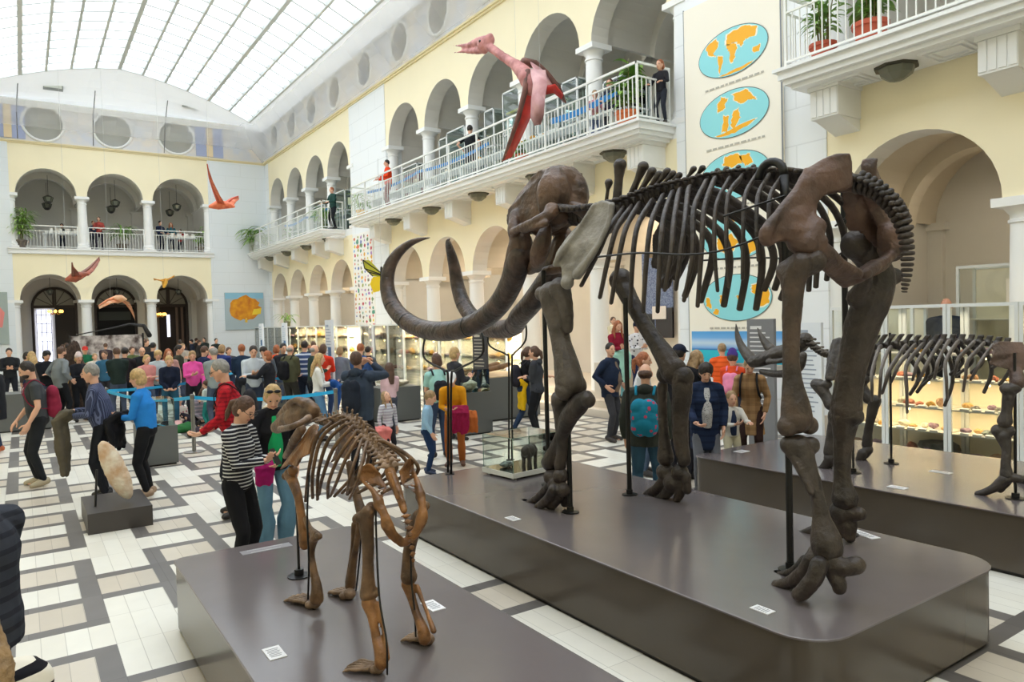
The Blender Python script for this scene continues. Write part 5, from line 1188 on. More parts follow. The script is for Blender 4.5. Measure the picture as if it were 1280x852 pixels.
    for sg, S, E_, W, nm in arms_:
        b.tube(H(up3(.255), S), .022 * h, 8, round_cap=True); b.tube(H(S, (S + E_) / 2, E_, lerp(E_, W, .35), W), [.03 * h, .026 * h, .0205 * h, .0215 * h, .0135 * h], 9, round_cap=True)
    for sg, Hp, K, A in legs_:
        b.tube(H(Hp, lerp(Hp, K, .4), K, lerp(K, A, .35), A), [.046 * h, .043 * h, .029 * h, .031 * h, .018 * h], 10, round_cap=True); b.tube(H(A, A + V3((0, .03, -.02)), A + V3((0, .07, -.03))), [.017 * h, .013 * h, .009 * h], 8, round_cap=True)
    hm = MB()
    for sg, S, E_, W, nm in arms_:
        d = (W - E_).normalized()
        if nm in ('down', 'relax', 'pocket', 'hip'): palm = V3((-sg, .2, 0)); curl = .35
        elif nm in ('hold', 'phone', 'camera', 'coat', 'front', 'low'): d = (d + V3((-sg * .5, .2, .25))).normalized(); palm = V3((-sg * .4, 0, .8)) if nm != 'camera' else V3((-sg, -.3, 0)); curl = .62
        else: palm = V3((0, 0, -1)); curl = .4
        hand(hm if vox > .0095 else b, W * h, d, palm, -sg if False else sg, h * (1.05 if child else 1), curl)
    bm = remesh(b, vox * .8 if near else vox, 2, 'body', skin or SKIN)
    if hm.v:
        hv_ = hm.mesh('h', [skin or SKIN], True); q = bmesh.new(); q.from_mesh(bm); q.from_mesh(hv_); q.to_mesh(bm); q.free(); bpy.data.meshes.remove(hv_); bm.shade_smooth()
    bo = link('body', bm, root)
    # top garment
    t = MB(); B_ = bulk; F = fat * .02
    lo = -.03 - hem
    secs = [(lo, .087, .066), (.0, .09, .068), (.06, .084 + F, .064 + F * 1.6), (.12, .086 + F * .8, .066 + F * 1.6), (.19, .094, .07 + F), (.235, .084, .064), (.264, .066, .056), (.287, .05, .048), (.313, .038, .04)]
    if female: secs = [(lo, .085, .066), (.0, .088, .068), (.07, .07 + F, .056 + F * 1.4), (.12, .073 + F, .058 + F * 1.4), (.19, .083, .072 + F), (.235, .07, .062), (.264, .056, .052), (.287, .044, .045), (.311, .035, .037)]
    if pose in ('sit', 'crouch', 'floor'): secs[0] = (-.01, .086, .066)
    t.tube(H(*[(up3(a) if a > 0 else p + V3((0, 0, a))) for a, _, _ in secs]), [(w1 * B_ * h, w2 * B_ * h) for _, w1, w2 in secs], 18, side=(1, 0, 0))
    for sg, S, E_, W, nm in arms_:
        t.tube(H(up3(.282) + V3((sg * .022, 0, 0)), lerp(up3(.276), S, .55), S - u * .004), [.03 * B_ * h, .034 * B_ * h, .036 * B_ * h], 10, round_cap=True)
        if sleeve == 'long': t.tube(H(S, lerp(S, E_, .5), E_, lerp(E_, W, .5), lerp(E_, W, .93)), [.038 * B_ * h, .033 * B_ * h, .028 * B_ * h, .026 * B_ * h, .0205 * B_ * h], 10, round_cap=False)
        elif sleeve == 'mid': t.tube(H(S, lerp(S, E_, .5), E_, lerp(E_, W, .25)), [.038 * B_ * h, .034 * B_ * h, .03 * B_ * h, .03 * B_ * h], 10)
        elif sleeve == 'short': t.tube(H(S, lerp(S, E_, .35), lerp(S, E_, .68)), [.038 * B_ * h, .036 * B_ * h, .036 * B_ * h], 10)
    cm = cloth(top, topk, top2, tsc)
    to = link({'long': 'jacket' if B_ > 1.05 else 'sweater', 'mid': 'shirt', 'short': 't_shirt', 'none': 'vest'}[sleeve], remesh(t, vox, 2, 'top', cm, disp=.012 if near else 0, dscale=.09), root)
    if collar:
        c = MB(); c.tube([(up3(.288 + .0 * i) + V3((.045 * math.cos(i * PI / 6), .04 * math.sin(i * PI / 6) - .005, .012 * math.sin(-i * PI / 6)))) * h for i in range(13)], .014 * h * (1.6 if collar[1] else 1), 7, cap=False)
        if collar[1]: c.ell((up3(.29) + V3((0, -.045, 0))) * h, (.05 * h, .032 * h, .04 * h), 12, 8)
        link('hood' if collar[1] else 'collar', remesh(c, vox, 1, 'collar', cloth(collar[0])), root)
    if inner:    # open jacket: the shirt underneath seen down the front
        c = MB(); c.tube(H(p + V3((0, .02 * B_, -.01)), up3(.1) + fw * (.028 + F), up3(.19) + fw * .024, up3(.27) + fw * .012), [(.046 * h, .064 * B_ * h), (.048 * h, .06 * B_ * h + F * h), (.046 * h, .064 * B_ * h), (.028 * h, .05 * B_ * h)], 12, side=(1, 0, 0))
        link('shirt', remesh(c, vox, 1, 'inner', cloth(*inner) if isinstance(inner, tuple) else cloth(inner)), root)
    if scarf: c = MB(); c.tube([(up3(.3) + V3((.036 * math.cos(i * PI / 6), .036 * math.sin(i * PI / 6), 0))) * h for i in range(13)], .016 * h, 7, cap=False); link('scarf', remesh(c, vox, 1, 'scarf', cloth(scarf)), root)
    # legs
    if skirt:
        c = MB(); zz = skirt[1]; c.tube(H(up3(.08), p, p + V3((0, 0, -.12)), V3((0, 0, pz - zz))), [(.07 * h, .056 * h), (.092 * h, .072 * h), (.1 * h, .082 * h), (.112 * h, .095 * h)], 16, side=(1, 0, 0)); link('skirt', remesh(c, vox, 2, 'skirt', cloth(*skirt[0])), root)
    c = MB(); c.ell((p + V3((0, -.006, -.01))) * h, (.086 * h, .068 * h, .055 * h), 14, 9)
    for sg, Hp, K, A in legs_:
        c.tube(H(Hp + V3((0, 0, .01)), lerp(Hp, K, .35), K, lerp(K, A, .4), lerp(K, A, .97)), [.053 * h, .05 * h, .037 * h, max(.0335, .034 * legw) * h, max(.0235, .026 * legw) * h], 11, round_cap=True)
    link('trousers', remesh(c, vox, 2, 'trousers', cloth(legs) if legk == 'plain' else cloth(legs, legk), disp=.008 if near else 0, dscale=.07), root)
    for sg, Hp, K, A in legs_:
        s = MB(); tdir = V3((sg * .25, 1, 0)).normalized() if pose != 'floor' else V3((0, .5, .6)).normalized()
        s.tube(H(A + V3((0, 0, .0)) - tdir * .022, A + tdir * .03 + V3((0, 0, -.012)), A + tdir * .085 + V3((0, 0, -.024))), [(.024 * h, .03 * h), (.027 * h, .028 * h), (.023 * h, .018 * h)], 10, side=(1, 0, 0), round_cap=True)
        me = remesh(s, max(vox * .8, .009), 1, 'shoe', mat('shoe_leather', shoes, .6))
        if pose in ('stand', 'stride', 'sit', 'crouch') :
            for v in me.vertices: v.co.z = max(v.co.z, .004)
        link('shoe', me, root)
    # hair / hats
    hh = MB(); hx = lambda v: (hc + hv(v) * k) * h; r3 = lambda a, b_, c_: (a * h * k, b_ * h * k, c_ * h * k)
    if hs != 'bald':
        if hs == 'ring': hh.ell(hx((0, -.016, -.008)), r3(.047, .047, .034), 14, 9, HR)
        else: hh.ell(hx((0, -.012, .014)), r3(.0475, .053, .057), 16, 11, HR)
        if hs in ('long', 'bob', 'pony', 'bun', 'curly'): hh.ell(hx((0, -.02, -.008)), r3(.05, .046, .05), 14, 9, HR)
        if hs == 'bob' or hs == 'curly': hh.ell(hx((0, -.022, -.026)), r3(.053, .04, .04), 14, 9, HR)
        if hs == 'curly': hh.ell(hx((0, -.008, .022)), r3(.055, .056, .056), 14, 9, HR)
        if hs == 'long':
            hh.tube([hx((0, -.025, .02)), hx((0, -.04, -.04)), (nb - fw * .055 + u * .01) * h, (up3(.2) - fw * .075) * h], [(.048 * h, .03 * h), (.052 * h, .03 * h), (.055 * h, .026 * h), (.035 * h, .014 * h)], 12, side=(1, 0, 0), round_cap=True)
            for sg in (-1, 1): hh.tube([hx((sg * .036, .01, .03)), hx((sg * .048, -.0, -.02)), (nb + V3((sg * .05, .02, 0))) * h, (up3(.24) + V3((sg * .055, .05, 0))) * h], [.012 * h, .015 * h, .016 * h, .008 * h], 7, round_cap=True)
        if hs == 'pony': hh.tube([hx((0, -.055, .02)), hx((0, -.08, -.01)), hx((0, -.075, -.07)), hx((0, -.065, -.11))], [.014 * h, .018 * h, .016 * h, .006 * h], 8, round_cap=True)
        if hs == 'bun': hh.ell(hx((0, -.062, .03)), r3(.022, .02, .022), 9, 7)
        link('hair', remesh(hh, max(.006, vox * .8), 1, 'hair', mat('hair', HAIRC[hair], .6, noise=.35, nscale=30, bump=.5, bscale=60), disp=.01 if near else 0, dscale=.02), root)
    if beard: q = MB(); q.ell(hx((0, .022, -.034)), r3(.0335, .034, .026), 12, 8, HR); link('beard', remesh(q, .007, 1, 'beard', mat('hair', HAIRC[beard], .7, noise=.3, nscale=30)), root)
    if hat:
        q = MB(); q.ell(hx((0, -.008, .026)), r3(.051, .057, .048), 14, 9, HR)
        if hat[1] == 'cap': q.tube([hx((0, .03, .03)), hx((0, .085, .024))], [(.045 * h, .006 * h), (.036 * h, .004 * h)], 12, side=HR @ V3((1, 0, 0)))
        if hat[1] == 'beanie': q.ell(hx((0, -.012, .05)), r3(.04, .044, .045), 12, 8, HR)
        link('hat', remesh(q, max(.006, vox * .7), 1, 'hat', cloth(hat[0])), root)
    if dist < 22 and abs((f % 360) - 0) > 40 and abs((f % 360) - 360) > 40:
        for sg in (-1, 1):
            e = MB(); e.ell(hx((sg * .0175, .0465, .006)), r3(.006, .005, .0035), 7, 5, HR); link('eye', e.mesh('eye', mat('eye_dark', '2c2220', .3), True), root)
            e = MB(); e.tube([hx((sg * .009, .0505, .0165)), hx((sg * .018, .0492, .019)), hx((sg * .028, .0425, .016))], .0016 * h, 5); link('eyebrow', e.mesh('brow', mat('hair', HAIRC.get(hair, '3a2c22'), .7), True), root)
        e = MB(); e.tube([hx((-.013, .0455, -.033)), hx((0, .0505, -.0335)), hx((.013, .0455, -.033))], .0026 * h, 5, round_cap=True); link('lips', e.mesh('lips', mat('lip_red', 'a8584e', .5), True), root)
        if glasses:
            e = MB()
            for sg in (-1, 1): e.tube([hx((sg * .019 + .0145 * math.cos(a), .057, .004 + .011 * math.sin(a))) for a in [2 * PI * i / 12 for i in range(13)]], .0012 * h, 5, cap=False); e.tube([hx((sg * .034, .054, .006)), hx((sg * .046, .0, .008))], .0011 * h, 4)
            e.tube([hx((-.005, .058, .007)), hx((.005, .058, .007))], .0012 * h, 4); link('eyeglasses', e.mesh('glasses', mat('black_plastic', '1f1c1c', .3)), root)
    info = dict(root=root, h=h, p=p, u=u, fw=fw, arms=arms_, hc=hc, hx=hx, up3=up3, bulk=bulk, pos=(x, y, z), rz=rz, vox=vox, HR=HR)
    return info
def wpt(I, v):
    v = Vector(v) * 1.0; c, s = math.cos(I['rz']), math.sin(I['rz']); x, y, z = I['pos']
    return Vector((x + v.x * c - v.y * s, y + v.x * s + v.y * c, z + v.z))
def child_of_world(name, loc, rz, label, cat, group=None):
    r = empty(name, loc, rz); tag(r, label, cat, group); return r
def backpack(I, col, label, w=.15, hgt=.23, d=.07, kind='plain', col2='ffffff', shape='box', strap=True):
    h = I['h']; o = (I['up3'](.12) - I['fw'] * (.072 * I['bulk'] + d * .55)) * h; base = wpt(I, o)
    r = child_of_world('backpack', base, I['rz'], label, 'backpack'); m = MB(); w2, h2, d2 = w * h / 2, hgt * h / 2, d * h / 2 * 1.4
    for zz in (-.6, 0, .6):
        for xx in (-.5, .5): m.ell((xx * w2 * .75, 0, zz * h2 * .85), (w2 * .72, d2 * (1.05 if zz < .5 else .9), h2 * .6), 12, 8)
    m.ell((0, -d2 * .55, -h2 * .35), (w2 * .75, d2 * .7, h2 * .5), 12, 8)
    m.ell((0, 0, 0), (w2 * .9, d2 * 1.1, h2 * .98), 14, 10); b = link('bag', remesh(m, max(.008, I['vox']), 4, 'bag', cloth(col, kind, col2, 18)), r)
    if strap:
        for sg in (-1, 1):
            s = MB(); P = [I['up3'](.26) + Vector((sg * .055, -.07, 0)), I['up3'](.312) + Vector((sg * .06, 0, 0)), I['up3'](.24) + Vector((sg * .066, .072 * I['bulk'], 0)), I['up3'](.14) + Vector((sg * .075, .06 * I['bulk'], 0)), I['up3'](.09) + Vector((sg * .085, .0, 0)), I['up3'](.08) + Vector((sg * .06, -.07, 0))]
            s.tube([v * h - o for v in [Vector(a) for a in catmull(P, 3)]], [(.009 * h, .004 * h)] * 16, 6, side=(1, 0, 0)); s.build('shoulder_strap', cloth(col), r, smooth=True)
    return r
def drape(I, col, label, cat='coat', at=None, size=(.16, .1, .3), name='folded_coat', seed=0, kind='plain', col2='ffffff'):
    """a coat carried over the forearms: lumpy folded cloth hanging down"""
    h = I['h']; A = at if at is not None else (I['arms'][0][3] + I['arms'][1][3]) / 2; o = Vector(A) * h; r = child_of_world(name, wpt(I, o), I['rz'], label, cat); rnd = random.Random(seed); m = MB()
    sx, sy, sz = (v * h for v in size)
    for i in range(9):
        x = (i / 8 - .5) * sx; m.tube([(x, rnd.uniform(-.2, .2) * sy, .03 * h), (x * 1.05, sy * .45 + rnd.uniform(-.1, .1) * sy, -.02 * h), (x * 1.1, sy * .3 + rnd.uniform(-.2, .2) * sy, -sz * .5), (x * 1.15 + rnd.uniform(-.01, .01), sy * .2, -sz * rnd.uniform(.85, 1))], [.022 * h, .03 * h, .026 * h, .018 * h], 8, round_cap=True)
    m.ell((0, sy * .1, -.0), (sx * .55, sy * .5, .04 * h), 12, 8); m.ell((0, sy * .2, -sz * .4), (sx * .48, sy * .3, sz * .42), 12, 8)
    link('coat_body' if cat == 'coat' else 'body', remesh(m, max(.009, I['vox']), 2, 'coat', cloth(col, kind, col2, 16), disp=.02, dscale=.06), r); return r
def phone(I, label):
    h = I['h']; a, b = I['arms'][0][3], I['arms'][1][3]; o = ((a + b) / 2 + I['fw'] * .045 + I['u'] * .02) * h; r = child_of_world('mobile_phone', wpt(I, o), I['rz'], label, 'phone')
    m = MB(); m.obox((0, 0, 0), (.036, 0, 0), (0, .003, .0015), (0, -.035, .065)); m.build('phone_body', mat('black_plastic', '1f1c1c', .3), r); return r
def byhead(px, py, h, z=0): r = ray(px, py); t = (h + z - CAMH) / r[2]; return (r[0] * t, r[1] * t)
def byfeet(px, py, z=0): p = onZ(px, py, z); return (p.x, p.y)
# ---- people in the foreground and middle
I = person('man in a dark grey t-shirt with a red backpack, looking down at the left', byfeet(52, 606), 95, 1.80, '46494c', sleeve='short', legs='26282b', hair='dark', beard='dark', arms='relax', arms2=(.02, .13, -.26), lean=5, head=(28, 0), shoes='b0a48a', pose='stand', fat=.4)
backpack(I, '8c2740', 'dark red backpack worn by the man in the grey t-shirt')
I = person('grey-haired man in a dark checked shirt carrying a coat', byfeet(133, 622), 78, 1.78, '3a4058', 'vstripe', '6a7290', 60, legs='1d1e24', hair='grey', arms='coat', arms2=(-.03, .19, -.12), lean=8, head=(15, 0), shoes='262220', fat=.6)
drape(I, '5d5647', 'long olive brown coat hanging from the grey-haired man’s arm'.replace('’', "'"), at=I['arms'][0][3] + Vector((0, .03, 0)), size=(.12, .12, .42), seed=3)
I = person('short-haired blond woman in a bright blue sweater holding a black coat', byfeet(187, 620), 68, 1.68, '2c86d8', legs='191a1e', legw=.8, hair='blond', hs='curly', arms='coat', lean=6, head=(12, 0), shoes='a38a72', female=True, fat=.8)
drape(I, '1c1c20', 'bundled black coat in the arms of the woman in blue', size=(.17, .15, .24), seed=4)
person('bearded man in a grey blazer over a yellow shirt, looking right', byfeet(78, 530), 300, 1.84, '7d8488', bulk=1.08, legs='1f2024', hair='brown', beard='brown', arms='pocket', lean=3, head=(10, 0), inner='d9a93a', hem=.03, shoes='dedbd5', fat=.8)
person('woman in a black jacket with fair hair beside the man in the grey blazer', byfeet(101, 526), 200, 1.66, '22242a', bulk=1.1, legs='1d1e22', hair='blond', hs='bob', arms='hold', hat=('d9c8c8', 'beanie'), female=True)
I = person('person in a long black coat cut off by the left edge of the picture', byfeet(-2, 566), 60, 1.72, '202228', bulk=1.25, hem=.14, legs='2f3a52', hair='dark', arms='hold', shoes='b5623a')
I = person('person in a dark puffy jacket at the lower left edge', tuple(atD(-38, 500, 4.1)[:2]), 40, 1.62, '3a3d46', 'stripe', '2c2e36', 14, bulk=1.3, hem=.05, legs='23283a', hair='dark', arms='hold')
drape(I, '15161c', 'dark bag hanging on the arm of the person in the puffy jacket', cat='bag', at=I['arms'][1][3] + Vector((.03, .02, 0)), size=(.12, .1, .2), name='shoulder_bag', seed=5)
person('fair-haired woman in a black and cream striped sweater at the bottom left corner', tuple(atD(-58, 700, 2.15)[:2]), 20, 1.62, 'e9e2d2', 'stripe', '15141a', 17, bulk=1.1, hem=.06, legs='2a2a30', hair='light', hs='long', arms='hold', female=True)
I = person('woman in a thin-striped black top looking at her phone', byhead(293, 500, 1.535), 235, 1.62, '23232a', 'stripe', 'c4c4c4', 33, legs='1a1a1e', legw=.85, hair='brown', hs='pony', arms='hold', lean=4, head=(34, 0), female=True, fat=.5, glasses=True)
phone(I, 'mobile phone held by the woman in the striped top')
I = person('blond woman in a green top and black jacket with cream collar', byhead(337, 483, 1.57), 195, 1.66, '1d1d22', bulk=1.16, hem=.02, legs='5d8298', legw=1.7, hair='blond', hs='bob', arms='relax', arms2='low', lean=8, head=(36, -10), inner='1fa866', collar=('e9dfc8', True), female=True, fat=.4, shoes='6a4a3a')
drape(I, 'a31a66', 'magenta gloves and scarf in the hand of the woman in the green top', cat='scarf', at=I['arms'][1][3], size=(.05, .06, .11), name='magenta_scarf', seed=6)
g = MB(); hx = I['hx']
for sg in (-1, 1): g.ell(Vector(hx((sg * .02, .03, .062))), (.03, .012, .02), 10, 7, I['HR'])
g.tube([hx((-.045, .0, .045)), hx((-.04, .03, .06)), hx((.04, .03, .06)), hx((.045, .0, .045))], .003, 5)
o = g.build('sunglasses', mat('dark_lens', '26242a', .15)); o.location = I['pos']; o.rotation_euler = (0, 0, I['rz']); tag(o, "dark sunglasses pushed up on the blond woman's hair", 'sunglasses')
I = person('grey-haired man in glasses and a red checked shirt', byhead(290, 447, 1.80), 85, 1.84, 'b8202c', 'plaid', '7a1420', 22, legs='2a2c33', hair='grey', arms='low', arms2='front', lean=8, head=(22, 0), glasses=True, fat=.8)
backpack(I, '26262b', 'black backpack worn by the man in the red checked shirt')
I = person('man in a slate blue jacket photographing upwards with a phone', byhead(447, 436, 1.80), -28, 1.82, '3b4656', bulk=1.2, hem=.04, legs='17181c', hair='brown', arms='camera', lean=0, head=(0, 0), lookup=22, collar=('364150', True), shoes='1d1d20', fat=.6)
backpack(I, '262c38', 'dark backpack worn by the man photographing upwards', w=.14)
phone(I, 'mobile phone raised by the man in the slate blue jacket')
I = person('little girl in a striped top looking up', byfeet(486, 577), 215, 1.10, 'cfcfd6', 'stripe', 'a9a4b4', 22, legs='2a2a30', hair='light', hs='long', arms='down', lookup=35, child=True, female=True, cat='child')
drape(I, 'f08b84', "coral pink coat held by the little girl", at=I['arms'][1][3], size=(.2, .14, .34), seed=8)
person('small boy in a pale blue shirt and dark blue trousers looking down', byfeet(535, 592), 262, 1.18, '9cc3e0', legs='22385c', hair='light', arms='down', arms2='relax', lean=4, head=(25, 0), child=True, cat='child', shoes='2a3550')
I = person('woman in a mustard jacket and white cap looking down beside the boy', byhead(567, 470, 1.33), 172, 1.50, 'e09a1a', bulk=1.14, legs='a8602c', legw=1.2, hair='red', hs='pony', arms='hold', lean=24, head=(34, 0), hat=('f2f2f2', 'cap'), female=True, shoes='5a3a28')
drape(I, '8e1640', 'crimson coat over the arm of the woman in mustard', at=I['arms'][0][3] + Vector((-.07, .0, .0)), size=(.12, .1, .22), seed=9)
drape(I, 'b5622e', 'large tan leather bag hanging beside the woman in mustard', cat='bag', at=I['p'] + Vector((-.13, .04, -.02)), size=(.15, .09, .16), name='leather_bag', seed=10)
I = person('woman in a mint t-shirt with a small black backpack, seen from behind', byhead(546, 439, 1.68), 15, 1.68, 'a9dcd6', sleeve='short', legs='3a4a66', hair='brown', hs='bob', arms='hold', female=True, fat=.4)
backpack(I, '22242c', 'small black backpack on the woman in the mint t-shirt', w=.12, hgt=.17)
person('woman with pale blond hair in a dark patterned jacket', byhead(566, 431, 1.72), 300, 1.72, '33343a', bulk=1.12, hem=.05, legs='2a2c30', hair='blond', hs='bob', arms='hold', female=True)
I = person('woman in a black t-shirt with a dark backpack near the whale jaw table', byhead(653, 433, 1.64), 292, 1.68, '1c1c20', sleeve='short', legs='2d3d58', hair='brown', hs='pony', arms='reach', lean=10, head=(10, 0), female=True, pose='stride')
backpack(I, '2b2a33', 'dark backpack on the woman in the black t-shirt', w=.15)
drape(I, 'f2c21a', 'bright yellow jacket tied at the waist of the woman in the black t-shirt', at=I['p'] + Vector((0, -.05, .06)), size=(.14, .1, .3), seed=11)
person('woman in a charcoal hooded jacket looking left behind the front leg', byfeet(673, 548), 75, 1.70, '3a3c42', bulk=1.14, legs='1a1b1f', legw=.85, hair='brown', hs='pony', arms='fold', collar=('3a3c42', True), female=True, shoes='202022')
person('man in a navy jacket over a brown sweater, looking right', byfeet(764, 551), 238, 1.74, '1f2a40', bulk=1.2, hem=.05, legs='3d3d42', hair='dark', arms='pocket', inner='7d6a5c', fat=1.0, head=(5, -25), shoes='2d2523')
I = person('red-haired woman in a maroon top sitting on the arcade steps', tuple(atD(771, 412, 14.9)[:2]), 205, 1.66, '8c1c34', legs='7fb8c0', hair='red', hs='long', arms='hold', head=(22, 0), female=True, z=.45, pose='stand')
drape(I, 'a9dccb', 'mint green jacket across the lap of the woman in maroon', at=I['p'] + Vector((0, .06, .06)), size=(.2, .1, .36), seed=12)
person('small child with two hair buns in a cream top on the arcade steps', tuple(atD(766, 400, 15.9)[:2]), 200, .98, 'f0e4c4', legs='e6d9b8', hair='brown', hs='bun', arms='hold', z=1.16, child=True, cat='child')
person('person in a white and black patterned top on the arcade steps', tuple(atD(795, 410, 15.6)[:2]), 215, 1.62, 'dcdce0', 'spots', '2a2a3a', 14, legs='2a3050', hair='dark', hat=('23263c', 'beanie'), arms='hold', z=.45)
person('ginger-haired woman in a white top beside the bald man', byhead(801, 443, 1.63), 262, 1.70, 'dfe0e2', legs='4a5a70', hair='red', hs='pony', arms='front', female=True)
I = person('balding man in a dark green jacket seen from behind', byhead(806, 454, 1.64), 355, 1.68, '3b3f3a', bulk=1.2, hem=.04, legs='3d5f78', hair='brown', hs='ring', arms='down', collar=('30342f', True), fat=.8, shoes='2a2624')
backpack(I, '1f7f9c', 'turquoise patterned drawstring bag on the back of the balding man', w=.16, hgt=.22, kind='spots', col2='c24a6a')
person('person in a dark cap and black jacket behind the far front leg', byhead(847, 427, 1.80), 330, 1.80, '1e1e24', bulk=1.15, legs='24242a', hair='dark', hat=('1d2438', 'cap'), arms='front')
person('fair-haired woman in a black padded jacket with a hood', byhead(868, 434, 1.72), 310, 1.72, '1f2126', bulk=1.25, hem=.06, legs='24262c', hair='light', hs='long', arms='hold', collar=('1f2126', True), female=True)
I = person('dark-haired woman in a long navy quilted coat looking down', byhead(880, 455, 1.55), 190, 1.62, '1f2c46', 'stripe', '18223a', 13, bulk=1.28, hem=.16, legs='6d7078', hair='dark', hs='curly', arms='relax', arms2='low', lean=6, head=(28, 0), inner=('b9b9b9', 'spots', '3a3a3a', 60), female=True, fat=.6)
person('small boy in a white hooded top pointing right', byhead(913, 489, 1.14), 205, 1.14, 'd9d6cf', bulk=1.1, legs='d8d2b8', hair='light', arms='reach', arms2='hold', inner='2a3550', child=True, cat='child')
I = person('woman in a brown checked dress with a black backpack, looking down', byhead(938, 453, 1.47), 172, 1.62, '9a7a55', 'plaid', '7d5f40', 9, bulk=1.08, legs='3a2824', hair='light', hs='pony', arms='relax', arms2='low', lean=12, head=(38, 12), skirt=(('9a7a55', 'plaid', '7d5f40', 9), .22), female=True)
backpack(I, '222226', 'black backpack worn by the woman in the brown checked dress', w=.13)
I = person('child in an orange jacket and purple hat, seen from behind', byhead(915, 436, 1.54), 350, 1.5, 'e0502a', bulk=1.2, legs='3a3f52', hair='brown', hat=('4b3a86', 'beanie'), arms='front', child=True, cat='child')
backpack(I, 'ee8fb4', 'pink backpack on the child in the orange jacket', w=.17, hgt=.22)
person('fair-haired person in an orange puffer jacket beside the map wall', byhead(903, 428, 1.62), 20, 1.64, 'e8622a', 'stripe', 'd2501c', 12, bulk=1.3, legs='3a4a66', hair='light', arms='hold')
person('bald man in a navy jacket seen from behind among the glass cabinets', tuple(onX(1183, 400, 11.75)[:2]), 0, 1.90, '1e2738', bulk=1.22, legs='26282e', hair='grey', hs='bald', arms='front', fat=.8, z=.45, skin=mat('skin_ruddy', 'd59a80', .5))
person('person with bushy brown hair in a yellow top behind the glass cabinets', tuple(onX(1146, 400, 12.1)[:2]), 60, 1.66, 'd9b45a', legs='4a4a4a', hair='light', hs='curly', arms='hold', z=.40)
# ---- people round the roped-off exhibits
person('woman in a bright pink sweater standing behind the barrier', byhead(240, 436, 1.68), 182, 1.68, 'e85aa8', legs='24242a', hair='light', hs='bob', arms='relax', arms2='hold', head=(28, 0), female=True, fat=1.1)
person('woman in a navy sweater leaning over behind the barrier', byhead(211, 443, 1.60), 180, 1.66, '1d2438', legs='2d5a72', hair='blond', hs='bob', arms='front', lean=14, head=(35, 0), female=True, fat=.5)
person('toddler in pale grey clothes standing by the barrier', byhead(217, 476, .98), 190, .98, 'c7ccd0', bulk=1.1, legs='8fb0cc', hair='light', arms='hold', child=True, cat='child')
person('child with brown hair in a white and teal top by the barrier post', byhead(258, 477, 1.0), 60, 1.0, 'e4efec', legs='2f8f8a', hair='brown', arms='front', child=True, cat='child')
person('woman with long brown hair sitting on the floor by the barrier', byfeet(252, 535), 200, 1.66, '8f8a98', 'stripe', 'b9a9b4', 12, legs='2a2530', hair='brown', hs='long', arms='front', pose='floor', lean=18, head=(25, 0), female=True)
person('child in a floral top sitting on the floor left of the barrier post', byfeet(228, 534), 160, 1.2, 'd8cfc8', 'spots', 'a85a6a', 18, legs='55506a', hair='light', arms='front', pose='floor', lean=16, child=True, cat='child')
person('person in a black t-shirt sitting on the floor behind the red-shirted man', byfeet(276, 520), 120, 1.6, '24242a', sleeve='short', legs='3a3a44', hair='brown', hs='pony', arms='front', pose='floor', lean=14)
person('man in a light blue-grey shirt looking down, near the yellow map poster', byhead(316, 430, 1.78), 185, 1.80, 'c3ccd4', legs='3a4254', hair='dark', arms='hold', head=(25, 0))
person('man in a dark blue sweater seen from behind beside the man in the pale shirt', byhead(302, 429, 1.76), 10, 1.78, '22344a', legs='2a2c33', hair='red', arms='front')
person('woman in a black jacket and pale trousers reaching left', byhead(336, 437, 1.66), 70, 1.68, '23242a', bulk=1.12, legs='d4d6d6', hair='red', hs='bob', arms='reach', female=True)
person('dark-haired woman in a bright orange-red coat', byhead(345, 430, 1.68), 345, 1.70, 'ee4f1c', bulk=1.15, hem=.16, legs='2a4a50', hair='red', hs='bob', arms='front', female=True)
I = person('balding man in an olive jacket with a black backpack near the far cabinets', byhead(361, 429, 1.74), 320, 1.76, '55563f', bulk=1.15, legs='3c3a34', hair='grey', hs='ring', arms='front', fat=.6)
backpack(I, '1c1c20', 'black backpack on the balding man in the olive jacket')
person('man in a blue and white striped sweater facing the far cabinets', byhead(380, 425, 1.80), 340, 1.82, '3a4c74', 'stripe', 'c3cbd8', 9, legs='2a3040', hair='dark', arms='front')
person('child in a pink checked shirt facing the far cabinets', byhead(376, 446, 1.36), 350, 1.38, 'eab9c0', 'plaid', 'c25a72', 12, legs='5a6f8c', hair='brown', arms='front', child=True, cat='child')
person('bald man in a dark green sweater looking right', byhead(390, 429, 1.74), 290, 1.76, '2c3f38', legs='2a2c30', hair='grey', hs='ring', arms='hold')
person('person in a red vest over a navy sweater beside the white text column', byhead(403, 429, 1.72), 330, 1.74, 'd93a24', bulk=1.1, sleeve='mid', legs='2c3f66', hair='brown', hs='bob', arms='hold')
I = person('woman with wavy blond hair and a white top carrying a blue coat', byhead(396, 440, 1.64), 265, 1.66, 'e8e6e0', legs='5e86a8', hair='blond', hs='long', arms='coat', female=True, head=(12, 0))
drape(I, '1d4a8c', 'royal blue coat over the arm of the woman with wavy hair', at=I['arms'][1][3], size=(.2, .12, .34), seed=14)
person('ginger-haired man in a blue shirt in front of the far cabinets', byhead(450, 428, 1.74), 350, 1.76, '3a5a92', legs='2a3448', hair='red', arms='hold')
person('dark-haired boy in a grey jacket in front of the far cabinets', byhead(459, 432, 1.60), 320, 1.62, '5a6068', bulk=1.12, legs='2a2e38', hair='dark', arms='hold')
person('girl with brown hair bending over the low grey pedestal', byhead(487, 455, 1.36), 20, 1.38, 'dbb9c0', legs='4a4f5e', hair='brown', hs='long', arms='front', child=True, cat='child')
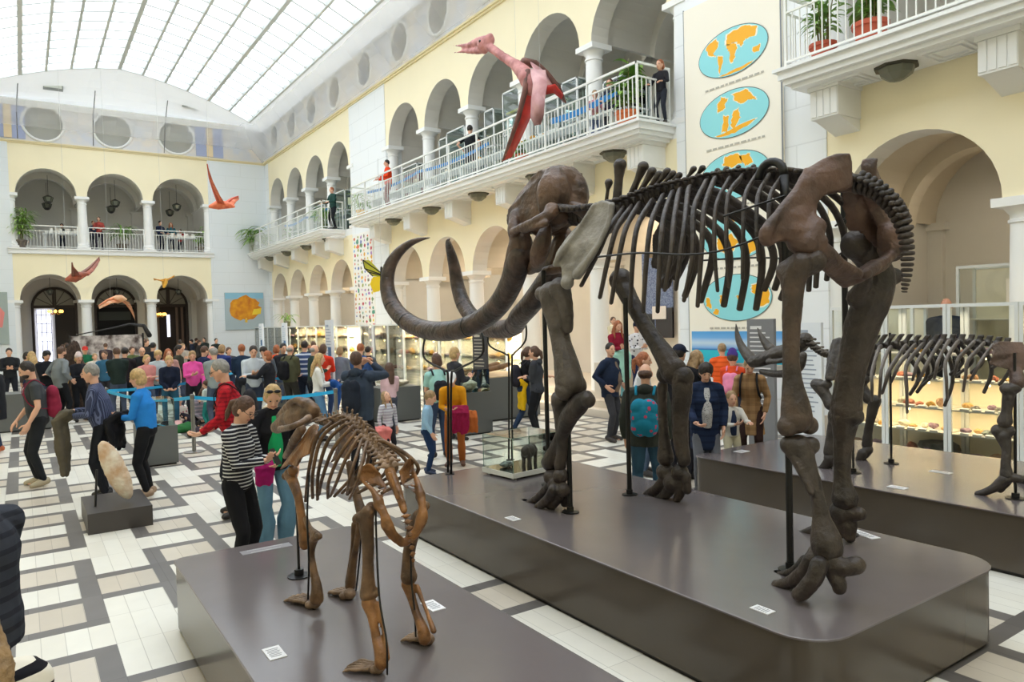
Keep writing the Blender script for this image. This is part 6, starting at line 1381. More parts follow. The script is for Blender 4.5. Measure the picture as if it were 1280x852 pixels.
# ---- the dense crowd at the back
back = [
 (11, 433, 1.76, 180, '26282c', 'dark', 'short', 'man in a black printed sweatshirt at the far left by the first column'),
 (31, 438, 1.66, 250, '4a3a34', 'dark', 'bob', 'woman with dark hair and a brown jacket beside the first column'),
 (40, 437, 1.7, 20, '5a5350', 'blond', 'long', 'woman with long fair hair and a grey-brown coat near the left doorway'),
 (57, 436, 1.74, 200, '202228', 'black', 'curly', 'person in a black coat carrying a dark bundle below the bright doorway'),
 (106, 431, 1.72, 180, '1f6a4c', 'dark', 'short', 'man with a red cap and green jersey in the crowd at the back left'),
 (118, 440, 1.5, 190, 'd9d2c8', 'light', 'bob', 'person in a cream jumper in the crowd below the black doorway'),
 (131, 436, 1.66, 160, '3d6f8f', 'brown', 'short', 'person in a teal blue top in the crowd below the black doorway'),
 (146, 432, 1.78, 10, '23302c', 'brown', 'short', 'man in a dark green jacket with his back turned, in the crowd'),
 (155, 432, 1.76, 340, '2a2428', 'dark', 'short', 'man in a black and red jacket with his back turned, in the crowd'),
 (164, 431, 1.7, 200, '5d6a44', 'brown', 'bob', 'person in an olive green top in the crowd by the second column'),
 (177, 431, 1.74, 185, '24262a', 'white', 'ring', 'white-haired man in a black jacket in the crowd'),
 (182, 441, 1.6, 210, 'd48f8a', 'blond', 'bob', 'woman in a salmon pink top in the crowd behind the blond woman'),
 (190, 427, 1.8, 330, '20242e', 'black', 'short', 'person in a black hooded coat beside the third column'),
 (197, 436, 1.68, 185, 'b9c6cc', 'blond', 'curly', 'woman with curly fair hair and a pale blue cardigan, arms raised'),
 (209, 434, 1.7, 200, 'c99a92', 'red', 'long', 'woman with long red hair and a dusty pink top in the crowd'),
 (221, 429, 1.78, 250, '3a3b30', 'dark', 'short', 'man in a dark olive jacket in the crowd below the right doorway'),
 (228, 428, 1.62, 200, 'a9a39a', 'light', 'bob', 'person in a pale grey coat in the crowd below the right doorway'),
 (253, 431, 1.76, 300, '202c4c', 'brown', 'short', 'man in a dark blue jacket behind the woman in pink'),
 (262, 430, 1.72, 280, 'c46a72', 'grey', 'ring', 'balding man in a rose pink shirt right of the woman in pink'),
 (268, 432, 1.76, 20, '8c9696', 'grey', 'short', 'man in a grey-green jacket standing at the last column'),
 (276, 429, 1.76, 330, '2e3c78', 'light', 'bob', 'woman in a blue jacket standing at the last column'),
 (285, 432, 1.62, 200, '4a4448', 'brown', 'bob', 'person in a dark plum jacket behind the red-shirted man'),
 (330, 431, 1.7, 160, '55606c', 'dark', 'curly', 'person in a grey-blue hooded top behind the woman in black'),
 (353, 427, 1.76, 200, '2b2b30', 'dark', 'short', 'dark-haired man in black behind the orange-red coat'),
 (392, 425, 1.7, 10, '3c3f46', 'brown', 'short', 'person in a charcoal jacket by the far cabinets, mostly hidden'),
 (424, 431, 1.66, 340, '7a8290', 'light', 'bob', 'person in a grey-blue coat beside the photographing man'),
]
for i, (hx_, hy_, hh_, f_, c_, hr, hs_, lab) in enumerate(back):
    person(lab, byhead(hx_, hy_, min(hh_, 1.78)), f_, hh_, c_, bulk=1.1, legs=['22242c', '2f3d56', '3a3a3e', '4a5468'][i % 4], hair=hr, hs=hs_, arms=['hold', 'front', 'relax', 'fold'][i % 4], hat=('c23a34', 'cap') if i == 4 else None, head=(15, 0))
# deeper rows: small dark figures nobody can tell apart
rnd = random.Random(11)
for i in range(20):
    hh_ = rnd.uniform(1.6, 1.8); q = i % 10
    x = rnd.uniform(1.4, 7.6); y = rnd.uniform(29.5, 41.0)
    person('small figure in dark clothes in the deep crowd before the doorways', (x, y), rnd.uniform(0, 360), hh_, rnd.choice(['25272c', '2c3242', '3a3634', '2b3330', '40363c']), bulk=1.1, legs='22242a', hair=rnd.choice(['dark', 'brown', 'light']), hs=rnd.choice(['short', 'bob', 'short']), arms='front', group='dark figures in the deep crowd')
# ---- people on the galleries
def ongal(px, py, Y, h, z=ZG): r = ray(px, py); t = Y / r[1]; return (r[0] * t, Y)
person('dark-haired woman in a red top at the railing of the back gallery', ongal(124, 290, HY1 + .75, 1.7), 170, 1.7, 'a84a42', legs='3a3440', hair='dark', hs='bob', arms='rail', z=ZG, female=True)
person('person in dark clothes beside the second column of the back gallery', ongal(117, 300, HY1 + 1.6, 1.6), 200, 1.6, '3a4058', legs='2a2c38', hair='brown', arms='rail', z=ZG)
person('child at a white table on the left of the back gallery', ongal(78, 300, HY1 + 1.6, 1.3), 180, 1.35, '3a3c40', legs='2a2c38', hair='dark', arms='rail', z=ZG, child=True, cat='child')
person('red-haired woman in a teal top in the right arch of the back gallery', ongal(214, 292, HY1 + 1.35, 1.66), 175, 1.66, '2f5f6a', legs='3a3a44', hair='red', hs='long', arms='rail', z=ZG, female=True)
person('person in a dark blue top at the third column of the back gallery', ongal(200, 292, HY1 + 1.2, 1.7), 220, 1.7, '28304a', legs='2a2c38', hair='dark', arms='rail', z=ZG)
person('person in a red top sitting in the right arch of the back gallery', ongal(226, 300, HY1 + 1.5, 1.3), 160, 1.35, 'a83a3a', legs='2a2c38', hair='dark', arms='rail', z=ZG)
person('person in a red-orange jacket on the middle balcony', tuple(onX(486, 240, 10.45)[:2]), 100, 1.72, 'ea4a22', bulk=1.12, legs='7c2a2a', hair='dark', arms='rail', z=ZG)
person('person in a black t-shirt on the middle balcony beside a glass cabinet', tuple(onX(588, 200, 10.75)[:2]), 340, 1.78, '222428', sleeve='short', legs='2a2c33', hair='dark', arms='hip', z=ZG)
person('small child behind the railing next to the tall plant', tuple(onX(744, 150, 10.6)[:2]), 190, 1.15, 'd9a0a8', legs='6a7aa0', hair='light', arms='rail', z=ZG, child=True, cat='child')
person('child in a dark top with brown hair beside the tall plant', tuple(onX(763, 140, 10.7)[:2]), 170, 1.3, '3a3f52', legs='30343f', hair='brown', hs='bob', arms='rail', z=ZG, child=True, cat='child')
person('child with brown hair at the near end of the middle balcony', tuple(onX(827, 140, 10.7)[:2]), 150, 1.25, '2a2a30', legs='30343f', hair='red', hs='bob', arms='rail', z=ZG, child=True, cat='child')
person('person in a dark green jacket on the far balcony', tuple(onX(417, 280, 10.55)[:2]), 120, 1.72, '2a4a44', bulk=1.1, legs='23252a', hair='red', arms='rail', z=ZG)

q = MB(); p_ = atD(766, 400, 15.9); q.box(-.3, .3, -.3, .3, 0, .71); tag(q.build('stone_block', mat('pale_stone_floor', 'd8cdbd', .5), loc=(p_.x, p_.y, .45)), 'pale stone block on the arcade steps under the small child', 'block')
# keep people from standing inside each other: the farther one steps back
FL = [I for I in PEOPLE_ALL if I[2] < .1]
for it in range(12):
    for a in range(len(FL)):
        for b in range(a):
            A, B = FL[a][0], FL[b][0]; d = math.hypot(A.location.x - B.location.x, A.location.y - B.location.y)
            if d < .46:
                Q = A if A.location.length > B.location.length else B
                if Q.location.length > 14: k = 1 + (.48 - d) / Q.location.length; Q.location.x *= k; Q.location.y *= k
# ------------------------------------------------------------------ glass cabinets
M_alu = mat('white_aluminium', 'dfe3e2', .35); M_gl = glassmat('cabinet_glass', (.95, .97, .96), .1); M_shf = mat('pale_shelf', 'ece8dc', .5); M_gpane = glassmat('shelf_glass', (.90, .95, .92), .08)
def cabinet(y0, y1, x0, x1, h, shelves, label, group, name='glass_cabinet', z=0, back=True, sm=None):
    root = empty(name, (x0, (y0 + y1) / 2, z)); tag(root, label, 'cabinet', group); w2 = (y1 - y0) / 2 - .005; d = x1 - x0; t = .022
    f = MB()
    for yy in (-w2, w2 - 2 * t):
        for xx in (0, d - 2 * t): f.box(xx, xx + 2 * t, yy, yy + 2 * t, .04, h)
    for zz in (.05, h - 2 * t): 
        for xx in (0, d - 2 * t): f.box(xx, xx + 2 * t, -w2 + 2 * t, w2 - 2 * t, zz, zz + 2 * t)
        for yy in (-w2, w2 - 2 * t): f.box(2 * t, d - 2 * t, yy, yy + 2 * t, zz, zz + 2 * t)
    f.build('cabinet_frame', M_alu, root)
    for i, s in enumerate(shelves):
        q = MB(); q.box(.02, d - .02, -w2 + .02, w2 - .02, s - .012, s + .006); q.build('shelf', sm or M_shf, root)
    q = MB(); q.box(.004, .012, -w2 + 2 * t, w2 - 2 * t, .1, h - .05); q.build('glass_door', M_gl, root)
    if back: q = MB(); q.box(d - .02, d - .008, -w2 + 2 * t, w2 - 2 * t, .1, h - .05 if back is True else back); q.build('back_panel', mat('warm_back_panel', 'f4ecd6', .6), root)
    return root
def rockmesh(seed, c1, c2, flat=.7):
    rnd = random.Random(seed); bm = bmesh.new(); bmesh.ops.create_icosphere(bm, subdivisions=2, radius=.5)
    ax = [Vector((rnd.uniform(-1, 1), rnd.uniform(-1, 1), rnd.uniform(-1, 1))).normalized() for _ in range(7)]
    for v in bm.verts:
        for a in ax:
            dd = v.co.dot(a)
            if dd > .34: v.co -= a * (dd - .34)
        v.co.z *= flat; v.co *= 1 + rnd.uniform(-.05, .05)
    mz = min(v.co.z for v in bm.verts)
    for v in bm.verts: v.co.z -= mz
    me = bpy.data.meshes.new('mineral_specimen'); bm.to_mesh(me); bm.free(); me.materials.append(mat('mineral', c1, .5, col2=c2, nscale=6)); return me
RK = [rockmesh(i, a, b, f) for i, (a, b, f) in enumerate([('c9a27a', '8f6a48', .7), ('e3c38a', 'b5853e', .6), ('b9b2a4', '7c766c', .8), ('c4785a', '8a4a38', .7), ('e9e2cf', 'b9ad92', .9), ('8f9a92', '5c645e', .6), ('d9b04a', 'a8741f', .8), ('a98a9a', '6a5468', .7)])]
nrock = [0, 0]
def specimen(x, y, z, s, rnd, kind, lab, grp):
    o = link('mineral_specimen', RK[rnd.randrange(8)], loc=(x, y, z)); o.scale = (s * rnd.uniform(.8, 1.1), s * rnd.uniform(.8, 1.25), s * rnd.uniform(.7, 1.1)); o.rotation_euler = (0, 0, rnd.random() * 6); tag(o, lab, 'mineral', grp); nrock[kind] += 1
rnd = random.Random(21); SHN = [.10, .47, .79, 1.17, 1.52]
y = 6.42; i = 0; cabs = []
while y > -.6:
    cabinet(y - .84, y, 10.15, 10.68, 2.2, SHN, 'white framed glass cabinet of minerals behind the rhinoceros skeleton', 'near glass cabinets of minerals', back=1.15); cabs.append((y - .84, y)); y -= .84; i += 1
big = 0
for (a, b) in cabs:
    if a < 1.8: continue
    for si, s in enumerate(SHN):
        n = 2 if si == 0 else 5
        for k in range(n):
            yy = lerp(a + .1, b - .1, (k + .5) / n) + rnd.uniform(-.03, .03)
            specimen(10.3 + rnd.uniform(-.04, .1), yy, s + .006, rnd.uniform(.10, .17) if si else rnd.uniform(.2, .3), rnd, 0, 'mineral specimen on a lit shelf of the near glass cabinets', 'minerals in the near glass cabinets')
o = link('boulder_specimen', rockmesh(77, '6a6862', '4a4844', .6), loc=(10.4, 4.95, .106)); o.scale = (.34, .62, .5); tag(o, 'large dark grey boulder on the bottom shelf of a near glass cabinet', 'rock')
for (a, b) in cabs[:7]:
    for s in SHN[1:-1]:
        q = MB()
        for k in range(4): yy = lerp(a + .12, b - .12, (k + .5) / 4); q.obox((10.2, yy, s + .02), (.018, 0, .006), (0, .055, 0), (-.002, 0, .012))
        o = q.build('caption_strip', M_pl); tag(o, 'row of small white caption cards at the front of a near cabinet shelf', 'label', 'caption cards of the near glass cabinets')
# far cabinets in front of the middle and far arcades
y = 15.0; SHF = [.12, .62, 1.12, 1.6]; far = []
while y < 37.5:
    if not (24.2 < y < 24.9): cabinet(y, y + 1.15, 9.95, 10.45, 2.1, SHF, 'white framed glass cabinet in the long row along the right wall', 'far glass cabinets along the right wall', sm=M_gpane); far.append(y)
    y += 1.17
for y in far[:15]:
    for s in SHF[1:]:
        for k in range(4): specimen(10.12 + rnd.uniform(-.03, .1), y + .18 + k * .27 + rnd.uniform(-.05, .05), s + .006, rnd.uniform(.2, .32), rnd, 1, 'small specimen on a lit shelf of the far glass cabinets', 'specimens in the far glass cabinets')
for y in (5.6, 4.4):      # tall cases inside the arcade
    cabinet(y - .95, y, 12.3, 12.9, 2.35, [.5, 1.0, 1.5], 'tall glass case standing inside the near arcade', 'tall glass cases inside the near arcade', z=.45)
cabinet(5.78, 6.7, 11.35, 11.8, 1.75, [.6, 1.2], 'narrow glass case left of the bald man in the near arcade', None, z=.45)
q = MB(); q.box(0, .02, -.16, .16, 0, .36); q.cur = 1; q.flat([(-.003, -.1, .12), (-.003, .1, .12), (-.003, 0, .3)])
tag(q.build('wall_notice', [mat('cream_paper', 'f0e9d8', .6), mat('green_ink', '3f9a6a', .6)], loc=(12.28, 4.72, 2.2)), 'cream notice with a green triangle in the tall glass case', 'sign')
q = MB(); q.box(0, .03, -.42, .42, 0, .3); tag(q.build('lit_panel', emis('warm_lightbox', 'ffe9b8', .85), loc=(10.62, 3.55, 1.78)), 'glowing cream light panel inside the cabinet at the right edge', 'light')
# lamps inside the cabinets
for yy, ly, x, p, z in ((4.5, 3.6, 10.42, 5, 2.1), (18.0, 6.5, 10.12, 170, 2.0), (28, 9, 10.12, 190, 2.0)):
    area('cabinet_lamp', (x, yy, z), .2, ly, p, (1, .80, .52))
for z_ in (1.56, 1.06, .56):
    area('far_shelf_lamp', (10.06, 18, z_), .06, 6.5, 45, (1, .84, .6)); area('far_shelf_lamp', (10.06, 28, z_), .06, 9, 50, (1, .84, .6))
for yy in (2.6, 4.1, 5.5):
    for s in SHN[2:]: area('shelf_lamp', (10.3, yy, s - .03), .06, 1.2, 2.6, (1, .8, .5))
bl = 0
for (a, b) in cabs[:6]:
    for s in SHN[2:]:
        q = MB(); q.ell((10.25, (a + b) / 2 + rnd.uniform(-.2, .2), s - .035), .018, 8, 6); tag(q.build('spot_lamp', emis('warm_spot', 'ffdf9a', 6)), 'tiny warm spot lamp under a near cabinet shelf', 'light', 'spot lamps in the near glass cabinets')
for y in far[:14]:
    for s in (1.12, 1.6, 2.06):
        q = MB(); q.ell((10.1, y + .6, s - .04), .03, 8, 6); tag(q.build('spot_lamp', emis('warm_spot', 'ffdf9a', 6)), 'tiny warm spot lamp in the far glass cabinets', 'light', 'spot lamps in the far glass cabinets')
# gallery showcases on the middle balcony
M_cl = glassmat('clear_case_glass', (.86, .95, .93), .14)
def gcase(x, y, w_, d_, h_, label, items):
    root = empty('display_case', (x, y, ZG)); tag(root, label, 'cabinet'); t = .02; f = MB()
    for xx in (-w_ / 2, w_ / 2 - t * 2):
        for yy in (-d_ / 2, d_ / 2 - t * 2): f.box(xx, xx + 2 * t, yy, yy + 2 * t, 0, h_)
    for zz in (0.02, h_ - 2 * t, h_ * .5):
        for xx in (-w_ / 2, w_ / 2 - 2 * t): f.box(xx, xx + 2 * t, -d_ / 2, d_ / 2, zz, zz + 2 * t)
        for yy in (-d_ / 2, d_ / 2 - 2 * t): f.box(-w_ / 2, w_ / 2, yy, yy + 2 * t, zz, zz + 2 * t)
    f.build('case_frame', M_alu, root); q = MB(); q.box(-w_ / 2 + .01, w_ / 2 - .01, -d_ / 2 + .01, d_ / 2 - .01, .05, h_ - .01); q.build('glass', M_cl, root)
    for i, (c, zz, s) in enumerate(items): q = MB(); q.box(-w_ / 2 + .06, w_ / 2 - .06, -d_ / 2 + .08, d_ / 2 - .08, zz, zz + s); q.build('shelf_board', mat('board_' + c, c, .5), root)
ycs = [22.4, 20.0, 19.2, 17.3, 16.2, 14.6, 13.7, 12.1]
for i, yy in enumerate(ycs):
    gcase(11.45, yy, .7, [1.2, .5, 1.1, .5, .8, .9, .6, .8][i], [1.5, 1.9, 2.0, 2.1, 2.35, 1.7, 1.9, 1.5][i], ['glass showcase with dark pink boards on the middle gallery', 'slim white glass showcase beside a column of the middle gallery', 'glass showcase with turquoise items behind the person in black', 'slim tall white showcase near the middle of the gallery', 'tallest glass showcase on the middle gallery', 'glass showcase behind the big pterosaur', 'small glass showcase right of the pterosaur on the gallery', 'low glass showcase near the tall plant on the gallery'][i],
          [[('9a4a62', .55, .3), ('9a4a62', 1.05, .2)], [('d8e0de', .8, .03)], [('5fc3c9', .5, .06), ('3fb0d0', 1.1, .08), ('d8e0de', 1.5, .02)], [('d8e0de', .9, .03)], [('cfd6c0', .6, .05), ('d8e0de', 1.4, .03), ('c9c860', 1.75, .06)], [('cfe0dc', .7, .05)], [('d8e0de', .9, .04)], [('c3cfb0', .6, .05)]][i])
rnd = random.Random(31)
for i in range(26):
    yy = 11.6 + i * .48; s = rnd.uniform(.12, .2); o = link('balcony_specimen', RK[rnd.randrange(8)], loc=(10.5 + rnd.uniform(0, .2), yy, ZG + .55)); o.scale = (s, s * 1.2, s); tag(o, 'small stone on the low shelf behind the middle balcony railing', 'stone', 'stones behind the middle balcony railing')
q = MB(); q.box(10.4, 10.82, 11.4, 24.2, ZG + .5, ZG + .55)
for yy in (11.5, 14.6, 17.8, 21, 24.0): q.box(10.42, 10.8, yy, yy + .05, ZG, ZG + .5)
tag(q.build('display_bench', mat('white_bench_paint', 'dfe6e2', .5)), 'long low white display bench behind the middle balcony railing', 'bench')
for yy, hh in ((29.2, 1.7), (31.6, 1.5), (34.6, 1.4)): gcase(11.5, yy, .7, 1.5, hh, 'clear glass showcase on the far gallery, %s' % {29.2: 'nearest and tallest of the three', 31.6: 'the middle one of the three', 34.6: 'farthest of the three'}[yy], [('d8e0de', .7, .04)])
for x, lab in ((1.75, 'left'), (6.9, 'right')):
    root = empty('gallery_table', (x, HY1 + .62, ZG)); tag(root, 'white table with papers in the %s arch of the back gallery' % lab, 'table'); q = MB(); q.box(-.75, .75, -.3, .3, .72, .76); q.build('table_top', M_alu, root)
    for a in (-.7, .66):
        for b in (-.26, .22): q = MB(); q.box(a, a + .04, b, b + .04, 0, .72); q.build('leg', M_alu, root)
    q = MB()
    for k in range(8): q.rbox(-.6 + .17 * k, .0, .77 + .1 * (k % 2), .12, .2, .2 * (1 + k % 2) * .6, .2 * k)
    q.build('papers', mat('white_paper_pieces', 'f1eee6', .6), root)
# ------------------------------------------------------------------ grey pedestals
M_ped = mat('grey_pedestal_paint', '5d5f5d', .5)
def pedestal(cx, cy, sx, sy, h, rz, label, glass=0, name='display_pedestal', top=None):
    root = empty(name, (cx, cy, 0), rz); tag(root, label, 'pedestal'); q = MB(); q.box(-sx / 2, sx / 2, -sy / 2, sy / 2, .03, h); q.build('pedestal_body', M_ped, root); q = MB(); q.box(-sx / 2 + .03, sx / 2 - .03, -sy / 2 + .03, sy / 2 - .03, 0, .03); q.build('base', mat('black_rubber', '1d1a18', .6), root)
    if top: q = MB(); q.box(-sx / 2 + .02, sx / 2 - .02, -sy / 2 + .02, sy / 2 - .02, h, h + .02); q.build('sand_bed', top, root)
    if glass:
        e = .03; q = MB(); q.box(-sx / 2 + e, sx / 2 - e, -sy / 2 + e, sy / 2 - e, h + .001, h + glass); q.build('glass_cover', M_cl, root)
    return root
def bylow(px, py): p = onZ(px, py, 0); return p.x, p.y
def ped_px(pxl, pxr, pyb, depth, h, label, **kw):
    a, b = onZ(pxl, pyb, 0), onZ(pxr, pyb - .0269 * (pxr - pxl), 0); wd = (b - a).length; y0 = min(a.y, b.y)
    return pedestal((a.x + b.x) / 2 + .0, y0 + depth / 2 + .05, max(.4, abs(b.x - a.x)), depth, h, 0, label, **kw)
pedestal(1.72, 12.85, .55, .7, .62, 0, 'grey pedestal with a clear glass cover behind the woman in the blue sweater', glass=.42)
o = link('rock_specimen', RK[2], loc=(1.72, 12.85, .625)); o.scale = (.25, .3, .25); tag(o, 'pale grey rock under the glass cover behind the blond woman in blue', 'rock')
pedestal(6.75, 14.75, .95, .8, .75, 0, 'dark grey pedestal right of the looking-up girl')
o = link('rock_specimen', RK[4], loc=(6.85, 14.6, .755)); o.scale = (.5, .35, .16); tag(o, 'flat pinkish white rock lying on the dark grey pedestal', 'rock')
pedestal(7.0, 12.0, .75, .7, .80, 0, 'dark grey pedestal with a glass cover beside the woman in mustard', glass=.42)
o = link('rock_specimen', RK[4], loc=(7.05, 11.9, .805)); o.scale = (.3, .34, .24); tag(o, 'rounded white rock under glass beside the woman in mustard', 'rock')
o = link('rock_specimen', RK[5], loc=(7.15, 12.15, .805)); o.scale = (.18, .2, .2); tag(o, 'small grey green rock behind the rounded white one under glass', 'rock')
pedestal(8.5, 13.9, 1.9, 1.9, .92, 0, 'big dark grey table pedestal with a sandy top carrying the jaw bones', top=mat('sand', 'd3b892', .9, noise=.15, nscale=20))
jb = empty('jaw_bone_fossil', (8.3, 13.7, .95)); tag(jb, 'long brown fossil jaw bones lying on the sandy table', 'fossil')
for i, dy in enumerate((-.2, .25)):
    q = MB(); q.tube([(-.65, dy, .03), (-.3, dy + .03, .06), (.1, dy + .02, .10), (.5, dy - .05, .16), (.7, dy - .02, .2)], [.02, .04, .055, .06, .05], 10, round_cap=True); q.build('jaw_half', bonemat('brown_fossil_bone', '8a6a4a', '5e4630', .6), jb, smooth=True)
pedestal(4.85, 17.9, 1.3, .7, .78, 0, 'dark grey pedestal behind the woman with wavy blond hair')
pedestal(-.05, 19.5, 1.1, .9, .82, 0, 'dark grey pedestal behind the man with the red backpack')
pedestal(6.0, 19.5, .9, .7, .78, 0, 'dark grey pedestal behind the man photographing upwards')
# slab on its dark plinth
root = empty('stone_plinth', (.81, 9.3, 0), .0); tag(root, 'low dark plinth on the floor at the left with a pale stone slab', 'plinth'); q = MB(); q.box(-.31, .31, -.5, .5, 0, .22); q.build('plinth_body', mat('dark_plinth', '423d3a', .4), root)
a, b = onY(128, 560, 9.2), onY(162, 628, 9.05); c = (a + b) / 2; ax = (b - a) / 2
m = MB(); R_ = Matrix.Rotation(math.atan2(ax.x, -ax.z) * -1, 3, 'Y'); m.ell((0, 0, 0), (.115, .055, ax.length + .03), 18, 12, R_)
st = link('stone_slab', remesh(m, .012, 2, 'slab', mat('tan_shell_stone', 'c9a27c', .7, col2='e8dcc6', nscale=7, bump=.8, bscale=14), disp=.02, dscale=.08), loc=c); tag(st, 'tall oval slab of tan and white fossil stone propped on the low dark plinth', 'stone')
st.location.z += max(0, .225 - (c.z - ax.length - .03))
q = MB(); q.tube([(.0, 0, 0), (.03, .02, .40)], .012, 6); tag(q.build('slab_support', steel(), loc=(.60, 9.15, .22)), 'thin dark metal rod propping the oval stone slab', 'rod')
# glass case with animal model on the mammoth platform
cx, cy = 4.42, 6.42
root = empty('model_case', (cx, cy, .5), math.radians(6)); tag(root, 'clear glass case on a white base near the front feet of the mammoth', 'case')
q = MB(); q.box(-.34, .34, -.26, .26, .02, .07); q.build('base_board', mat('white_base_board', 'e3e6e2', .4), root)
q = MB()
for x in (-.3, .26):
    for y in (-.22, .18): q.box(x, x + .04, y, y + .04, 0, .02)
q.build('case_foot', M_alu, root)
q = MB(); q.box(-.33, .33, -.25, .25, .071, .43); q.build('glass_cover', glassmat('green_edge_glass', (.9, .96, .93), .16), root)
q = MB()
for x in (-.33, .325):
    for y in (-.25, .245): q.box(x, x + .005, y, y + .005, .071, .43)
for y in (-.25, .245): q.box(-.33, .33, y, y + .005, .425, .43)
for x in (-.33, .325): q.box(x, x + .005, -.25, .25, .425, .43)
q.build('glass_edge', mat('green_glass_edge', '9fc0b0', .2), root)
m = MB(); m.ell((0, 0, .14), (.06, .12, .075), 14, 10); m.ell((0, .1, .15), (.045, .06, .055), 12, 8); m.ell((0, -.09, .155), (.05, .06, .06), 12, 8); m.ell((0, .16, .125), (.03, .045, .035), 10, 8)
for x in (-.032, .032):
    for y in (-.08, .085): m.tube([(x, y, .12), (x, y + .01, .06), (x, y, .005)], [.03, .021, .022], 8, round_cap=True)
for x in (-.02, .02): m.ell((x, .13, .165), (.01, .006, .016), 6, 5)
an = link('animal_model', remesh(m, .007, 3, 'animal', mat('dark_clay', '554a45', .6, noise=.3, nscale=30)), loc=(cx + .1, cy + .0, .572)); an.rotation_euler = (0, 0, math.radians(-60)); tag(an, 'small dark brown standing animal model inside the glass case', 'model')
o = link('rock_specimen', RK[5], loc=(cx - .17, cy + .04, .572)); o.scale = (.16, .2, .12); tag(o, 'small grey rock beside the animal model inside the glass case', 'rock')
# ------------------------------------------------------------------ barrier posts and blue ribbons
def bpost(x, y, label):
    root = empty('barrier_post', (x, y, 0)); tag(root, label, 'post'); q = MB(); q.lathe([(.17, 0), (.17, .015), (.03, .035)], seg=24); q.build('post_base', mat('brushed_steel', '8f8d88', .35, metal=.8), root); q = MB(); q.tube([(0, 0, .03), (0, 0, .93)], .034, 16); q.build('pole', mat('brushed_steel', '8f8d88', .35, metal=.8), root); q = MB(); q.lathe([(.038, .93), (.038, 1.0), (.02, 1.01)], seg=16); q.build('ribbon_head', mat('post_head', '77746e', .4, metal=.5), root)
    return (x, y, .95)
r = ray(240, 493); t = (1.0 - CAMH) / r[2]; p1 = bpost(r[0] * t, r[1] * t, 'steel barrier post left of the man in the red checked shirt')
r = ray(358, 469); t = (1.0 - CAMH) / r[2]; p2 = bpost(r[0] * t, r[1] * t, 'steel barrier post left of the woman with wavy blond hair')
r = ray(428, 477); t = (1.0 - CAMH) / r[2]; p3 = bpost(r[0] * t, r[1] * t, 'steel barrier post hidden behind the man photographing upwards')
p4 = bpost(1.35, 16.4, 'steel barrier post behind the woman in the blue sweater'); p5 = bpost(4.9, 20.5, 'steel barrier post among the crowd beyond the red-shirted man')
M_cy = mat('cyan_ribbon', '1ea6dc', .5)
ribbon([p1, (p1[0] + 2.2, p1[1] - 1.0, .95)], .06, M_cy, 'blue barrier ribbon running right behind the man in the red checked shirt')
ribbon([p1, p4], .06, M_cy, 'blue barrier ribbon running left in front of the woman in navy'); ribbon([p4, p5], .06, M_cy, 'blue barrier ribbon at the back of the roped-off area'); ribbon([p5, p2], .06, M_cy, 'blue barrier ribbon in front of the woman in the orange-red coat'); ribbon([(p1[0] + 2.2, p1[1] - 1.0, .95), p3], .06, M_cy, 'blue barrier ribbon left of the photographing man'); bpost(p1[0] + 2.2, p1[1] - 1.0, 'steel barrier post hidden behind the blond woman in the green top')
# bags and clothes on the floor by the barrier
for i, (px, py, c, lab) in enumerate(((229, 540, '2f6a3a', 'dark green bag lying on the floor by the barrier post'), (248, 545, '3a2f38', 'dark bag with toys lying on the floor by the barrier post'), (216, 538, 'e9b8b4', 'pale pink jacket heaped on the floor left of the barrier post'))):
    p = onZ(px, py, 0); m = MB(); m.ell((0, 0, .08), (.2, .16, .1), 12, 8); m.ell((.1, .05, .1), (.12, .1, .11), 10, 7); m.ell((-.1, -.04, .07), (.12, .12, .08), 10, 7)
    o = link('soft_bag', remesh(m, .016, 2, 'bag', cloth(c), disp=.03, dscale=.08), loc=(p.x, p.y, .0)); tag(o, lab, 'bag' if i < 2 else 'jacket')
# ------------------------------------------------------------------ information boards
def board(x, y, w_, h_, rz, c, label, z0=.0, text=True, ink='d8d8da', blue=False):
    root = empty('information_board', (x, y, z0), rz); tag(root, label, 'board'); q = MB(); q.box(-.03, .03, -w_ / 2, w_ / 2, 0, h_); q.build('board_panel', mat('board_' + c, c, .5), root)
    q = MB(); rnd = random.Random(int(x * 10)); zz = h_ - .16; q.box(-.033, -.031, -w_ / 2 * .1, w_ / 2 * .75, zz, zz + .05)
    while zz > h_ * .35:
        zz -= .07; q.box(-.033, -.031, -w_ / 2 * rnd.uniform(.3, .8), w_ / 2 * .78, zz, zz + .02)
    q.build('lettering', mat('lettering_' + ink, ink, .6), root)
    if blue: q = MB(); q.box(-.034, -.031, -w_ * .35, w_ * .1, h_ * .62, h_ * .72); q.box(-.034, -.031, -w_ * .2, w_ * .25, h_ * .3, h_ * .38); q.build('picture', mat('small_blue_picture', '3a6a9c', .5), root)
board(9.72, 7.32, .5, 2.05, 0, '77787c', 'tall grey information board behind the rhinoceros horns'); board(9.9, 6.62, .48, 1.98, 0, 'e3e9f0', 'tall white information board behind the rhinoceros neck', ink='9aa4b4')
for px, D, lab in ((412, 17.5, 'white text column right of the person in the red vest'), (356, 27, 'white text column behind the woman in the orange-red coat'), (327, 30, 'white text column behind the man in the pale shirt')):
    p = atD(px, 420, D); board(p.x, p.y, .42 if D < 20 else .5, 2.25, math.atan2(p.y, p.x) * .0, 'dfe7f2', lab, ink='9fb0c8', blue=True)
p = atD(600, 420, 15.6); board(p.x, p.y, .42, 1.95, .2, '3f4044', 'dark information board between the columns above the white rock', ink='b9b4a8')
q = MB(); q.box(0, .03, -.35, .35, 0, .9); tag(q.build('wall_poster', mat('red_poster', 'd23a3c', .5), loc=(10.46, 17.55, 1.5)), 'red poster behind glass, just under the bottom of the long tusk', 'poster')
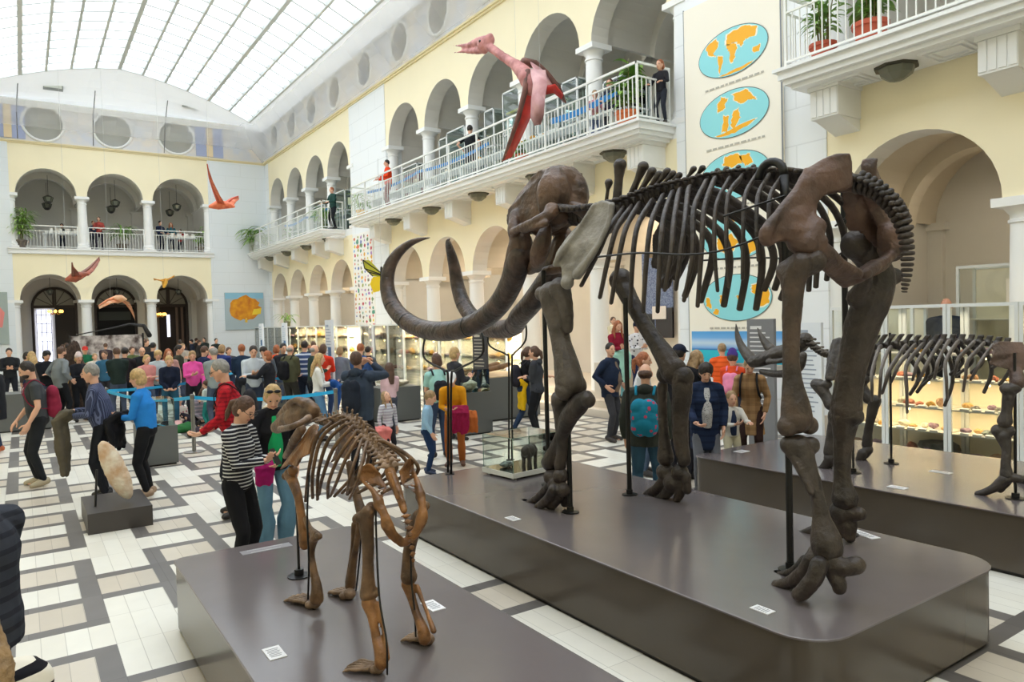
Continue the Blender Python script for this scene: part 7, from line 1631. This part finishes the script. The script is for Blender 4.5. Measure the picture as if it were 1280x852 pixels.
# speckled blue window and notices in the middle arcade
root = empty('arcade_window', (14.3, 14.0, .45)); tag(root, 'dark and speckled blue window panes at the rear of the middle arcade', 'window')
q = MB(); q.box(-.05, 0, -.5, .6, 1.1, 3.4); q.build('speckled_pane', mat('speckled_blue_glass', '8ea2c8', .4, col2='4c5f92', nscale=25), root); q = MB(); q.box(-.06, 0, -.5, .1, 1.1, 1.9); q.box(-.06, 0, .15, .6, 1.1, 1.75); q.build('dark_pane', mat('dark_glass_pane', '3b4048', .3), root); q = MB(); q.box(-.09, -.06, -.3, .2, 1.6, 1.95); q.build('notice', M_pl, root)
# crowd backdrop: painted banner and bulky brown exhibit at the back
root = empty('mural_banner', (2.9, 33.5, 0)); tag(root, 'wide painted banner with white and dark animals behind the back crowd', 'banner'); q = MB(); q.box(-1.35, 1.3, -.03, .03, .6, 1.95); q.build('banner_cloth', mat('mural_paint', 'cfc7c4', .8, col2='4a3c38', nscale=3.5), root)
for x in (-1.35, 1.24): q = MB(); q.box(x, x + .06, -.04, .04, 0, 2.0); q.build('banner_pole', steel(), root)
q = MB(); q.tube([(-1.1, -.1, 2.0), (0, -.1, 2.2), (.8, -.1, 2.38), (1.3, -.1, 2.3), (1.5, -.1, 1.9)], [.02, .03, .05, .08, .1], 8, round_cap=True); q.build('dark_arch', mat('near_black_paint', '1b1817', .6), root, smooth=True)
m = MB(); m.ell((0, 0, 1.5), (.75, .6, .85), 16, 12); m.ell((.5, -.1, 1.1), (.5, .5, .7), 14, 10); m.ell((-.2, 0, .7), (.6, .55, .7), 14, 10); m.ell((.15, 0, 2.05), (.4, .35, .35), 12, 8)
for a, b_ in ((-.4, -.3), (.4, -.3), (.4, .3), (-.4, .3)): m.tube([(a, b_, 1), (a, b_, .05)], [.25, .2], 10, round_cap=True)
o = link('shaggy_exhibit', remesh(m, .04, 2, 'shaggy', mat('shaggy_brown_fur', '4b3a30', .95, col2='2c211b', nscale=9), disp=.12, dscale=.15), loc=(1.05, 21.0, 0)); o.scale = (.30, .30, .80); tag(o, 'bulky shaggy dark brown exhibit in the crowd below the bright doorway', 'exhibit')
# ------------------------------------------------------------------ flying reptiles
def wing(mb, pts, th=.01):
    """membrane as a thin solid between matching leading and trailing edges"""
    lead, trail = pts; n = len(lead); vs = []
    for a, b in zip(lead, trail): vs += [Vector(a) + Vector((0, 0, th)), Vector(b) + Vector((0, 0, th * .3)), Vector(a) - Vector((0, 0, th)), Vector(b) - Vector((0, 0, th * .3))]
    fs = []
    for i in range(n - 1): k = 4 * i; fs += [(k, k + 4, k + 5, k + 1), (k + 2, k + 3, k + 7, k + 6), (k, k + 2, k + 6, k + 4), (k + 1, k + 5, k + 7, k + 3)]
    k = 4 * (n - 1); fs += [(0, 1, 3, 2), (k, k + 2, k + 3, k + 1)]; mb.add(vs, fs)
PXX = 8.6
def PP(x, y, dx=0): return onX(x, y, PXX + dx)
O = PP(650, 110); root = empty('pterosaur_model', O); tag(root, 'huge pink and red long-necked flying reptile hanging before the middle balcony', 'model')
def pl(x, y, dx=0): return PP(x, y, dx) - O
P_pink = mat('pterosaur_pink_skin', 'c98a86', .55, col2='9c5f5c', nscale=5, bump=.3, bscale=25); P_red = mat('pterosaur_red_membrane', 'd8352a', .5, col2='a8241f', nscale=3); P_br = mat('pterosaur_brown_skin', '7a4f46', .6, col2='55372f', nscale=6); P_lp = mat('pterosaur_pale_membrane', 'd3a5a6', .55, col2='b98588', nscale=4)
m = MB(); q = [pl(x, y) for x, y in ((606, 55), (617, 62), (630, 72), (643, 80), (652, 88), (660, 98), (664, 112))]; m.tube(q, [.1, .09, .095, .11, .15, .18, .13], 12, round_cap=True); m.ell(pl(606, 55), (.16, .2, .17), 12, 9)
m.tube([pl(612, 50), pl(600, 52), pl(585, 57), pl(566, 57)], [.12, .11, .06, .008], 10, round_cap=True); m.tube([pl(606, 62), pl(594, 64), pl(580, 64), pl(568, 66)], [.09, .07, .045, .008], 10, round_cap=True); m.ell(pl(612, 46), (.07, .12, .07), 10, 7)
link('body', remesh(m, .03, 3, 'body', P_pink, disp=.03, dscale=.15), root); 
for sg in (-1, 1): q = MB(); q.ell(pl(607, 53) + Vector((sg * .145, 0, 0)), .03, 8, 6); q.build('eye', mat('eye_dark', '2c2220', .3), root, smooth=True)
q = MB(); wing(q, ([pl(662, 92, .0), pl(658, 120, -.1), pl(650, 150, -.15), pl(640, 175, -.1), pl(629, 200, 0)], [pl(668, 100, .1), pl(668, 120, .15), pl(664, 145, .2), pl(652, 172, .2), pl(640, 196, .1)]), .02); q.build('near_wing', P_red, root, smooth=True)
q = MB(); q.tube([pl(660, 90, -.05), pl(656, 115, -.15), pl(647, 150, -.2), pl(637, 178, -.15), pl(628, 202, 0)], [.07, .06, .05, .04, .015], 8, round_cap=True); q.build('near_wing_arm', P_br, root, smooth=True)
q = MB(); wing(q, ([pl(663, 88, -.3), pl(666, 105, -.35), pl(664, 125, -.35), pl(663, 145, -.35), pl(668, 155, -.3)], [pl(682, 88, .1), pl(684, 105, -.2), pl(681, 125, -.3), pl(680, 143, -.3), pl(676, 155, -.3)]), .03); q.build('leg_membrane', P_lp, root, smooth=True)
q = MB(); wing(q, ([pl(663, 78, .1), pl(676, 86, .4), pl(692, 102, .8), pl(706, 126, 1.2)], [pl(672, 98, .1), pl(682, 105, .4), pl(693, 112, .8), pl(704, 128, 1.2)]), .02); q.build('far_wing', P_lp, root, smooth=True)
q = MB(); q.tube([pl(656, 78, .1), pl(668, 80, .35), pl(682, 92, .6), pl(698, 110, .9), pl(707, 128, 1.2)], [.1, .09, .08, .06, .02], 8, round_cap=True); q.build('far_wing_arm', P_br, root, smooth=True)
q = MB(); wing(q, ([pl(684, 108, .3), pl(694, 106, .5), pl(704, 118, .8)], [pl(682, 118, .3), pl(692, 116, .5), pl(702, 124, .8)]), .02); q.build('tail_membrane', P_red, root, smooth=True)
q = MB(); q.tube([pl(645, 80), pl(645, 80) + Vector((0, 0, 4.2))], .0025, 4); q.tube([pl(675, 90, .2), pl(675, 90, .2) + Vector((0, 0, 4))], .0025, 4); q.build('hanging_wire', mat('pale_wire', 'c3c6c8', .6), root)
def flyer(name, D, body, wings, c1, c2, label, br=.1, head=None):
    B = [atD(x, y, D) for x, y in body]; O = B[0]; root = empty(name, O); tag(root, label, 'model'); ma, mc = mat('flyer_' + c1, c1, .6, col2=c2, nscale=8), mat('flyer_wing_' + c2, c2, .6)
    q = MB(); q.tube([b - O for b in B], [br * f for f in ([.4, 1, .8, .3] if len(B) == 4 else [.5, 1, .4])], 8, round_cap=True); q.build('body', ma, root, smooth=True)
    for W in wings:
        P = [atD(x, y, D + dd) - O for x, y, dd in W]; n = len(P); q = MB(); dn = Vector((0, 0, -1)); lead = P; trail = [p + (P[min(i + 1, n - 1)] - P[max(i - 1, 0)]).normalized().cross(Vector((-O.y, O.x, 0)).normalized().cross(Vector((0, 0, 1)))) * 0 + (B[-1] - B[0]).normalized() * br * 1.5 * (1 - .9 * i / (n - 1)) + dn * br * .7 for i, p in enumerate(P)]
        wing(q, (lead, trail), .015); q.build('wing', ma, root, smooth=True); q = MB(); q.tube(P, [br * .4 * (1 - .75 * i / (n - 1)) for i in range(n)], 6, round_cap=True); q.build('wing_arm', mc, root, smooth=True)
    top = O.copy(); q = MB(); q.tube([Vector((0, 0, 0)), Vector((0, 0, 10.5 - O.z if O.z < 10 else 1.5))], .0025, 4); q.build('hanging_wire', mat('pale_wire', 'c3c6c8', .6), root)
    return root
flyer('flying_reptile_model', 22, [(263, 258), (272, 256), (284, 256), (292, 258)], [[(274, 254, 0), (268, 240, -.6), (262, 222, -1.4), (259, 205, -2.2)], [(282, 254, 0), (290, 248, .5), (298, 245, 1.0)]], 'e8845a', 'c9563a', 'orange flying reptile with a raised wing hanging at the back right corner', .13)
flyer('flying_reptile_model', 20, [(84, 349), (92, 347), (100, 344), (109, 342)], [[(92, 346, 0), (91, 336, -.4), (90, 328, -.8)], [(100, 343, 0), (110, 336, .4), (118, 328, .9), (124, 321, 1.3)]], 'b5604a', '7c4a3a', 'reddish brown flying reptile hanging in front of the left lower arch', .12)
flyer('flying_reptile_model', 24, [(205, 358), (206, 352), (207, 349)], [[(205, 351, 0), (199, 350, -.3), (192, 348, -.6)], [(207, 351, 0), (212, 348, .3), (218, 344, .6)]], 'e8b84a', 'c98f2a', 'small yellow flying model hanging between the middle and right lower arches', .09)
flyer('flying_reptile_model', 23, [(138, 374), (146, 374), (153, 373), (157, 374)], [[(142, 373, 0), (134, 375, -.4), (123, 382, -.9)], [(152, 374, 0), (158, 379, .4), (164, 388, .9), (168, 397, 1.3)]], 'd9b08a', 'c97a4a', 'pale tan flying reptile with spread wings hanging before the middle doorway', .12)
# butterfly
p = atD(477, 345, 19); root = empty('butterfly_model', p); tag(root, 'yellow and black butterfly model hanging beside the picture panel', 'model'); rt = Vector((-p.y, p.x, 0)).normalized() * -1
q = MB(); q.tube([Vector((0, 0, .22)), Vector((0, 0, -.15))], [.03, .045], 8, round_cap=True); q.build('body', mat('black_insect', '1d1b18', .5), root)
def bw(l, c, nm):
    q = MB(); P = [rt * a + Vector((0, 0, b)) + Vector((p.x, p.y, 0)).normalized() * (-.12 * abs(a)) for a, b in l]; t = Vector((p.x, p.y, 0)).normalized() * .008; q.prism([v + t for v in P], [v - t for v in P]); q.build(nm, mat('wing_' + c, c, .5), root)
bw([(0, .08), (-.28, .4), (-.46, .42), (-.42, .2), (-.22, .0), (0, -.02)], 'b9b42a', 'upper_wing'); bw([(0, 0), (-.22, -.02), (-.3, -.2), (-.22, -.42), (-.06, -.38), (0, -.1)], 'f2cf1c', 'lower_wing'); bw([(0, .08), (.06, .3), (.1, .1), (0, -.02)], 'b9b42a', 'upper_wing'); bw([(0, 0), (.06, -.02), (.08, -.3), (0, -.1)], 'f2cf1c', 'lower_wing')
q = MB(); 
for (a, b) in (((0, .08), (-.46, .42)), ((-.46, .42), (-.42, .2)), ((0, .04), (-.42, .2)), ((0, .02), (-.3, .1)), ((-.42, .2), (-.22, 0))): d_ = Vector((p.x, p.y, 0)).normalized() * -.0; q.tube([rt * a[0] + Vector((0, 0, a[1])) - Vector((p.x, p.y, 0)).normalized() * (.12 * abs(a[0]) + .012), rt * b[0] + Vector((0, 0, b[1])) - Vector((p.x, p.y, 0)).normalized() * (.12 * abs(b[0]) + .012)], .014, 5)
q.build('wing_vein', mat('black_insect', '1d1b18', .5), root); q = MB(); q.tube([Vector((0, 0, .2)), Vector((0, 0, 3.0))], .005, 4); q.build('hanging_wire', mat('pale_wire', 'c3c6c8', .6), root)
# sit feet exactly on the platforms
for root in (mm.root, be.root, rh.root):
    for o in root.children_recursive:
        if o.type == 'MESH':
            me = o.data; n = len(me.vertices); a = np.empty(n * 3, 'f'); me.vertices.foreach_get('co', a); a = a.reshape(-1, 3)
            if a[:, 2].min() < .002: a[:, 2] = np.maximum(a[:, 2], .002); me.vertices.foreach_set('co', a.ravel()); me.update()
bpy.data.scenes.remove(_tmp)
